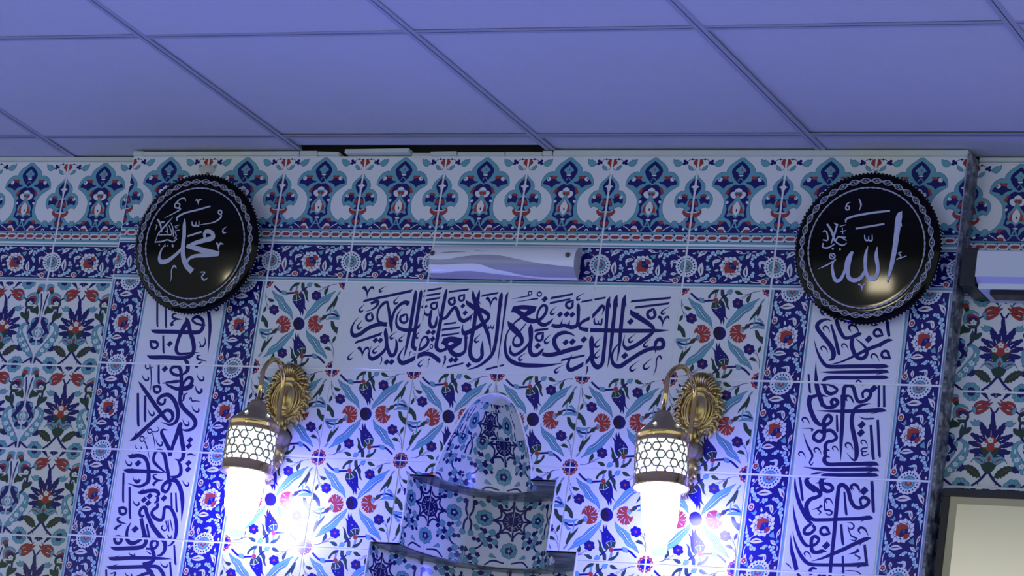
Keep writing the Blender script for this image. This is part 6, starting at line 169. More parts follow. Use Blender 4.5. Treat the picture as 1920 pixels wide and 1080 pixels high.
'niche': [(0,1,0,226,1025,49,173,883,49,18,824,49,-147,883,49,-226,1025,49,-173,1167,49,-18,1226,49,147,1167,49,226,1025,49),(0,1,0,87,1025,41,452,1025,45),(1,1,0,500,1025,0,483,995,0,444,995,0,422,1025,0,439,1055,0,478,1055,0),(0,1,0,426,1025,45,290,922,45,325,757,45),(0,1,0,66,970,41,345,741,45),(1,1,0,391,735,0,374,705,0,335,705,0,313,735,0,330,765,0,369,765,0),(0,1,0,325,757,45,139,775,45,34,646,45),(0,1,0,7,948,41,36,623,45),(1,1,0,76,615,0,59,585,0,20,585,0,-2,615,0,15,645,0,54,645,0),(0,1,0,34,646,45,-94,775,45,-277,757,45),(0,1,0,-57,970,41,-294,741,45),(1,1,0,-261,735,0,-278,705,0,-317,705,0,-339,735,0,-322,765,0,-283,765,0),(0,1,0,-277,757,45,-272,922,45,-426,1025,45),(0,1,0,-87,1025,41,-452,1025,45),(1,1,0,-422,1025,0,-439,995,0,-478,995,0,-500,1025,0,-483,1055,0,-444,1055,0),(0,1,0,-426,1025,45,-290,1129,45,-325,1293,45),(0,1,0,-66,1080,41,-345,1310,45),(1,1,0,-313,1315,0,-330,1285,0,-369,1285,0,-391,1315,0,-374,1345,0,-335,1345,0),(0,1,0,-325,1293,45,-139,1275,45,-34,1404,45),(0,1,0,-7,1103,41,-36,1427,45),(1,1,0,2,1435,0,-15,1405,0,-54,1405,0,-76,1435,0,-59,1465,0,-20,1465,0),(0,1,0,-34,1404,45,94,1275,45,277,1293,45),(0,1,0,57,1080,41,294,1310,45),(1,1,0,339,1315,0,322,1285,0,283,1285,0,261,1315,0,278,1345,0,317,1345,0),(0,1,0,277,1293,45,272,1129,45,426,1025,45),(1,1,0,130,1025,0,100,943,0,10,909,0,-85,943,0,-130,1025,0,-100,1107,0,-10,1141,0,85,1107,0),(1,1,0,205,966,0,188,936,0,149,936,0,127,966,0,144,996,0,183,996,0),(1,1,0,119,882,0,102,852,0,63,852,0,41,882,0,58,912,0,97,912,0),(1,1,0,-14,882,0,-31,852,0,-70,852,0,-92,882,0,-76,912,0,-36,912,0),(1,1,0,-116,966,0,-133,935,0,-172,935,0,-194,966,0,-177,996,0,-138,996,0),(1,1,0,-127,1084,0,-144,1054,0,-183,1054,0,-205,1084,0,-188,1114,0,-149,1114,0),(1,1,0,-41,1168,0,-58,1138,0,-97,1138,0,-119,1168,0,-102,1198,0,-63,1198,0),(1,1,0,92,1168,0,76,1138,0,36,1138,0,14,1168,0,31,1198,0,70,1198,0),(1,1,0,194,1085,0,177,1055,0,138,1055,0,116,1085,0,133,1115,0,172,1115,0),(1,2,8,-451,1044,0,-469,997,0,-521,977,0,-577,997,0,-603,1044,0,-585,1092,0,-533,1112,0,-478,1092,0),(1,2,8,-480,966,0,-498,919,0,-550,899,0,-606,919,0,-632,966,0,-614,1014,0,-563,1034,0,-507,1014,0),(1,2,8,-565,934,0,-583,886,0,-635,867,0,-691,886,0,-717,934,0,-699,982,0,-647,1002,0,-592,982,0),(1,2,8,-656,966,0,-674,919,0,-726,899,0,-781,919,0,-808,966,0,-790,1014,0,-738,1034,0,-682,1014,0),(1,2,8,-699,1044,0,-717,997,0,-769,977,0,-825,997,0,-851,1044,0,-833,1092,0,-781,1112,0,-726,1092,0),(1,2,8,-670,1123,0,-688,1075,0,-740,1055,0,-795,1075,0,-822,1123,0,-804,1170,0,-752,1190,0,-696,1170,0),(1,2,8,-585,1155,0,-603,1107,0,-655,1087,0,-710,1107,0,-737,1155,0,-719,1203,0,-667,1222,0,-612,1203,0),(1,2,8,-494,1123,0,-512,1075,0,-564,1055,0,-620,1075,0,-646,1123,0,-629,1170,0,-577,1190,0,-521,1170,0),(1,2,0,-507,1044,0,-541,954,0,-640,916,0,-745,954,0,-795,1044,0,-761,1135,0,-663,1173,0,-557,1135,0),(1,1,0,-547,1044,0,-566,1011,0,-610,1011,0,-635,1044,0,-616,1078,0,-572,1078,0),(1,1,0,-584,994,0,-603,960,0,-647,960,0,-672,994,0,-653,1028,0,-609,1028,0),(1,1,0,-653,1013,0,-672,979,0,-716,979,0,-741,1013,0,-722,1047,0,-678,1047,0),(1,1,0,-658,1076,0,-677,1042,0,-721,1042,0,-746,1076,0,-728,1110,0,-684,1110,0),(1,1,0,-593,1095,0,-612,1061,0,-656,1061,0,-681,1095,0,-662,1129,0,-618,1129,0),(1,0,0,-619,1044,0,-633,1020,0,-665,1020,0,-683,1044,0,-669,1069,0,-637,1069,0),(1,2,8,-338,723,1,-417,824,0,-515,762,0,-420,669,0),(1,1,0,-531,744,1,-594,824,0,-673,774,0,-597,700,0),(1,1,0,-245,661,1,-301,731,0,-370,688,0,-303,623,0),(1,2,8,-555,623,1,-634,723,0,-733,662,0,-637,569,0),(1,1,0,-386,584,1,-465,685,0,-564,623,0,-469,530,0),(1,2,8,-268,525,1,-339,615,0,-428,559,0,-342,476,0),(1,2,8,-472,476,1,-551,576,0,-650,515,0,-554,422,0),(1,1,0,-651,529,1,-706,600,0,-775,556,0,-709,491,0),(1,1,0,-368,427,1,-427,503,0,-501,456,0,-430,387,0),(1,1,0,-640,789,1,-679,839,0,-728,809,0,-681,762,0),(1,1,0,-252,441,1,-291,491,0,-341,460,0,-293,414,0),(1,0,0,-510,651,1,-545,696,0,-590,668,0,-547,627,0),(1,0,0,-399,631,1,-423,662,0,-453,643,0,-424,615,0),(1,2,8,-239,1621,1,-317,1721,0,-416,1660,0,-321,1567,0),(1,1,0,-432,1641,1,-495,1721,0,-574,1672,0,-498,1598,0),(1,1,0,-146,1558,1,-201,1629,0,-270,1585,0,-204,1520,0),(1,2,8,-456,1520,1,-534,1621,0,-633,1559,0,-538,1466,0),(1,1,0,-287,1482,1,-366,1582,0,-465,1520,0,-369,1427,0),(1,2,8,-169,1422,1,-239,1513,0,-328,1457,0,-243,1373,0),(1,2,8,-373,1373,1,-452,1474,0,-550,1412,0,-455,1319,0),(1,1,0,-552,1427,1,-607,1497,0,-676,1454,0,-609,1389,0),(1,1,0,-269,1325,1,-328,1400,0,-402,1354,0,-330,1284,0),(1,1,0,-540,1687,1,-580,1737,0,-629,1706,0,-581,1660,0),(1,1,0,-153,1338,1,-192,1389,0,-241,1358,0,-194,1311,0),(1,0,0,-411,1549,1,-446,1594,0,-490,1566,0,-447,1524,0),(1,0,0,-300,1529,1,-324,1559,0,-353,1540,0,-325,1513,0),(0,1,0,-922,1335,53,-923,1161,49,-991,1025,49),(0,1,0,-922,716,53,-922,890,49,-1000,1025,49),(0,1,0,-888,290,33,-694,387,41,-607,503,33),(1,1,0,-828,1354,0,-843,1313,0,-888,1296,0,-935,1313,0,-958,1354,0,-943,1395,0,-898,1412,0,-851,1395,0),(1,2,8,-834,669,0,-851,625,0,-898,607,0,-949,625,0,-973,669,0,-957,713,0,-909,731,0,-858,713,0),(1,1,0,-763,561,0,-786,521,0,-838,521,0,-868,561,0,-845,601,0,-793,601,0),(1,2,8,-652,1335,1,-768,1412,0,-830,1373,1,-712,1277,0),(1,2,8,-716,812,1,-810,890,0,-871,851,1,-775,747,0),(1,2,8,-715,267,1,-794,368,0,-893,306,0,-797,213,0),(1,1,0,-908,287,1,-971,368,0,-1050,318,0,-974,244,0),(1,1,0,-623,204,1,-678,275,0,-747,231,0,-680,166,0),(1,2,8,-932,166,1,-1011,267,0,-1110,205,0,-1014,112,0),(1,1,0,-764,128,1,-842,228,0,-941,166,0,-846,74,0),(1,2,8,-645,68,1,-716,159,0,-805,103,0,-719,19,0),(1,2,8,-850,19,1,-928,120,0,-1027,58,0,-932,-35,0),(1,1,0,-1028,73,1,-1083,143,0,-1152,100,0,-1086,35,0),(1,1,0,-745,-29,1,-804,46,0,-878,0,0,-807,-70,0),(1,1,0,-1017,333,1,-1056,383,0,-1106,352,0,-1058,306,0),(1,1,0,-629,-15,1,-668,35,0,-718,4,0,-670,-43,0),(1,0,0,-887,195,1,-922,240,0,-967,212,0,-924,170,0),(1,0,0,-777,175,1,-800,205,0,-830,186,0,-801,159,0),(0,1,0,-83,97,37,-348,135,41,-511,19,33),(1,2,8,-261,193,1,-400,290,0,-437,213,1),(0,1,0,-762,1896,49,-815,1753,49,-970,1694,49,-1135,1753,49,-1214,1896,49,-1160,2038,49,-1006,2097,49,-841,2038,49,-762,1896,49),(0,1,0,-901,1896,41,-536,1896,45),(1,1,0,-488,1896,0,-505,1865,0,-544,1865,0,-566,1896,0,-549,1926,0,-510,1926,0),(0,1,0,-562,1896,45,-697,1792,45,-662,1627,45),(0,1,0,-921,1841,41,-643,1611,45),(1,1,0,-597,1606,0,-614,1575,0,-653,1575,0,-675,1606,0,-658,1636,0,-619,1636,0),(0,1,0,-662,1627,45,-849,1645,45,-954,1516,45),(0,1,0,-981,1818,41,-952,1493,45),(1,1,0,-912,1485,0,-929,1455,0,-968,1455,0,-990,1485,0,-973,1516,0,-934,1516,0),(0,1,0,-954,1516,45,-1082,1645,45,-1265,1627,45),(0,1,0,-1044,1841,41,-1282,1611,45),(1,1,0,-1249,1606,0,-1265,1575,0,-1304,1575,0,-1327,1606,0,-1310,1636,0,-1271,1636,0),(0,1,0,-1265,1627,45,-1260,1792,45,-1414,1896,45),(0,1,0,-1075,1896,41,-1440,1896,45),(1,1,0,-1410,1896,0,-1426,1865,0,-1466,1865,0,-1488,1896,0,-1471,1926,0,-1432,1926,0),(0,1,0,-1414,1896,45,-1278,1999,45,-1313,2164,45),(0,1,0,-1054,1950,41,-1333,2180,45),(1,1,0,-1301,2186,0,-1318,2155,0,-1357,2155,0,-1379,2186,0,-1362,2216,0,-1323,2216,0),(0,1,0,-1313,2164,45,-1127,2146,45,-1022,2275,45),(0,1,0,-995,1973,41,-1024,2298,45),(1,1,0,-986,2306,0,-1002,2275,0,-1042,2275,0,-1064,2306,0,-1047,2336,0,-1008,2336,0),(0,1,0,-1022,2275,45,-894,2146,45,-711,2164,45),(0,1,0,-931,1950,41,-694,2180,45),(1,1,0,-649,2186,0,-666,2155,0,-705,2155,0,-727,2186,0,-710,2216,0,-671,2216,0),(0,1,0,-711,2164,45,-716,1999,45,-562,1896,45),(1,1,0,-857,1896,0,-888,1813,0,-977,1779,0,-1073,1813,0,-1118,1896,0,-1087,1978,0,-998,2012,0,-903,1978,0),(1,1,0,-783,1837,0,-799,1807,0,-839,1807,0,-861,1837,0,-844,1867,0,-805,1867,0),(1,1,0,-869,1753,0,-886,1723,0,-925,1723,0,-947,1753,0,-930,1783,0,-891,1783,0),(1,1,0,-1002,1752,0,-1019,1722,0,-1058,1722,0,-1080,1752,0,-1063,1783,0,-1024,1783,0),(1,1,0,-1104,1836,0,-1121,1806,0,-1160,1806,0,-1182,1836,0,-1165,1866,0,-1126,1866,0),(1,1,0,-1115,1954,0,-1132,1924,0,-1171,1924,0,-1193,1954,0,-1176,1985,0,-1137,1985,0),(1,1,0,-1029,2038,0,-1045,2008,0,-1085,2008,0,-1107,2038,0,-1090,2069,0,-1051,2069,0),(1,1,0,-895,2039,0,-912,2009,0,-951,2009,0,-974,2039,0,-957,2069,0,-918,2069,0),(1,1,0,-794,1955,0,-810,1925,0,-850,1925,0,-872,1955,0,-855,1985,0,-816,1985,0),(1,2,8,-219,1857,0,-235,1815,0,-280,1798,0,-328,1815,0,-351,1857,0,-336,1898,0,-291,1916,0,-242,1898,0),(1,2,8,-245,1789,0,-260,1747,0,-305,1730,0,-354,1747,0,-377,1789,0,-361,1831,0,-316,1848,0,-268,1831,0),(1,2,8,-318,1761,0,-334,1719,0,-379,1702,0,-427,1719,0,-451,1761,0,-435,1803,0,-390,1820,0,-341,1803,0),(1,2,8,-397,1789,0,-413,1747,0,-458,1730,0,-506,1747,0,-529,1789,0,-514,1831,0,-468,1848,0,-420,1831,0),(1,2,8,-435,1857,0,-450,1815,0,-496,1798,0,-544,1815,0,-567,1857,0,-551,1898,0,-506,1916,0,-458,1898,0),(1,2,8,-409,1925,0,-425,1883,0,-470,1866,0,-518,1883,0,-541,1925,0,-526,1966,0,-481,1984,0,-432,1966,0),(1,2,8,-336,1953,0,-351,1911,0,-396,1894,0,-445,1911,0,-468,1953,0,-452,1994,0,-407,2012,0,-359,1994,0),(1,2,8,-257,1925,0,-272,1883,0,-318,1866,0,-366,1883,0,-389,1925,0,-373,1966,0,-328,1984,0,-280,1966,0),(1,2,0,-268,1857,0,-297,1778,0,-383,1745,0,-475,1778,0,-518,1857,0,-489,1936,0,-403,1968,0,-312,1936,0),(1,1,0,-303,1857,0,-319,1827,0,-357,1827,0,-379,1857,0,-363,1886,0,-324,1886,0),(1,1,0,-335,1813,0,-351,1783,0,-389,1783,0,-411,1813,0,-395,1842,0,-356,1842,0),(1,1,0,-395,1830,0,-411,1800,0,-449,1800,0,-471,1830,0,-455,1859,0,-416,1859,0),(1,1,0,-399,1884,0,-416,1855,0,-454,1855,0,-476,1884,0,-459,1914,0,-421,1914,0),(1,1,0,-343,1901,0,-359,1872,0,-397,1872,0,-419,1901,0,-403,1931,0,-364,1931,0),(1,0,0,-365,1857,0,-377,1835,0,-405,1835,0,-421,1857,0,-409,1878,0,-381,1878,0),(1,2,8,853,1044,0,835,997,0,783,977,0,728,997,0,701,1044,0,719,1092,0,771,1112,0,827,1092,0),(1,2,8,824,966,0,806,919,0,754,899,0,698,919,0,672,966,0,690,1014,0,742,1034,0,797,1014,0),(1,2,8,739,934,0,721,886,0,669,867,0,614,886,0,587,934,0,605,982,0,657,1002,0,713,982,0),(1,2,8,649,966,0,631,919,0,579,899,0,523,919,0,497,966,0,515,1014,0,566,1034,0,622,1014,0),(1,2,8,605,1044,0,587,997,0,535,977,0,480,997,0,453,1044,0,471,1092,0,523,1112,0,579,1092,0),(1,2,8,635,1123,0,617,1075,0,565,1055,0,509,1075,0,483,1123,0,500,1170,0,552,1190,0,608,1170,0),(1,2,8,719,1155,0,701,1107,0,649,1087,0,594,1107,0,567,1155,0,585,1203,0,637,1222,0,693,1203,0),(1,2,8,810,1123,0,792,1075,0,740,1055,0,684,1075,0,658,1123,0,676,1170,0,728,1190,0,783,1170,0),(1,2,0,797,1044,0,763,954,0,665,916,0,560,954,0,509,1044,0,543,1135,0,642,1173,0,747,1135,0),(1,1,0,757,1044,0,738,1011,0,694,1011,0,669,1044,0,688,1078,0,732,1078,0),(1,1,0,720,994,0,701,960,0,657,960,0,632,994,0,651,1028,0,695,1028,0),(1,1,0,652,1013,0,633,979,0,589,979,0,564,1013,0,582,1047,0,626,1047,0),(1,1,0,646,1076,0,627,1042,0,583,1042,0,558,1076,0,577,1110,0,621,1110,0),(1,1,0,711,1095,0,692,1061,0,648,1061,0,623,1095,0,642,1129,0,686,1129,0),(1,0,0,685,1044,0,671,1020,0,639,1020,0,621,1044,0,635,1069,0,667,1069,0),(1,2,8,323,723,1,383,824,0,493,762,0,415,669,0),(1,1,0,512,744,1,561,824,0,649,774,0,586,700,0),(1,1,0,241,661,1,284,731,0,361,688,0,306,623,0),(1,2,8,558,623,1,618,723,0,728,662,0,650,569,0),(1,1,0,396,584,1,457,685,0,567,623,0,488,530,0),(1,2,8,288,525,1,343,615,0,442,559,0,371,476,0),(1,2,8,502,476,1,562,576,0,672,515,0,593,422,0),(1,1,0,671,529,1,713,600,0,790,556,0,735,491,0),(1,1,0,406,427,1,451,503,0,534,456,0,475,387,0),(1,1,0,613,789,1,643,839,0,698,809,0,658,762,0),(1,1,0,287,441,1,318,491,0,373,460,0,333,414,0),(1,0,0,508,651,1,535,696,0,584,668,0,549,627,0),(1,0,0,401,631,1,419,662,0,452,643,0,428,615,0),(1,2,8,222,1621,1,283,1721,0,393,1660,0,314,1567,0),(1,1,0,412,1641,1,460,1721,0,548,1672,0,485,1598,0),(1,1,0,141,1558,1,183,1629,0,260,1585,0,205,1520,0),(1,2,8,457,1520,1,518,1621,0,628,1559,0,549,1466,0),(1,1,0,295,1482,1,356,1582,0,466,1520,0,387,1427,0),(1,2,8,188,1422,1,242,1513,0,341,1457,0,270,1373,0),(1,2,8,401,1373,1,461,1474,0,571,1412,0,493,1319,0),(1,1,0,570,1427,1,612,1497,0,689,1454,0,634,1389,0),(1,1,0,305,1325,1,351,1400,0,433,1354,0,374,1284,0),(1,1,0,512,1687,1,542,1737,0,597,1706,0,558,1660,0),(1,1,0,187,1338,1,217,1389,0,272,1358,0,233,1311,0),(1,0,0,407,1549,1,434,1594,0,484,1566,0,448,1524,0),(1,0,0,300,1529,1,318,1559,0,351,1540,0,327,1513,0),(0,1,0,922,1335,53,920,1161,49,991,1025,49),(0,1,0,922,716,53,922,890,49,1000,1025,49),(0,1,0,895,290,33,697,387,41,610,503,33),(1,1,0,955,1354,0,939,1313,0,895,1296,0,847,1313,0,824,1354,0,840,1395,0,884,1412,0,932,1395,0),(1,2,8,975,669,0,958,625,0,911,607,0,860,625,0,835,669,0,852,713,0,899,731,0,950,713,0),(1,1,0,889,561,0,866,521,0,814,521,0,784,561,0,807,601,0,859,601,0),(1,2,8,652,1335,1,754,1412,0,823,1373,1,723,1277,0),(1,2,8,719,812,1,799,890,0,868,851,1,790,747,0),(1,2,8,702,267,1,763,368,0,873,306,0,794,213,0),(1,1,0,892,287,1,940,368,0,1028,318,0,965,244,0),(1,1,0,621,204,1,663,275,0,740,231,0,685,166,0),(1,2,8,937,166,1,998,267,0,1108,205,0,1029,112,0),(1,1,0,775,128,1,836,228,0,946,166,0,867,74,0),(1,2,8,668,68,1,722,159,0,821,103,0,750,19,0),(1,2,8,881,19,1,941,120,0,1051,58,0,973,-35,0),(1,1,0,1050,73,1,1092,143,0,1169,100,0,1114,35,0),(1,1,0,785,-29,1,831,46,0,913,0,0,854,-70,0),(1,1,0,992,333,1,1022,383,0,1077,352,0,1038,306,0),(1,1,0,667,-15,1,697,35,0,752,4,0,713,-43,0),(1,0,0,887,195,1,914,240,0,964,212,0,928,170,0),(1,0,0,780,175,1,798,205,0,831,186,0,807,159,0),(0,1,0,90,97,37,348,135,41,532,19,33),(1,2,8,261,193,1,383,290,0,433,213,1),(0,1,0,1203,1896,49,1150,1753,49,995,1694,49,830,1753,49,751,1896,49,805,2038,49,959,2097,49,1124,2038,49,1203,1896,49),(0,1,0,1064,1896,41,1430,1896,45),(1,1,0,1477,1896,0,1461,1865,0,1421,1865,0,1399,1896,0,1416,1926,0,1455,1926,0),(0,1,0,1403,1896,45,1268,1792,45,1303,1627,45),(0,1,0,1044,1841,41,1323,1611,45),(1,1,0,1368,1606,0,1352,1575,0,1312,1575,0,1290,1606,0,1307,1636,0,1346,1636,0),(0,1,0,1303,1627,45,1116,1645,45,1011,1516,45),(0,1,0,984,1818,41,1014,1493,45),(1,1,0,1053,1485,0,1037,1455,0,997,1455,0,975,1485,0,992,1516,0,1031,1516,0),(0,1,0,1011,1516,45,883,1645,45,700,1627,45),(0,1,0,921,1841,41,683,1611,45),(1,1,0,717,1606,0,700,1575,0,661,1575,0,638,1606,0,655,1636,0,694,1636,0),(0,1,0,700,1627,45,706,1792,45,551,1896,45),(0,1,0,890,1896,41,525,1896,45),(1,1,0,556,1896,0,539,1865,0,500,1865,0,477,1896,0,494,1926,0,533,1926,0),(0,1,0,551,1896,45,687,1999,45,652,2164,45),(0,1,0,911,1950,41,632,2180,45),(1,1,0,665,2186,0,648,2155,0,609,2155,0,586,2186,0,603,2216,0,642,2216,0),(0,1,0,652,2164,45,838,2146,45,943,2275,45),(0,1,0,970,1973,41,941,2298,45),(1,1,0,980,2306,0,963,2275,0,924,2275,0,901,2306,0,918,2336,0,957,2336,0),(0,1,0,943,2275,45,1071,2146,45,1255,2164,45),(0,1,0,1034,1950,41,1272,2180,45),(1,1,0,1316,2186,0,1299,2155,0,1260,2155,0,1238,2186,0,1255,2216,0,1294,2216,0),(0,1,0,1255,2164,45,1249,1999,45,1403,1896,45),(1,1,0,1108,1896,0,1077,1813,0,988,1779,0,893,1813,0,847,1896,0,878,1978,0,967,2012,0,1062,1978,0),(1,1,0,1183,1837,0,1166,1807,0,1127,1807,0,1104,1837,0,1121,1867,0,1160,1867,0),(1,1,0,1096,1753,0,1079,1723,0,1040,1723,0,1018,1753,0,1035,1783,0,1074,1783,0),(1,1,0,963,1752,0,946,1722,0,907,1722,0,885,1752,0,902,1783,0,941,1783,0),(1,1,0,861,1836,0,845,1806,0,805,1806,0,783,1836,0,800,1866,0,839,1866,0),(1,1,0,850,1954,0,834,1924,0,794,1924,0,772,1954,0,789,1985,0,828,1985,0),(1,1,0,937,2038,0,920,2008,0,881,2008,0,858,2038,0,875,2069,0,914,2069,0),(1,1,0,1070,2039,0,1053,2009,0,1014,2009,0,992,2039,0,1008,2069,0,1047,2069,0),(1,1,0,1172,1955,0,1155,1925,0,1116,1925,0,1093,1955,0,1110,1985,0,1149,1985,0),(1,2,8,563,1857,0,548,1815,0,503,1798,0,454,1815,0,431,1857,0,447,1898,0,492,1916,0,540,1898,0),(1,2,8,538,1789,0,522,1747,0,477,1730,0,429,1747,0,406,1789,0,421,1831,0,467,1848,0,515,1831,0),(1,2,8,464,1761,0,449,1719,0,403,1702,0,355,1719,0,332,1761,0,348,1803,0,393,1820,0,441,1803,0),(1,2,8,386,1789,0,370,1747,0,325,1730,0,276,1747,0,253,1789,0,269,1831,0,314,1848,0,362,1831,0),(1,2,8,348,1857,0,332,1815,0,287,1798,0,239,1815,0,216,1857,0,231,1898,0,276,1916,0,325,1898,0),(1,2,8,373,1925,0,358,1883,0,313,1866,0,264,1883,0,241,1925,0,257,1966,0,302,1984,0,350,1966,0),(1,2,8,447,1953,0,431,1911,0,386,1894,0,338,1911,0,315,1953,0,330,1994,0,376,2012,0,424,1994,0),(1,2,8,526,1925,0,510,1883,0,465,1866,0,417,1883,0,394,1925,0,409,1966,0,454,1984,0,503,1966,0),(1,2,0,515,1857,0,485,1778,0,400,1745,0,308,1778,0,264,1857,0,294,1936,0,380,1968,0,471,1936,0),(1,1,0,480,1857,0,464,1827,0,425,1827,0,403,1857,0,420,1886,0,458,1886,0),(1,1,0,448,1813,0,431,1783,0,393,1783,0,371,1813,0,388,1842,0,426,1842,0),(1,1,0,388,1830,0,372,1800,0,333,1800,0,312,1830,0,328,1859,0,366,1859,0),(1,1,0,383,1884,0,367,1855,0,328,1855,0,307,1884,0,323,1914,0,361,1914,0),(1,1,0,440,1901,0,423,1872,0,385,1872,0,363,1901,0,380,1931,0,418,1931,0),(1,0,0,417,1857,0,405,1835,0,378,1835,0,362,1857,0,374,1878,0,402,1878,0),(1,2,8,200,375,0,182,327,0,130,308,0,75,327,0,48,375,0,66,423,0,118,443,0,173,423,0),(1,2,8,171,297,0,153,249,0,101,230,0,45,249,0,19,297,0,37,345,0,89,365,0,144,345,0),(1,2,8,86,265,0,68,217,0,16,197,0,-40,217,0,-66,265,0,-48,313,0,4,333,0,59,313,0),(1,2,8,-5,297,0,-23,249,0,-75,230,0,-130,249,0,-157,297,0,-139,345,0,-87,365,0,-31,345,0),(1,2,8,-48,375,0,-66,327,0,-118,308,0,-173,327,0,-200,375,0,-182,423,0,-130,443,0,-75,423,0),(1,2,8,-19,453,0,-37,405,0,-89,386,0,-144,405,0,-171,453,0,-153,501,0,-101,521,0,-45,501,0),(1,2,8,66,486,0,48,438,0,-4,418,0,-59,438,0,-86,486,0,-68,533,0,-16,553,0,40,533,0),(1,2,8,157,453,0,139,405,0,87,386,0,31,405,0,5,453,0,23,501,0,75,521,0,130,501,0),(1,2,0,144,375,0,110,285,0,12,247,0,-94,285,0,-144,375,0,-110,466,0,-12,503,0,94,466,0),(1,1,0,104,375,0,85,341,0,41,341,0,16,375,0,35,409,0,79,409,0),(1,1,0,67,324,0,48,291,0,4,291,0,-21,324,0,-2,358,0,42,358,0),(1,1,0,-2,344,0,-21,310,0,-65,310,0,-90,344,0,-71,378,0,-27,378,0),(1,1,0,-7,407,0,-26,373,0,-70,373,0,-95,407,0,-76,441,0,-32,441,0),(1,1,0,58,426,0,39,392,0,-5,392,0,-30,426,0,-11,460,0,33,460,0),(1,0,0,32,375,0,18,351,0,-14,351,0,-32,375,0,-18,400,0,14,400,0),(1,2,8,144,1683,0,123,1645,0,73,1645,0,45,1683,0,67,1721,0,116,1721,0),(1,2,8,125,1632,0,104,1594,0,54,1594,0,26,1632,0,47,1670,0,97,1670,0),(1,2,8,70,1611,0,49,1573,0,-1,1573,0,-29,1611,0,-8,1649,0,42,1649,0),(1,2,8,11,1632,0,-10,1594,0,-60,1594,0,-88,1632,0,-67,1670,0,-17,1670,0),(1,2,8,-17,1683,0,-39,1645,0,-88,1645,0,-117,1683,0,-95,1721,0,-46,1721,0),(1,2,8,2,1734,0,-20,1695,0,-69,1695,0,-97,1734,0,-76,1772,0,-26,1772,0),(1,2,8,57,1755,0,36,1717,0,-14,1717,0,-42,1755,0,-21,1793,0,29,1793,0),(1,2,8,116,1734,0,95,1695,0,45,1695,0,17,1734,0,38,1772,0,88,1772,0),(1,2,0,108,1683,0,86,1624,0,21,1599,0,-47,1624,0,-80,1683,0,-58,1742,0,6,1766,0,75,1742,0),(1,1,0,82,1683,0,69,1661,0,41,1661,0,24,1683,0,37,1705,0,65,1705,0),(1,1,0,58,1650,0,45,1628,0,17,1628,0,0,1650,0,13,1672,0,41,1672,0),(1,1,0,13,1662,0,0,1640,0,-28,1640,0,-45,1662,0,-32,1684,0,-4,1684,0),(1,1,0,9,1703,0,-3,1681,0,-32,1681,0,-48,1703,0,-36,1725,0,-7,1725,0),(1,1,0,52,1716,0,39,1694,0,11,1694,0,-6,1716,0,7,1738,0,35,1738,0),(1,0,0,35,1683,0,26,1667,0,5,1667,0,-7,1683,0,2,1699,0,23,1699,0)],
}
def spline(p, closed, step=.0022):
    n = len(p); out = []
    for i in range(n if closed else n - 1):
        if closed: a, b, c, d = p[i - 1], p[i], p[(i + 1) % n], p[(i + 2) % n]
        else:
            b, c = p[i], p[i + 1]; a = p[i - 1] if i else [2 * u - v for u, v in zip(b, c)]; d = p[i + 2] if i + 2 < n else [2 * u - v for u, v in zip(c, b)]
        l = math.hypot(c[0] - b[0], c[1] - b[1]); k = max(1, min(7, int(l / step + .5)))
        for j in range(k):
            t = j / k; out.append([.5 * (2 * q + (r - o) * t + (2 * o - 5 * q + 4 * r - s) * t * t + (3 * q - o - 3 * r + s) * t ** 3) for o, q, r, s in zip(a, b, c, d)])
    if not closed: out.append(list(p[-1]))
    return out
def outline(p, corner):
    n = len(p); cs = [i for i in range(n) if corner[i]]
    if not cs: return spline(p, True)
    out = []
    for a, i in enumerate(cs):
        j = cs[(a + 1) % len(cs)]; seg = [p[i]]; k = (i + 1) % n
        while k != j: seg.append(p[k]); k = (k + 1) % n
        seg.append(p[j]); out += spline(seg, False)[:-1]
    return out
def area2(p): return sum(p[i - 1][0] * p[i][1] - p[i][0] * p[i - 1][1] for i in range(len(p)))
def tess(p):
    from mathutils.geometry import tessellate_polygon
    if area2(p) < 0: p = p[::-1]
    return [[p[i] for i in t] for t in tessellate_polygon([[Vector((a, b, 0)) for a, b in p]])]
def ribbon(c, closed=False):
    L, Rr = [], []; n = len(c)
    for i in range(n):
        a = c[i - 1] if (i or closed) else c[i]; b = c[(i + 1) % n] if (i < n - 1 or closed) else c[i]
        dx, dy = b[0] - a[0], b[1] - a[1]; l = math.hypot(dx, dy) or 1e-9; nx, ny = -dy / l * c[i][2] / 2, dx / l * c[i][2] / 2
        L.append((c[i][0] + nx, c[i][1] + ny)); Rr.append((c[i][0] - nx, c[i][1] - ny))
    T = []
    for i in range(n if closed else n - 1):
        j = (i + 1) % n; T += [[L[i], Rr[i], Rr[j]], [L[i], Rr[j], L[j]]]
    return T
def flipfix(T): return [t if area2(t) > 0 else t[::-1] for t in T]
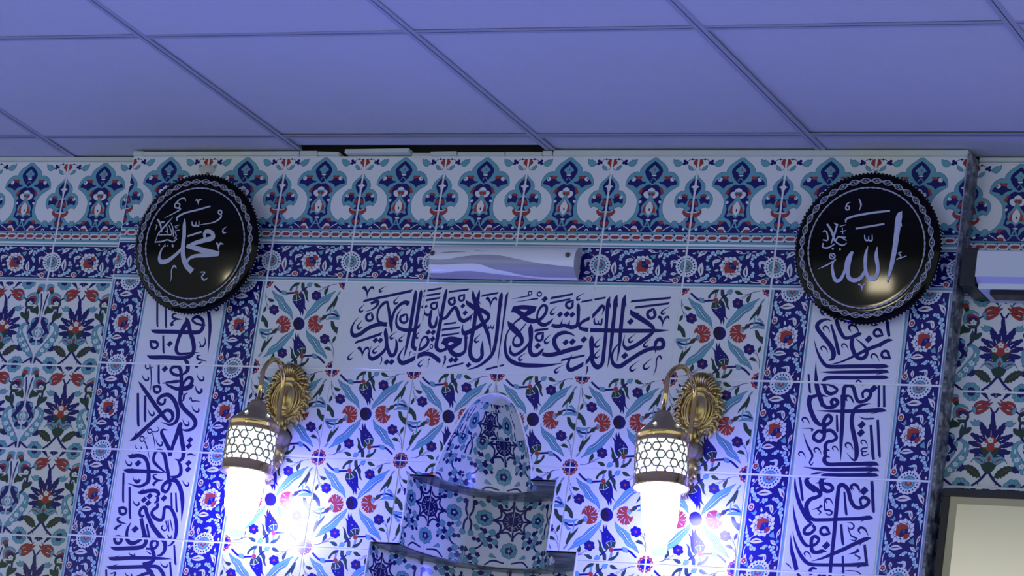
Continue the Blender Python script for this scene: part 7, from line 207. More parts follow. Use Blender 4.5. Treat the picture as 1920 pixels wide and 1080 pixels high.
def parse(txt, ow=.0007):
    """-> list of (colour, triangles) in painting order"""
    out = []
    for rec in txt:
        kind, col, bits = rec[0], 'wntrgcpms'[rec[1]], rec[2]; v = rec[3:]
        vars_ = [lambda x, y: (x, y)]
        if bits & 1: vars_.append(lambda x, y: (-x, y))
        if bits & 2: vars_.append(lambda x, y: (-x, -y))
        if kind == 0:
            q = [a * 1e-4 for a in v]; pts = [q[i:i + 3] for i in range(0, len(q), 3)]
            for g in vars_:
                c = spline([[*g(a, b), ww] for a, b, ww in pts], False); out.append((col, flipfix(ribbon([[a, b, max(ww, .0003)] for a, b, ww in c])), 1))
        else:
            pts = [[v[i] * 1e-4, v[i + 1] * 1e-4] for i in range(0, len(v), 3)]; cor = [v[i] > 0 for i in range(2, len(v), 3)]
            if bits & 4:
                pts[0][0] = pts[-1][0] = 0.; cor[0] = cor[-1] = True
                pts = pts + [[-a, b] for a, b in pts[-2:0:-1]]; cor = cor + cor[-2:0:-1]
            for g in vars_:
                p = outline([list(g(a, b)) for a, b in pts], cor); out.append((col, flipfix(tess([tuple(a) for a in p])), 0))
                if bits & 8: out.append(('n', flipfix(ribbon([[a, b, ow] for a, b in p], True)), 1))
    return out
def rect(x0, y0, x1, y1, col): return (col, [[(x0, y0), (x1, y0), (x1, y1)], [(x0, y0), (x1, y1), (x0, y1)]])
def half(poly, a, b, c):            # keep a*x + b*y <= c
    o = []; n = len(poly)
    for i in range(n):
        p, q = poly[i - 1], poly[i]; dp, dq = a * p[0] + b * p[1] - c, a * q[0] + b * q[1] - c
        if (dp < 0) != (dq < 0) and abs(dp - dq) > 1e-12:
            t = dp / (dp - dq); o.append((p[0] + (q[0] - p[0]) * t, p[1] + (q[1] - p[1]) * t))
        if dq <= 0: o.append(q)
    return o
def clip(poly, x0, y0, x1, y1):
    xs = [p[0] for p in poly]; ys = [p[1] for p in poly]
    if min(xs) >= x0 and max(xs) <= x1 and min(ys) >= y0 and max(ys) <= y1: return poly
    if max(xs) <= x0 or min(xs) >= x1 or max(ys) <= y0 or min(ys) >= y1: return []
    for a, b, c in ((-1, 0, -x0), (1, 0, x1), (0, -1, -y0), (0, 1, y1)):
        poly = half(poly, a, b, c)
        if len(poly) < 3: return []
    return poly
def layers(art):
    """painting order -> stacking level"""
    boxes = []; out = []
    for rec in art:
        col, T = rec[0], rec[1]; run = len(rec) > 2 and rec[2]
        if not T: continue
        xs = [p[0] for t in T for p in t]; ys = [p[1] for t in T for p in t]; b = (min(xs), min(ys), max(xs), max(ys)); l = 1
        for (q, ql, qc) in boxes:
            if ql + 1 > l and q[0] < b[2] and b[0] < q[2] and q[1] < b[3] and b[1] < q[3]: l = max(l, ql + (.3 if qc == col else 1))
        boxes.append((b, l, col))
        if run:               # a pen stroke climbs a hair along its length, so that it can cross over itself
            for i in range(0, len(T), 2): out.append((col, T[i:i + 2], l + .25 * i / len(T)))
        else: out.append((col, T, l))
    return out
EPS = 2e-5
def stamp(mb, art, x0, y0, x1, y1, dx=0., dy=0., mats=GL, y=0., fn=None, eps=EPS):
    """print `art` (a layers() list) inside a rectangle; (dx, dy) moves the art onto the tile's own origin"""
    for col, T, l in art:
        m = mats[col]; vs = []; fs = []
        for t in T:
            for c in (fn(t) if fn else [t]):
                c = clip(c, x0, y0, x1, y1)
                if len(c) < 3: continue
                k = len(vs); vs += [(p[0] - dx, y - l * eps, p[1] - dy) for p in c]; fs.append(tuple(range(k, k + len(c))))
        if fs: mb.add(vs, fs, m)
GAP = .0014
def tile_body(mb, x0, z0, x1, z1, m=None, th=.008):
    m = m or GL['w']; b = .0009; x0 += GAP; x1 -= GAP; z0 += GAP; z1 -= GAP
    vs = [(x0 + b, 0, z0 + b), (x1 - b, 0, z0 + b), (x1 - b, 0, z1 - b), (x0 + b, 0, z1 - b), (x0, b, z0), (x1, b, z0), (x1, b, z1), (x0, b, z1), (x0, th, z0), (x1, th, z0), (x1, th, z1), (x0, th, z1)]
    mb.add(vs, [(0, 1, 2, 3)] + [(i, 4 + i, 4 + (i + 1) % 4, (i + 1) % 4) for i in range(4)] + [(4 + i, 8 + i, 8 + (i + 1) % 4, 4 + (i + 1) % 4) for i in range(4)], m)
    return (x0 + b, z0 + b, x1 - b, z1 - b)

# tile artwork with its flat fields underneath
h_ = .1
def braid():
    y0, y1 = .0078, .0228; ym = (y0 + y1) / 2
    o = [rect(-h_, .001, h_, y0, 't'), rect(-h_, y0, h_, y1, 'w'), rect(-h_, y1, h_, .0282, 't'), rect(-h_, -.002, h_, .001, 'w'), rect(-h_, y1 - .0004, h_, y1 + .0003, 'n'), rect(-h_, y0 - .0003, h_, y0 + .0004, 'n')]
    for i in range(-5, 6):
        c = i * .025 + .0045; hx, hy, d = .0092, .0034, .0034
        hexa = lambda k: tess([(c - hx * k, ym - .0008), (c - hx * k + d, ym + hy * k), (c + hx * k - d * 1.3, ym + hy * k), (c + hx * k, ym + .0008), (c + hx * k - d, ym - hy * k), (c - hx * k + d * 1.3, ym - hy * k)])
        o.append(('n', hexa(1.06))); o.append(('r', hexa(.95)))
        x = c + .0125
        o.append(('n', tess([(x - .0050, y1), (x + .0022, y1), (x - .0004, y1 - .0040)]))); o.append(('m', tess([(x - .0020, y0), (x + .0052, y0), (x + .0006, y0 + .0040)])))
        o.append(('n', flipfix(ribbon([[x - .0052, y1 - .0014, .0006], [x + .0008, y0 + .0030, .0006]])))); o.append(('n', flipfix(ribbon([[x - .0008, y1 - .0030, .0006], [x + .0054, y0 + .0014, .0006]]))))
    return o
A_border = layers(braid() + parse(ART['border']))
A_band = layers([rect(-h_, 0, h_, .0064, 't'), rect(-h_, .0087, h_, .0855, 'n'), rect(-h_, .0880, h_, .0884, 'n'), rect(-h_, .0884, h_, .098, 't'), rect(-h_, .0072, h_, .0077, 'n')] + parse(ART['band']))
A_tulip = layers(parse(ART['tulip'])); A_bouquet = layers(parse(ART['bouquet']))
A_verse = layers(parse(ART['verse'])); A_left = layers(parse(ART['left_verse'])); A_right = layers(parse(ART['right_verse']))
A_niche = layers(parse(ART['niche']))

def tile_mesh(name, art, x0, z0, x1, z1, base='w', fn=None, ox=0., oz=0.):
    """one tile: glazed body plus its print; the mesh origin sits at the tile's centre"""
    mb = MB(); cx, cz = (x0 + x1) / 2, (z0 + z1) / 2
    if fn is None: r = tile_body(mb, x0 - cx, z0 - cz, x1 - cx, z1 - cz, GL[base])
    else:
        r = (x0 - cx + GAP, z0 - cz + GAP, x1 - cx - GAP, z1 - cz - GAP)
        body = rect(x0 + GAP, z0 + GAP, x1 - GAP, z1 - GAP, base); vs = []; fs = []
        for t in body[1]:
            for c in fn(t): k = len(vs); vs += [(p[0] - cx, 0, p[1] - cz) for p in c]; fs.append(tuple(range(k, k + len(c))))
        mb.add(vs, fs, GL[base])
    g = None
    if fn: g = lambda t: fn([(p[0] + ox, p[1] + oz) for p in t])
    if fn: stamp(mb, art, r[0] + cx, r[1] + cz, r[2] + cx, r[3] + cz, cx, cz, fn=g)
    else: stamp(mb, art, r[0] + cx - ox, r[1] + cz - oz, r[2] + cx - ox, r[3] + cz - oz, cx - ox, cz - oz)
    return mb.mesh(name)

# ------------------------------------------------------------------ niche outline (half width by height), centre X = .4
NX = .4
DOME = [(-.229, .1150), (-.205, .1115), (-.185, .1060), (-.165, .0990), (-.145, .0905), (-.125, .0820), (-.105, .0730), (-.085, .0630), (-.070, .0530), (-.058, .0410), (-.050, .0270), (-.0455, .0130), (-.0440, 0.)]
def dome_w(z):
    if z >= DOME[-1][0]: return 0.
    for (a, p), (b, q) in zip(DOME, DOME[1:]):
        if a <= z <= b: return p + (q - p) * (z - a) / (b - a)
    return DOME[0][1]
V2, V3 = -.381, -.700
STRIPS = [(V3, V2, .2435, .2435), (V2, DOME[0][0], .174, .174)] + [(a, b, p, q) for (a, p), (b, q) in zip(DOME, DOME[1:])] + [(DOME[-1][0], 9., 0., 0.)]
def outside(t):
    """pieces of a convex polygon that lie outside the niche"""
    out = []
    lo, hi = min(p[1] for p in t), max(p[1] for p in t)
    for a, b, p, q in STRIPS:
        if hi <= a or lo >= b: continue
        c = half(half(list(t), 0, -1, -a), 0, 1, b)
        if len(c) < 3: continue
        if p == q == 0: out.append(c); continue
        s = (q - p) / (b - a)             # half width = p + s (z - a)
        for sg in (-1, 1):
            d = half(c, -sg, s, -(sg * NX + p - s * a))
            if len(d) > 2: out.append(d)
    return out

# ================================================================== structure
def wall_base(name, x0, x1, z0, z1, y, label, holes=False):
    mb = MB()
    if holes:
        mb.box((x0, y + .0014, z0), (NX - .2435, y + .4, z1), M['grout']); mb.box((NX + .2435, y + .0014, z0), (x1, y + .4, z1), M['grout'])
        vs = []; fs = []
        for i in range(40):
            za = z0 + (z1 - z0) * i / 40; zb = z0 + (z1 - z0) * (i + 1) / 40
            for t in rect(NX - .2435, za, NX + .2435, zb, 'w')[1]:
                for c in outside(t): k = len(vs); vs += [(p[0], y + .0014, p[1]) for p in c]; fs.append(tuple(range(k, k + len(c))))
        mb.add(vs, fs, M['grout'])
    else: mb.box((x0, y + .0014, z0), (x1, y + .35, z1), M['grout'])
    return struct(obj(name, mb), label)
FL = -Z0
CZ = .5055
wc = wall_base('wall_center', -.6, 1.4, FL, .4925, 0., 'projecting tiled prayer wall with calligraphy panel and lamps', True)
wl = wall_base('wall_left', -2.4, -.6, FL, .496, .05, 'recessed tiled wall left of the black plate with bouquet tiles')
wr = wall_base('wall_right', 1.4, 3.2, FL, .496, .05, 'recessed tiled wall behind the white roller case and the framed screen')
def jit(): return (random.uniform(-.0012, .0012), 0, random.uniform(-.0012, .0012))
def put(parent, me, x, z, y=0., rot=None, scale=(1, 1, 1)):
    r = jit() if rot is None else rot
    return link('tile', me, parent, (x, y, z), r, scale)
border_me = tile_mesh('border_tile', A_border, -.1, 0, .1, .198)
band_me = tile_mesh('band_tile', A_band, -.1, 0, .1, .0935)
tulip_me = tile_mesh('tulip_tile', A_tulip, -.1, -.1, .1, .1)
bouquet_me = tile_mesh('bouquet_tile', A_bouquet, -.1, 0, .1, .2)
# centre wall
for i in range(10):
    put(wc, border_me, -.5 + .2 * i, .294 + .099); put(wc, band_me, -.5 + .2 * i, .2 + .0467)
for x in (-.55, -.25, 1.05, 1.35):
    for j in range(5): put(wc, band_me, x, .1 - .2 * j, rot=(0, PI / 2, 0), scale=(1, 1, 1.068))
for i in range(6):
    for j in range(5):
        x, z = -.1 + .2 * i, .1 - .2 * j
        if j == 0 and 1 <= i <= 4: continue
        a, b = x - .1, z - .1
        if j and 1 <= i <= 4 and b < -.02:
            if not outside([(a, b), (a + .2, b), (a + .2, b + .2), (a, b + .2)]): continue
            me = tile_mesh('cut_tile', A_tulip, a, b, a + .2, b + .2, fn=outside, ox=x, oz=z)
            if not me.polygons: continue
        else: me = tulip_me
        put(wc, me, x, z, rot=(0, 0, 0) if me is not tulip_me else None)
for i in range(4): put(wc, tile_mesh('verse_tile', A_verse, .2 * i, 0, .2 * i + .2, .2), .2 * i + .1, .1, rot=(0, 0, 0))
for x, A in ((-.4, A_left), (1.2, A_right)):
    for j in range(5):
        z = .1 - .2 * j
        put(wc, tile_mesh('verse_tile', A, -.1, z - .1, .1, z + .1), x, z, rot=(0, 0, 0))
# side walls
for wall, xs in ((wl, [-.705 - .2 * k for k in range(6)]), (wr, [1.497 + .2 * k for k in range(6)])):
    for x in xs:
        put(wall, border_me, x + .0015, .298 + .099, .05); put(wall, band_me, x, .204 + .0467, .05)
        for j in range(5): put(wall, bouquet_me, x, .104 - .2 * j, .05)
# marble corner strip on the right return
mb = MB(); mb.box((1.3985, -.003, FL), (1.4065, .055, .4995), M['marble'], .0015)
mb.box((1.3975, -.0045, FL), (1.4005, .004, .4995), mat('strip_edge', (.30, .32, .36), .35, var=.2, vscale=30), .0008)
o = struct(obj('trim_1', mb), 'dark marble corner strip at the right end of the tiled prayer wall')
# niche
nw = MB(); EDGE = GL['w']
nt_ = MB()
for sg in (-1, 1):
    pts = [(NX + sg * .2435, -.001, V3), (NX + sg * .2435, -.001, V2), (NX + sg * .174, -.001, V2)]
    nt_.tube([(NX + sg * .2435, -.0005, V3), (NX + sg * .2435, -.0005, V2)], .0022, EDGE, 6)
    nt_.tube([(NX + sg * .174, -.0005, V2), (NX + sg * .174, -.0005, DOME[0][0])], .0022, EDGE, 6)
nt_.tube([(NX - p, -.0005, z) for z, p in DOME] + [(NX + p, -.0005, z) for z, p in DOME[-2::-1]], .0022, EDGE, 6)
niche = struct(obj('wall_niche', nt_), 'stepped prayer niche with a pointed tiled head under the calligraphy panel')
def ell(Rx, Ry, n=240):
    th = [PI * i / n for i in range(n + 1)]; L = [0.]
    for a, b in zip(th, th[1:]): L.append(L[-1] + math.hypot(Rx * (math.cos(b) - math.cos(a)), Ry * (math.sin(b) - math.sin(a))))
    def at(u):
        if u <= 0: return 0.
        for i in range(n):
            if L[i + 1] >= u: return th[i] + (th[i + 1] - th[i]) * (u - L[i]) / (L[i + 1] - L[i])
        return PI
    return L[-1], at
def niche_row(z0, z1, wf, ratio, off, vofs, R0, piece=.1, tilew=.2, st=.006):
    """curved row: u runs along the wall of the niche from its left edge; wf(z) half width; pieces are half tiles"""
    tot, at = ell(R0, R0 * ratio)
    ths = {}
    def P(u, z, l):
        k = round(u, 6)
        if k not in ths: ths[k] = at(u)
        th = ths[k]; q = wf(z); q = max(q - l * 6e-5 - .0006, 0.0005)
        return (NX - q * math.cos(th), q * ratio * math.sin(th) + .0002, z)
    cuts = [0.] + [c for c in [off + piece * i for i in range(-12, 24)] if .012 < c < tot - .012] + [tot]
    nz = max(1, int(round((z1 - z0) / .012)))
    for a, b in zip(cuts, cuts[1:]):
        mb = MB(); n = max(1, int(math.ceil((b - a) / st))); us = [a + .0007 + (b - a - .0014) * i / n for i in range(n + 1)]; zs = [z0 + .0005 + (z1 - z0 - .001) * i / nz for i in range(nz + 1)]
        vs = [P(u, z, 0) for z in zs for u in us]; fs = [(j * (n + 1) + i + 1, j * (n + 1) + i, (j + 1) * (n + 1) + i, (j + 1) * (n + 1) + i + 1)[::-1] for j in range(nz) for i in range(n)]
        mb.add(vs, fs, GL['w'], True)
        t0 = math.floor(((a + b) / 2 - off) / tilew) * tilew + off + tilew / 2      # centre of the tile this piece was cut from
        for col, T, l in A_niche:
            vs = []; fs = []
            for t in T:
                t = [(p[0] + t0, p[1] + vofs) for p in t]
                if max(p[0] for p in t) < us[0] or min(p[0] for p in t) > us[-1] or max(p[1] for p in t) < zs[0] or min(p[1] for p in t) > zs[-1]: continue
                for i in range(n):
                    c = clip(t, us[i], zs[0], us[i + 1], zs[-1])
                    if len(c) < 3: continue
                    for j in range(nz):
                        d = clip(c, us[i], zs[j], us[i + 1], zs[j + 1]) if nz > 1 else c
                        if len(d) < 3: continue
                        k = len(vs); vs += [P(p[0], p[1], l) for p in d]; fs.append(tuple(range(k, k + len(d))))
            if fs: mb.add(vs, fs, GL[col], False)
        link('tile', mb.mesh('niche_tile'), niche)
    mb = MB(); n = 64; vs = []; fs = []; nz = 8
    for j in range(nz + 1):
        for i in range(n + 1): vs.append(P(tot * i / n, z0 + (z1 - z0) * j / nz, -8))
    for j in range(nz):
        for i in range(n): k = j * (n + 1) + i; fs.append((k, k + 1, k + n + 2, k + n + 1))
    mb.add(vs, fs, M['grout'], True); obj('grout_bed', mb, niche)
    return tot
niche_row(V2, DOME[0][0] - .004, lambda z: .174, .2 / .174, -0.0141, V2, .174)
niche_row(-.56, V2 - .004, lambda z: .2435, .23 / .2435, .155, -.56 + .02, .2435)
niche_row(V3, -.56, lambda z: .2435, .23 / .2435, .155, V3, .2435)
niche_row(DOME[0][0], -.125, dome_w, .135 / .115, .085, -.235, .115)
niche_row(-.125, -.072, dome_w, .135 / .115, .035, -.20, .115, piece=.13)
niche_row(-.072, DOME[-2][0] + .0008, dome_w, .135 / .115, .06, -.157, .115, piece=.2)
def soffit(z, R1, D1, R2, D2, th):
    mb = MB(); n = 48; vs = []; fs = []
    for i in range(n + 1):
        a = PI * i / n
        for r, d, zz in ((R1, D1, z), (R2, D2, z), (R2, D2, z + th), (R1, D1, z + th)): vs.append((NX - r * math.cos(a), d * math.sin(a), zz))
    for i in range(n):
        k = i * 4
        for q in range(4): fs.append((k + q, k + (q + 1) % 4, k + 4 + (q + 1) % 4, k + 4 + q))
    mb.add(vs, fs, M['marble']); obj('marble_ledge', mb, niche)
soffit(DOME[0][0] - .004, .1135, .133, .19, .216, .0035); soffit(V2 - .004, .1725, .198, .262, .248, .0035)
mb = MB(); mb.box((NX - .3, .245, V3), (NX + .3, .26, 0), M['dark']); obj('niche_back', mb, niche)
# ceiling: panels resting on an exposed grid
S = .6241; XC = -.7856; DC = .1063; BW = .024
cl = MB(); cl.box((-4.5, -9.5, CZ + .22), (6.5, .5, CZ + .3), M['dark']); cl.box((-4.5, .062, CZ - .06), (6.5, .3, CZ + .25), M['dark']); cl.box((-.59, .021, CZ - .013), (1.39, .3, CZ + .25), M['dark'])  # near-black colour puts the shade of the unlit void into these boxes
ceiling = struct(obj('ceiling', cl), 'suspended ceiling of pale panels in an exposed metal grid')
pm = {}
def panel(x0, x1, y0, y1, dz, tilt=(0, 0)):
    key = (round(x1 - x0, 3), round(y1 - y0, 3))
    if key not in pm:
        m_ = MB(); a, b = key[0] / 2, key[1] / 2; m_.box((-a, -b, 0), (a, b, .015), M['panel'], .0012); pm[key] = m_.mesh('panel')
    link('panel', pm[key], ceiling, ((x0 + x1) / 2, (y0 + y1) / 2, CZ + dz), (tilt[0], tilt[1], 0))
for i in range(-4, 8):
    xl = XC + S * (i - 1) - BW / 2; xr = XC + S * i - BW / 2
    for j in range(-1, 9):
        yb = -(DC - BW / 2 + S * (j)); yf = yb if j >= 0 else .05
        y0 = -(DC - BW / 2 + S * (j + 1)); y1 = -(DC - BW / 2 + S * j) if j >= 0 else .056
        if j == -1 and i == 2: y1 = -.022
        lift = random.choice((.0012, .0018, .003, .0045))
        panel(xl + .003, xr - .003, y0 + .003, y1 - .003, lift, (random.uniform(-.002, .002), random.uniform(-.002, .002)))
bars = MB()
for i in range(-5, 8):
    x = XC + S * i - BW / 2
    b = MB(); b.box((x - BW / 2, -5.6, CZ), (x + BW / 2, .055 if (x < -.6 or x > 1.4) else -.002, CZ + .0008), M['bar']); b.box((x - .001, -5.6, CZ), (x + .001, -.002, CZ + .03), M['bar']); obj('grid_bar', b, ceiling)
for j in range(0, 9):
    y = -(DC - BW / 2 + S * j)
    for i in range(-4, 8):
        x0 = XC + S * (i - 1); x1 = XC + S * i - BW
        b = MB(); b.box((x0, y - BW / 2, CZ + .0002), (x1, y + BW / 2, CZ + .001), M['bar']); b.box((x0, y - .001, CZ + .0002), (x1, y + .001, CZ + .03), M['bar']); obj('grid_bar', b, ceiling)
# packing strips between the top tiles and the ceiling
for n_, (x0, x1, z0, z1, y, tl) in enumerate([(-.600, -.574, .4925, .5035, -.004, 0), (-.573, -.168, .4925, .5025, -.005, .003), (-.165, -.122, .4925, .5035, -.006, 0), (-.119, -.066, .4925, .5010, -.008, -.02), (-.047, .112, .4955, .5050, -.016, .012),
        (.114, .162, .4925, .5005, -.001, 0), (.163, .226, .4925, .5015, -.008, .012), (.228, .342, .4925, .5005, -.006, 0), (.344, .432, .4925, .5015, -.005, 0), (.434, .456, .4925, .5030, -.007, 0), (.458, 1.398, .4925, .5052, -.004, 0)]):
    b = MB(); b.box((-(x1 - x0) / 2, y, 0), ((x1 - x0) / 2, .02, z1 - z0), M['plaster'], .0008)
    struct(obj('trim_%d' % (n_ + 2), b, loc=((x0 + x1) / 2, 0, z0), rot=(0, -tl, 0)), 'pale packing strip closing the gap above the border tiles')
for nm, x0, x1 in (('trim_20', -2.4, -.602), ('trim_21', 1.408, 3.2)):
    b = MB(); b.box((x0, .043, .4965), (x1, .07, .5052), M['plaster'], .0008); struct(obj(nm, b), 'pale strip above the tiles of the recessed %s wall' % ('left' if x0 < 0 else 'right'))
b = MB(); b.box((-4.5, -9.5, FL - .1), (6.5, .5, FL), M['carpet']); struct(obj('floor', b), 'dark carpeted floor of the prayer room')

# ================================================================== hanging calligraphy plates
def plate(art, x, z, label, n_edge=118):
    t = thing('calligraphy_plate', label, 'plate', (x, -.0245, z), 'round black calligraphy plates'); t.rotation_euler = (math.radians(7), 0, 0)
    b = MB(); prof = [(0, -.0300), (.06, -.0296), (.118, -.0285), (.128, -.0282), (.1345, -.0285), (.148, -.0272), (.1560, -.0235), (.1585, -.0185), (.1570, -.0150), (.147, -.012), (.10, -.004), (0, -.003)]
    b.lathe(prof, M['black'], 96, ax='y'); obj('dish', b, t)
    b = MB()
    for i in range(n_edge):
        a = 2 * PI * i / n_edge; b.ball((.1572 * math.cos(a), -.0195, .1572 * math.sin(a)), .0032, M['black'], seg=8)
    obj('scalloped_edge', b, t)['kind'] = 'stuff'
    b = MB()
    for i in range(n_edge):
        a = 2 * PI * (i + .5) / n_edge; b.ball((.1592 * math.cos(a), -.0215, .1592 * math.sin(a)), .0011, M['stone'], seg=6)
    obj('edge_stones', b, t)['kind'] = 'stuff'
    b = MB(); N = 200
    for ph in (0, PI): b.tube([((.1262 + .0010 * math.cos(i * 2 * PI * 33 / N + ph)) * math.cos(2 * PI * i / N), -.0293 - .0010 * math.sin(i * 2 * PI * 33 / N + ph), (.1262 + .0010 * math.cos(i * 2 * PI * 33 / N + ph)) * math.sin(2 * PI * i / N)) for i in range(N)], .00095, M['silver'], 5, True)
    obj('rope_ring', b, t)
    b = MB(); K = 36; N = K * 10
    for sg in (1, -1):
        b.tube([((.1412 + sg * .0052 * math.sin(PI * K * i / N)) * math.cos(2 * PI * i / N), -.0292, (.1412 + sg * .0052 * math.sin(PI * K * i / N)) * math.sin(2 * PI * i / N)) for i in range(N)], .00085, M['silver'], 5, True)
        b.tube([((.1412 + .0018 * sg * abs(math.sin(PI * K * i / N))) * math.cos(2 * PI * i / N), -.0290, (.1412 + .0018 * sg * abs(math.sin(PI * K * i / N))) * math.sin(2 * PI * i / N)) for i in range(N)], .00055, M['silver'], 4, True)
    obj('chain_ring', b, t)
    b = MB()
    for i in range(K):
        a = 2 * PI * (i + .5) / K; b.ball((.1412 * math.cos(a), -.0292, .1412 * math.sin(a)), .0012, M['stone'], seg=6)
    obj('chain_stones', b, t)['kind'] = 'stuff'
    b = MB(); A = layers(parse(art))
    for col, T, l in A:
        vs = []; fs = []
        for q in T:
            k = len(vs); y = lambda p: -.0309 - l * 5e-5 + .028 * (p[0] ** 2 + p[1] ** 2) ** .5 * .25 * .4
            vs += [(p[0], y(p), p[1]) for p in q]; fs.append(tuple(range(k, k + 3)))
        b.add(vs, fs, M['silver'])
        # raised edge so that the lettering has thickness
    obj('lettering', b, t)
    b = MB(); b.tube([(.004 * math.cos(a), -.004, .163 + .004 * math.sin(a)) for a in [2 * PI * i / 12 for i in range(12)]], .0009, M['screw'], 6, True); b.box((-.0012, -.008, .156), (.0012, -.002, .165), M['screw']); obj('hanger', b, t)
    return t
def stones(t, pts):
    b = MB()
    for x, z in pts: b.ball((x, -.0318, z), .0013, M['stone'], seg=6)
    obj('letter_stones', b, t)['kind'] = 'stuff'
plate(ART['plate_a'], -0.3678, 0.2713, 'round black plate with silver calligraphy, above the left lamp column')
pb = plate(ART['plate_b'], 1.2199, 0.2790, 'round black plate with silver calligraphy, beside the white roller case')
def along(p, n):
    L = [0.]
    for a, b in zip(p, p[1:]): L.append(L[-1] + math.hypot(b[0] - a[0], b[1] - a[1]))
    o = []
    for k in range(n):
        s = L[-1] * k / (n - 1)
        for i in range(len(p) - 1):
            if L[i + 1] >= s - 1e-9: f = (s - L[i]) / max(1e-9, L[i + 1] - L[i]); o.append((p[i][0] + (p[i + 1][0] - p[i][0]) * f, p[i][1] + (p[i + 1][1] - p[i][1]) * f)); break
    return o
stones(pb, [(0.0656, 0.0654), (0.0653, 0.0549), (0.065, 0.0444), (0.0646, 0.0339), (0.0641, 0.0234), (0.0634, 0.013), (0.0628, 0.0025), (0.0619, -0.0078), (0.0606, -0.0181), (0.0592, -0.0284), (0.0579, -0.0387), (0.0563, -0.0489), (0.0546, -0.0591), (0.053, -0.0692), (0.0227, -0.0079), (0.0239, -0.0145), (0.0251, -0.021), (0.0264, -0.0276), (0.0276, -0.0342), (0.0288, -0.0408), (0.0292, -0.0472), (0.0282, -0.0536), (0.0272, -0.06), (0.0216, -0.0627), (0.0156, -0.0629), (0.0095, -0.0597), (0.0063, -0.054), (0.0038, -0.0476), (0.0026, -0.0411), (0.0021, -0.0345), (0.0017, -0.028), (0.0012, -0.0214), (0.0007, -0.0148), (0.0003, -0.0082), (-0.0026, -0.0593), (-0.0078, -0.062), (-0.013, -0.0647), (-0.0192, -0.0648), (-0.0253, -0.0648)])
b = MB(); b.ball((0, 0, 0), .016, M['putty'], (1.3, .22, .75), seg=14); o = obj('wall_filler', b, loc=(-0.3999, -.002, 0.4597)); o['label'] = 'pale lump of filler on the border tile above the left black plate'; o['category'] = 'filler'

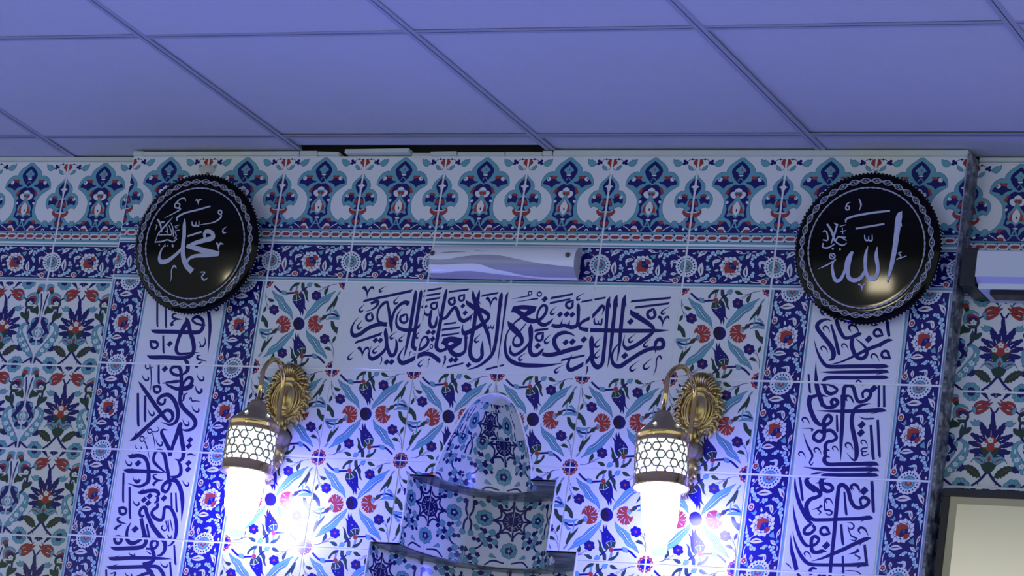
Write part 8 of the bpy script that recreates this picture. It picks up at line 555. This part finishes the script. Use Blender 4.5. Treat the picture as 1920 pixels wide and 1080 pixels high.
# ================================================================== brass wall lamps
def sconce(xp, zp, lx, ly, tilt, label, lit_rim):
    t = thing('wall_lamp', label, 'lamp', (xp, 0, zp), 'brass mosque wall lamps')
    G = M['gold']
    # cast back plate
    b = MB(); n = 72; rings = [(1.0, -.001), (1.0, -.0035), (.95, -.008), (.86, -.0095), (.80, -.0085), (.76, -.0105), (.70, -.0125), (.64, -.0105), (.60, -.0095), (.56, -.0125), (.50, -.014), (.45, -.0115), (.42, -.011), (.30, -.0165), (.15, -.0195), (0, -.0205)]
    vs = []; fs = []
    for r, y in rings:
        for i in range(n):
            a = 2 * PI * i / n; lob = 1 + .055 * r ** 3 * math.cos(9 * a + PI / 2) + (.03 * r ** 4 * math.cos(23 * a)); vs.append((.0475 * r * lob * math.cos(a), y, .0640 * r * lob * math.sin(a)))
    for j in range(len(rings) - 1):
        for i in range(n): k = (i + 1) % n; fs.append((j * n + i, j * n + k, (j + 1) * n + k, (j + 1) * n + i))
    b.add(vs, fs, G, True); obj('back_plate', b, t)
    b = MB()
    for i in range(15):
        a = PI / 2 + (i - 7) * .175; x, z = math.cos(a), math.sin(a)
        b.tube([(.020 * x, -.012, .026 + .020 * z), (.030 * x, -.0165, .028 + .034 * z), (.037 * x, -.0145, .029 + .044 * z), (.039 * x, -.006, .029 + .047 * z)], [.0014, .0028, .0041, .0028], G, 7)
    obj('shell_crest', b, t)
    for sg in (-1, 1):
        b = MB()
        for k in range(9):
            a = -.95 + k * .235; x, z = sg * .0445 * math.cos(a), .060 * math.sin(a) - .004; q = .0105 + .002 * math.sin(k * 2.1)
            pts = []
            for i in range(9):
                f = i / 8; an = a * 1.0 + f * 4.2; rr = q * (1 - .75 * f); pts.append((x + sg * rr * math.cos(an), -.008 - .006 * f, z + rr * math.sin(an)))
            b.tube(pts, [.0048 * (1 - .55 * i / 8) for i in range(9)], G, 6); b.ball(pts[-1], .0038, G, seg=8)
        for k in range(3):
            b.tube([(sg * (.016 + .006 * k), -.019 + .002 * k, .036 - .004 * k), (sg * (.028 + .007 * k), -.017 + .002 * k, .030 - .006 * k), (sg * (.034 + .006 * k), -.012, .014 - .008 * k)], [.0012, .0030, .0010], G, 6)
        for k in range(3):
            b.tube([(sg * (.0205 + .0068 * k) * math.cos(a), -.0165 + .0022 * k, (.041 - .003 * k) * math.sin(a) - .004) for a in [-1.15 + 2.3 * i / 12 for i in range(13)]], [.0010 + .0018 * math.sin(PI * i / 12) for i in range(13)], G, 7)
        obj('side_scroll', b, t)
    b = MB()
    for (x, z, r, sx, rot) in ((0, -.058, .011, .8, 0), (-.014, -.052, .009, .7, .7), (.014, -.052, .009, .7, -.7), (-.023, -.046, .007, .6, 1.1), (.023, -.046, .007, .6, -1.1), (-.007, -.070, .007, .7, .3), (.008, -.071, .007, .7, -.3), (0, -.079, .006, .8, 0)):
        b.ball((x, -.012, z), r, G, (sx, .9, 1.35), rot, 10)
    for sg in (-1, 1): b.tube([(sg * .004, -.016, -.046), (sg * .014, -.019, -.056), (sg * .010, -.016, -.067), (sg * .003, -.015, -.064)], [.002, .003, .0024, .0015], G, 6)
    obj('acanthus_drop', b, t)
    # bracket and curled leaf
    b = MB(); b.lathe([(.0, -.058), (.010, -.058), (.0125, -.054), (.013, -.040), (.019, -.034), (.0205, -.024), (.0185, -.016), (.0215, -.010), (.0225, -.003), (.012, -.001)], M['cap'], 28, c=(0, 0, -.094), ax='y'); obj('bracket', b, t)
    b = MB(); pts = [(0, -.020, -.110), (.003, -.012, -.125), (.004, -.010, -.142), (0, -.018, -.158), (-.003, -.030, -.172), (-.002, -.036, -.186), (.001, -.030, -.197), (.003, -.021, -.195), (.002, -.019, -.187)]
    b.tube(pts, [.010, .012, .0125, .012, .011, .010, .0085, .006, .003], G, 10)
    for k, (x, y, z) in enumerate(pts[1:6]):
        for sg in (-1, 1): b.ball((x + sg * (.010 - .001 * k), y - .004, z - .003), .0062, G, (.8, .9, 1.3), sg * .6, 8)
    obj('curled_leaf', b, t)
    # swan-neck arm
    ox, oy = lx - xp, ly; za = -.113 - zp
    P = [(0, -.035, -.090), (0, -.0345, -.060), (0, -.0340, -.02), (0, -.034, .015), (ox * .1, -.037, .034), (ox * .3, oy * .42, .055), (ox * .55, oy * .62, .0645), (ox * .8, oy * .84, .052), (ox, oy, .025), (ox, oy, -.005), (ox, oy, za + .004)]
    P = [tuple(q) for q in spline([list(q) for q in P], False, .004)]
    b = MB(); b.tube(P, .0052, M['brass'], 12); obj('arm', b, t)
    # lantern: everything below hangs from `hang`
    T_ = Matrix.Translation((ox, oy, za)) @ Matrix.Rotation(tilt, 4, 'Y')
    def hung(name, mb, parent=None):
        mb.v = [tuple(T_ @ Vector(q)) for q in mb.v]; return obj(name, mb, parent or t)
    b = MB(); b.lathe([(0, .001), (.014, .0005), (.0175, -.004), (.0195, -.012), (.0235, -.019), (.033, -.029), (.044, -.040), (.0515, -.047), (.0545, -.051), (.0520, -.0515), (.040, -.042)], M['cap'], 48)
    cap = hung('cap', b)
    for i in range(5):
        a = 2 * PI * i / 5 - 1.60; d = []; r0, z0 = .0400, -.0352
        for du, dv in ((0, .0062), (.0044, 0), (0, -.0062), (-.0044, 0)): r = r0 + .0012 - dv * .72; d.append(((r) * math.cos(a + du / r0), r * math.sin(a + du / r0), z0 + dv * .68 + .0009))
        q = MB(); q.add(d, [(0, 1, 2, 3)], M['glow_in']); q.add([(x * 1.004, y * 1.004, z + .0003) for x, y, z in d], [(0, 1, 2, 3)], M['glow_in']); hung('light_hole', q, cap)
    b = MB(); b.lathe([(.0535, -.050), (.0558, -.0505), (.0560, -.054), (.0552, -.055), (.0552, -.068), (.0560, -.069), (.0545, -.070)], M['brass'], 64); ring_ = hung('upper_ring', b)
    q = MB()
    for i in range(72): a = 2 * PI * i / 72; q.ball((.0560 * math.cos(a), .0560 * math.sin(a), -.0515), .0011, M['brass'], seg=6)
    hung('beading', q, ring_)['kind'] = 'stuff'
    b = MB(); b.lathe([(.0545, -.139), (.0560, -.1395), (.0562, -.142), (.0560, -.157), (.0585, -.1595), (.0590, -.162), (.0570, -.163), (.0540, -.160)], M['brass'], 64); hung('lower_ring', b)
    b = MB(); NC = 12; Rl = .0546; a_ = 2 * PI * Rl / NC / .866
    def cyl(u, z): return (Rl * math.cos(u / Rl), Rl * math.sin(u / Rl), z)
    for c in range(NC):
        for r in range(-1, 3):
            u0 = c * 2 * PI * Rl / NC; z0 = -.0868 - (r + (.5 if c % 2 else 0)) * a_; st = []
            for k in range(12):
                an = k * PI / 6 + PI / 2; rr = a_ / 2 if k % 2 == 0 else a_ / 2 * .60
                st.append((u0 + rr * math.cos(an), z0 + rr * math.sin(an)))
            for (p, q_) in zip(st, st[1:] + st[:1]):
                c_ = half(half([p, q_, q_], 0, 1, -.069), 0, -1, .140)
                if len(c_) < 2: continue
                e0, e1 = c_[0], max(c_, key=lambda z: (z[0] - c_[0][0]) ** 2 + (z[1] - c_[0][1]) ** 2)
                if math.hypot(e0[0] - e1[0], e0[1] - e1[1]) < 1e-4: continue
                b.tube([cyl(*e0), cyl((e0[0] + e1[0]) / 2, (e0[1] + e1[1]) / 2), cyl(*e1)], .0016, M['cap'], 5)
    hung('star_lattice', b)
    b = MB(); b.lathe([(.0515, -.069), (.0515, -.139)], M['glow_in'], 48); hung('glass_sleeve', b)
    b = MB(); b.lathe([(.0545, -.1600), (.0546, -.1615), (.0408, -.1622)], M['glow_dim' if lit_rim else 'cap'], 48); hung('gallery_plate', b)
    b = MB(); b.lathe([(.0404, -.1600), (.0405, -.1650), (.0400, -.185), (.0390, -.205), (.0368, -.228), (.0328, -.247), (.0262, -.262), (.0195, -.270), (.0175, -.274)], M['glow_dim' if lit_rim else 'glow'], 48); bulb = hung('glass_bulb', b)
    b = MB(); b.lathe([(.0178, -.2735), (.0172, -.285), (.0168, -.297), (.012, -.300), (0, -.301)], M['glow_tip'], 32); hung('bulb_tip', b, bulb)
    return t
sconce(-.0964, -.0700, -.0964, -.131, 0., 'lit brass wall lamp with star lattice, below the left edge of the calligraphy panel', False)
sconce(.8768, -.0650, .860, -.150, -.105, 'lit brass wall lamp with star lattice, below the right edge of the calligraphy panel', True)

# ================================================================== wave glass fitting
t = thing('wave_glass_light', 'unlit half round glass wall light with grey wave bands over the panel', 'light', (.391, 0, .243))
X0, X1 = -.178, .176
def prof(s):                      # s = 0 top edge at the wall, 1 bottom edge at the wall
    a = PI * (.04 + .92 * s); return (-.006 - .048 * math.sin(a) ** .8, .037 * math.cos(a))
WAVE = ([(0, 0), (1, 0)], [(0, .42), (.06, .47), (.15, .46), (.26, .385), (.37, .335), (.5, .345), (.62, .43), (.75, .52), (.87, .575), (1, .62)],
        [(0, .60), (.12, .605), (.21, .58), (.31, .565), (.38, .585), (.46, .69), (.56, .76), (.65, .84), (.75, .875), (.87, .88), (1, .88)],
        [(0, .81), (.12, .81), (.2, .77), (.31, .755), (.4, .79), (.5, .83), (.62, .87), (.75, .92), (.87, .935), (1, .94)], [(0, 1), (1, 1)])
WC = [spline([list(q) for q in c], False, .012) for c in WAVE]
def drop(s_): y, z = prof(s_); return (-830 * z + 218 * y + 41) / 72      # how far down the shade a point lies
def wv(x, k):
    u = min(.9999, max(0., (x - X0) / (X1 - X0)))
    if k in (0, 4): return (0., 1.)[k == 4]
    c = WC[k]; f = next(p[1] + (q[1] - p[1]) * (u - p[0]) / max(1e-9, q[0] - p[0]) for p, q in zip(c, c[1:]) if p[0] <= u <= q[0] + 1e-9)
    lo, hi = .12, 1.
    for _ in range(24):
        m = (lo + hi) / 2
        if drop(m) < f: lo = m
        else: hi = m
    return lo
b = MB(); NXW = 72
for k in range(4):
    vs = []; fs = []; m_ = M['frost'] if k in (0, 2) else M['band']; NS = 10
    for i in range(NXW + 1):
        x = X0 + (X1 - X0) * i / NXW; u = i / NXW; e = 1 - .35 * max(0, (.04 - u) / .04) ** 2
        for j in range(NS + 1):
            s_ = wv(x, k) + (wv(x, k + 1) - wv(x, k)) * j / NS; y, z = prof(s_); vs.append((x, y * e - (.0006 if k in (0, 2) else 0), z * (.9 + .1 * e)))
    for i in range(NXW):
        for j in range(NS): q = i * (NS + 1) + j; fs.append((q, q + 1, q + NS + 2, q + NS + 1))
    b.add(vs, fs, m_, True)
vs = [(X0 + .001, prof(j / 16)[0] * .65, prof(j / 16)[1] * .96) for j in range(17)]; b.add(vs, [tuple(range(17))], M['frost'])
obj('glass_shade', b, t)
b = MB(); vs = [(X1 - .002, prof(j / 20)[0] * .97, prof(j / 20)[1] * .97) for j in range(21)]; b.add(vs, [tuple(range(21))], M['band']); obj('end_cap', b, t)
b = MB()
for uu in (.06, .24, .40):                                            # short grey streaks in the upper frosted field
    pass
for (xa, xb, sa, am, th) in ((-.152, -.082, .405, -.03, .0026), (-.066, -.030, .33, .02, .0010)):
    vs = []; fs = []; n = 16
    for i in range(n + 1):
        f = i / n; x = xa + (xb - xa) * f; s0 = sa + am * math.sin((f - .2) * 3.0)
        for d in (-1, 1): y, z = prof(s0 + d * th * 9 * math.sin(PI * f) * .6 + d * .002); vs.append((x, y - .0012, z))
    fs = [(2 * i, 2 * i + 1, 2 * i + 3, 2 * i + 2) for i in range(n)]; b.add(vs, fs, M['band'], True)
obj('wave_streak', b, t)
for x in (X0 + .016, X1 - .016):
    b = MB(); y, z = prof(.42); b.lathe([(.0, -.005), (.003, -.005), (.0042, -.003), (.0045, .001)], M['screw'], 16, c=(x, y - .0005, z), ax='y'); b.lathe([(.0045, -.001), (.0062, -.002), (.0066, .001)], M['band'], 16, c=(x, y - .0005, z), ax='y'); obj('screw', b, t)

# ================================================================== roller screen case and framed screen
t = thing('roller_screen', 'white roller screen case with black end cap on the recessed right wall', 'screen case', (1.44, .05, .23))
b = MB(); b.box((-.010, -.108, -.034), (.022, 0, .047), M['blackp'], .002); obj('end_cap', b, t)
b = MB(); vs = []
pr = [(-.108, .043), (-.111, .040), (-.111, -.012), (-.108, -.018)]
def extr(mb, pr, x0, x1, m):
    n = len(pr); mb.add([(x0, y, z) for y, z in pr] + [(x1, y, z) for y, z in pr], [(i, (i + 1) % n, n + (i + 1) % n, n + i) for i in range(n)] + [tuple(range(n))[::-1], tuple(range(n, 2 * n))], m)
extr(b, [(0, .043), (-.106, .043), (-.111, .039), (-.111, -.015), (0, -.015)], .022, 1.6, M['case']); obj('case', b, t)
b = MB(); extr(b, [(0, -.015), (-.111, -.015), (-.099, -.026), (0, -.026)], .024, 1.6, M['case2']); obj('lower_strip', b, t)  # violet light on the underside is put into this strip's colour
b = MB(); extr(b, [(0, -.026), (-.099, -.026), (-.097, -.037), (0, -.037)], .027, 1.6, M['case']); obj('lower_lip', b, t)
b = MB(); extr(b, [(-.055, -.038), (-.094, -.038), (-.096, -.042), (-.093, -.048), (-.055, -.048)], .052, 1.6, M['blackp']); obj('bottom_bar', b, t)
t = thing('framed_screen', 'black framed lit cream screen on the recessed right wall', 'screen', (1.4185, .05, -.208))
b = MB(); Wd, Hd = 1.1, .62
for a, q in (((0, -.034, -Hd + .0165), (.0165, 0, -.0165)), ((Wd - .0165, -.034, -Hd + .0165), (Wd, 0, -.0165)), ((0, -.034, -.0165), (Wd, 0, 0)), ((0, -.034, -Hd), (Wd, 0, -Hd + .0165))): b.box(a, q, M['blackp'], .0015)
obj('frame', b, t)
b = MB(); b.box((.014, -.030, -Hd + .014), (Wd - .014, -.004, -.014), M['mat']); obj('margin', b, t)
b = MB(); b.box((.0325, -.0306, -Hd + .032), (Wd - .0325, -.028, -.0315), M['screen']); obj('display', b, t)

# stand everything on the floor at z = 0
for o in bpy.data.objects:
    if o.parent is None and o.type != 'CAMERA': o.location.z += Z0
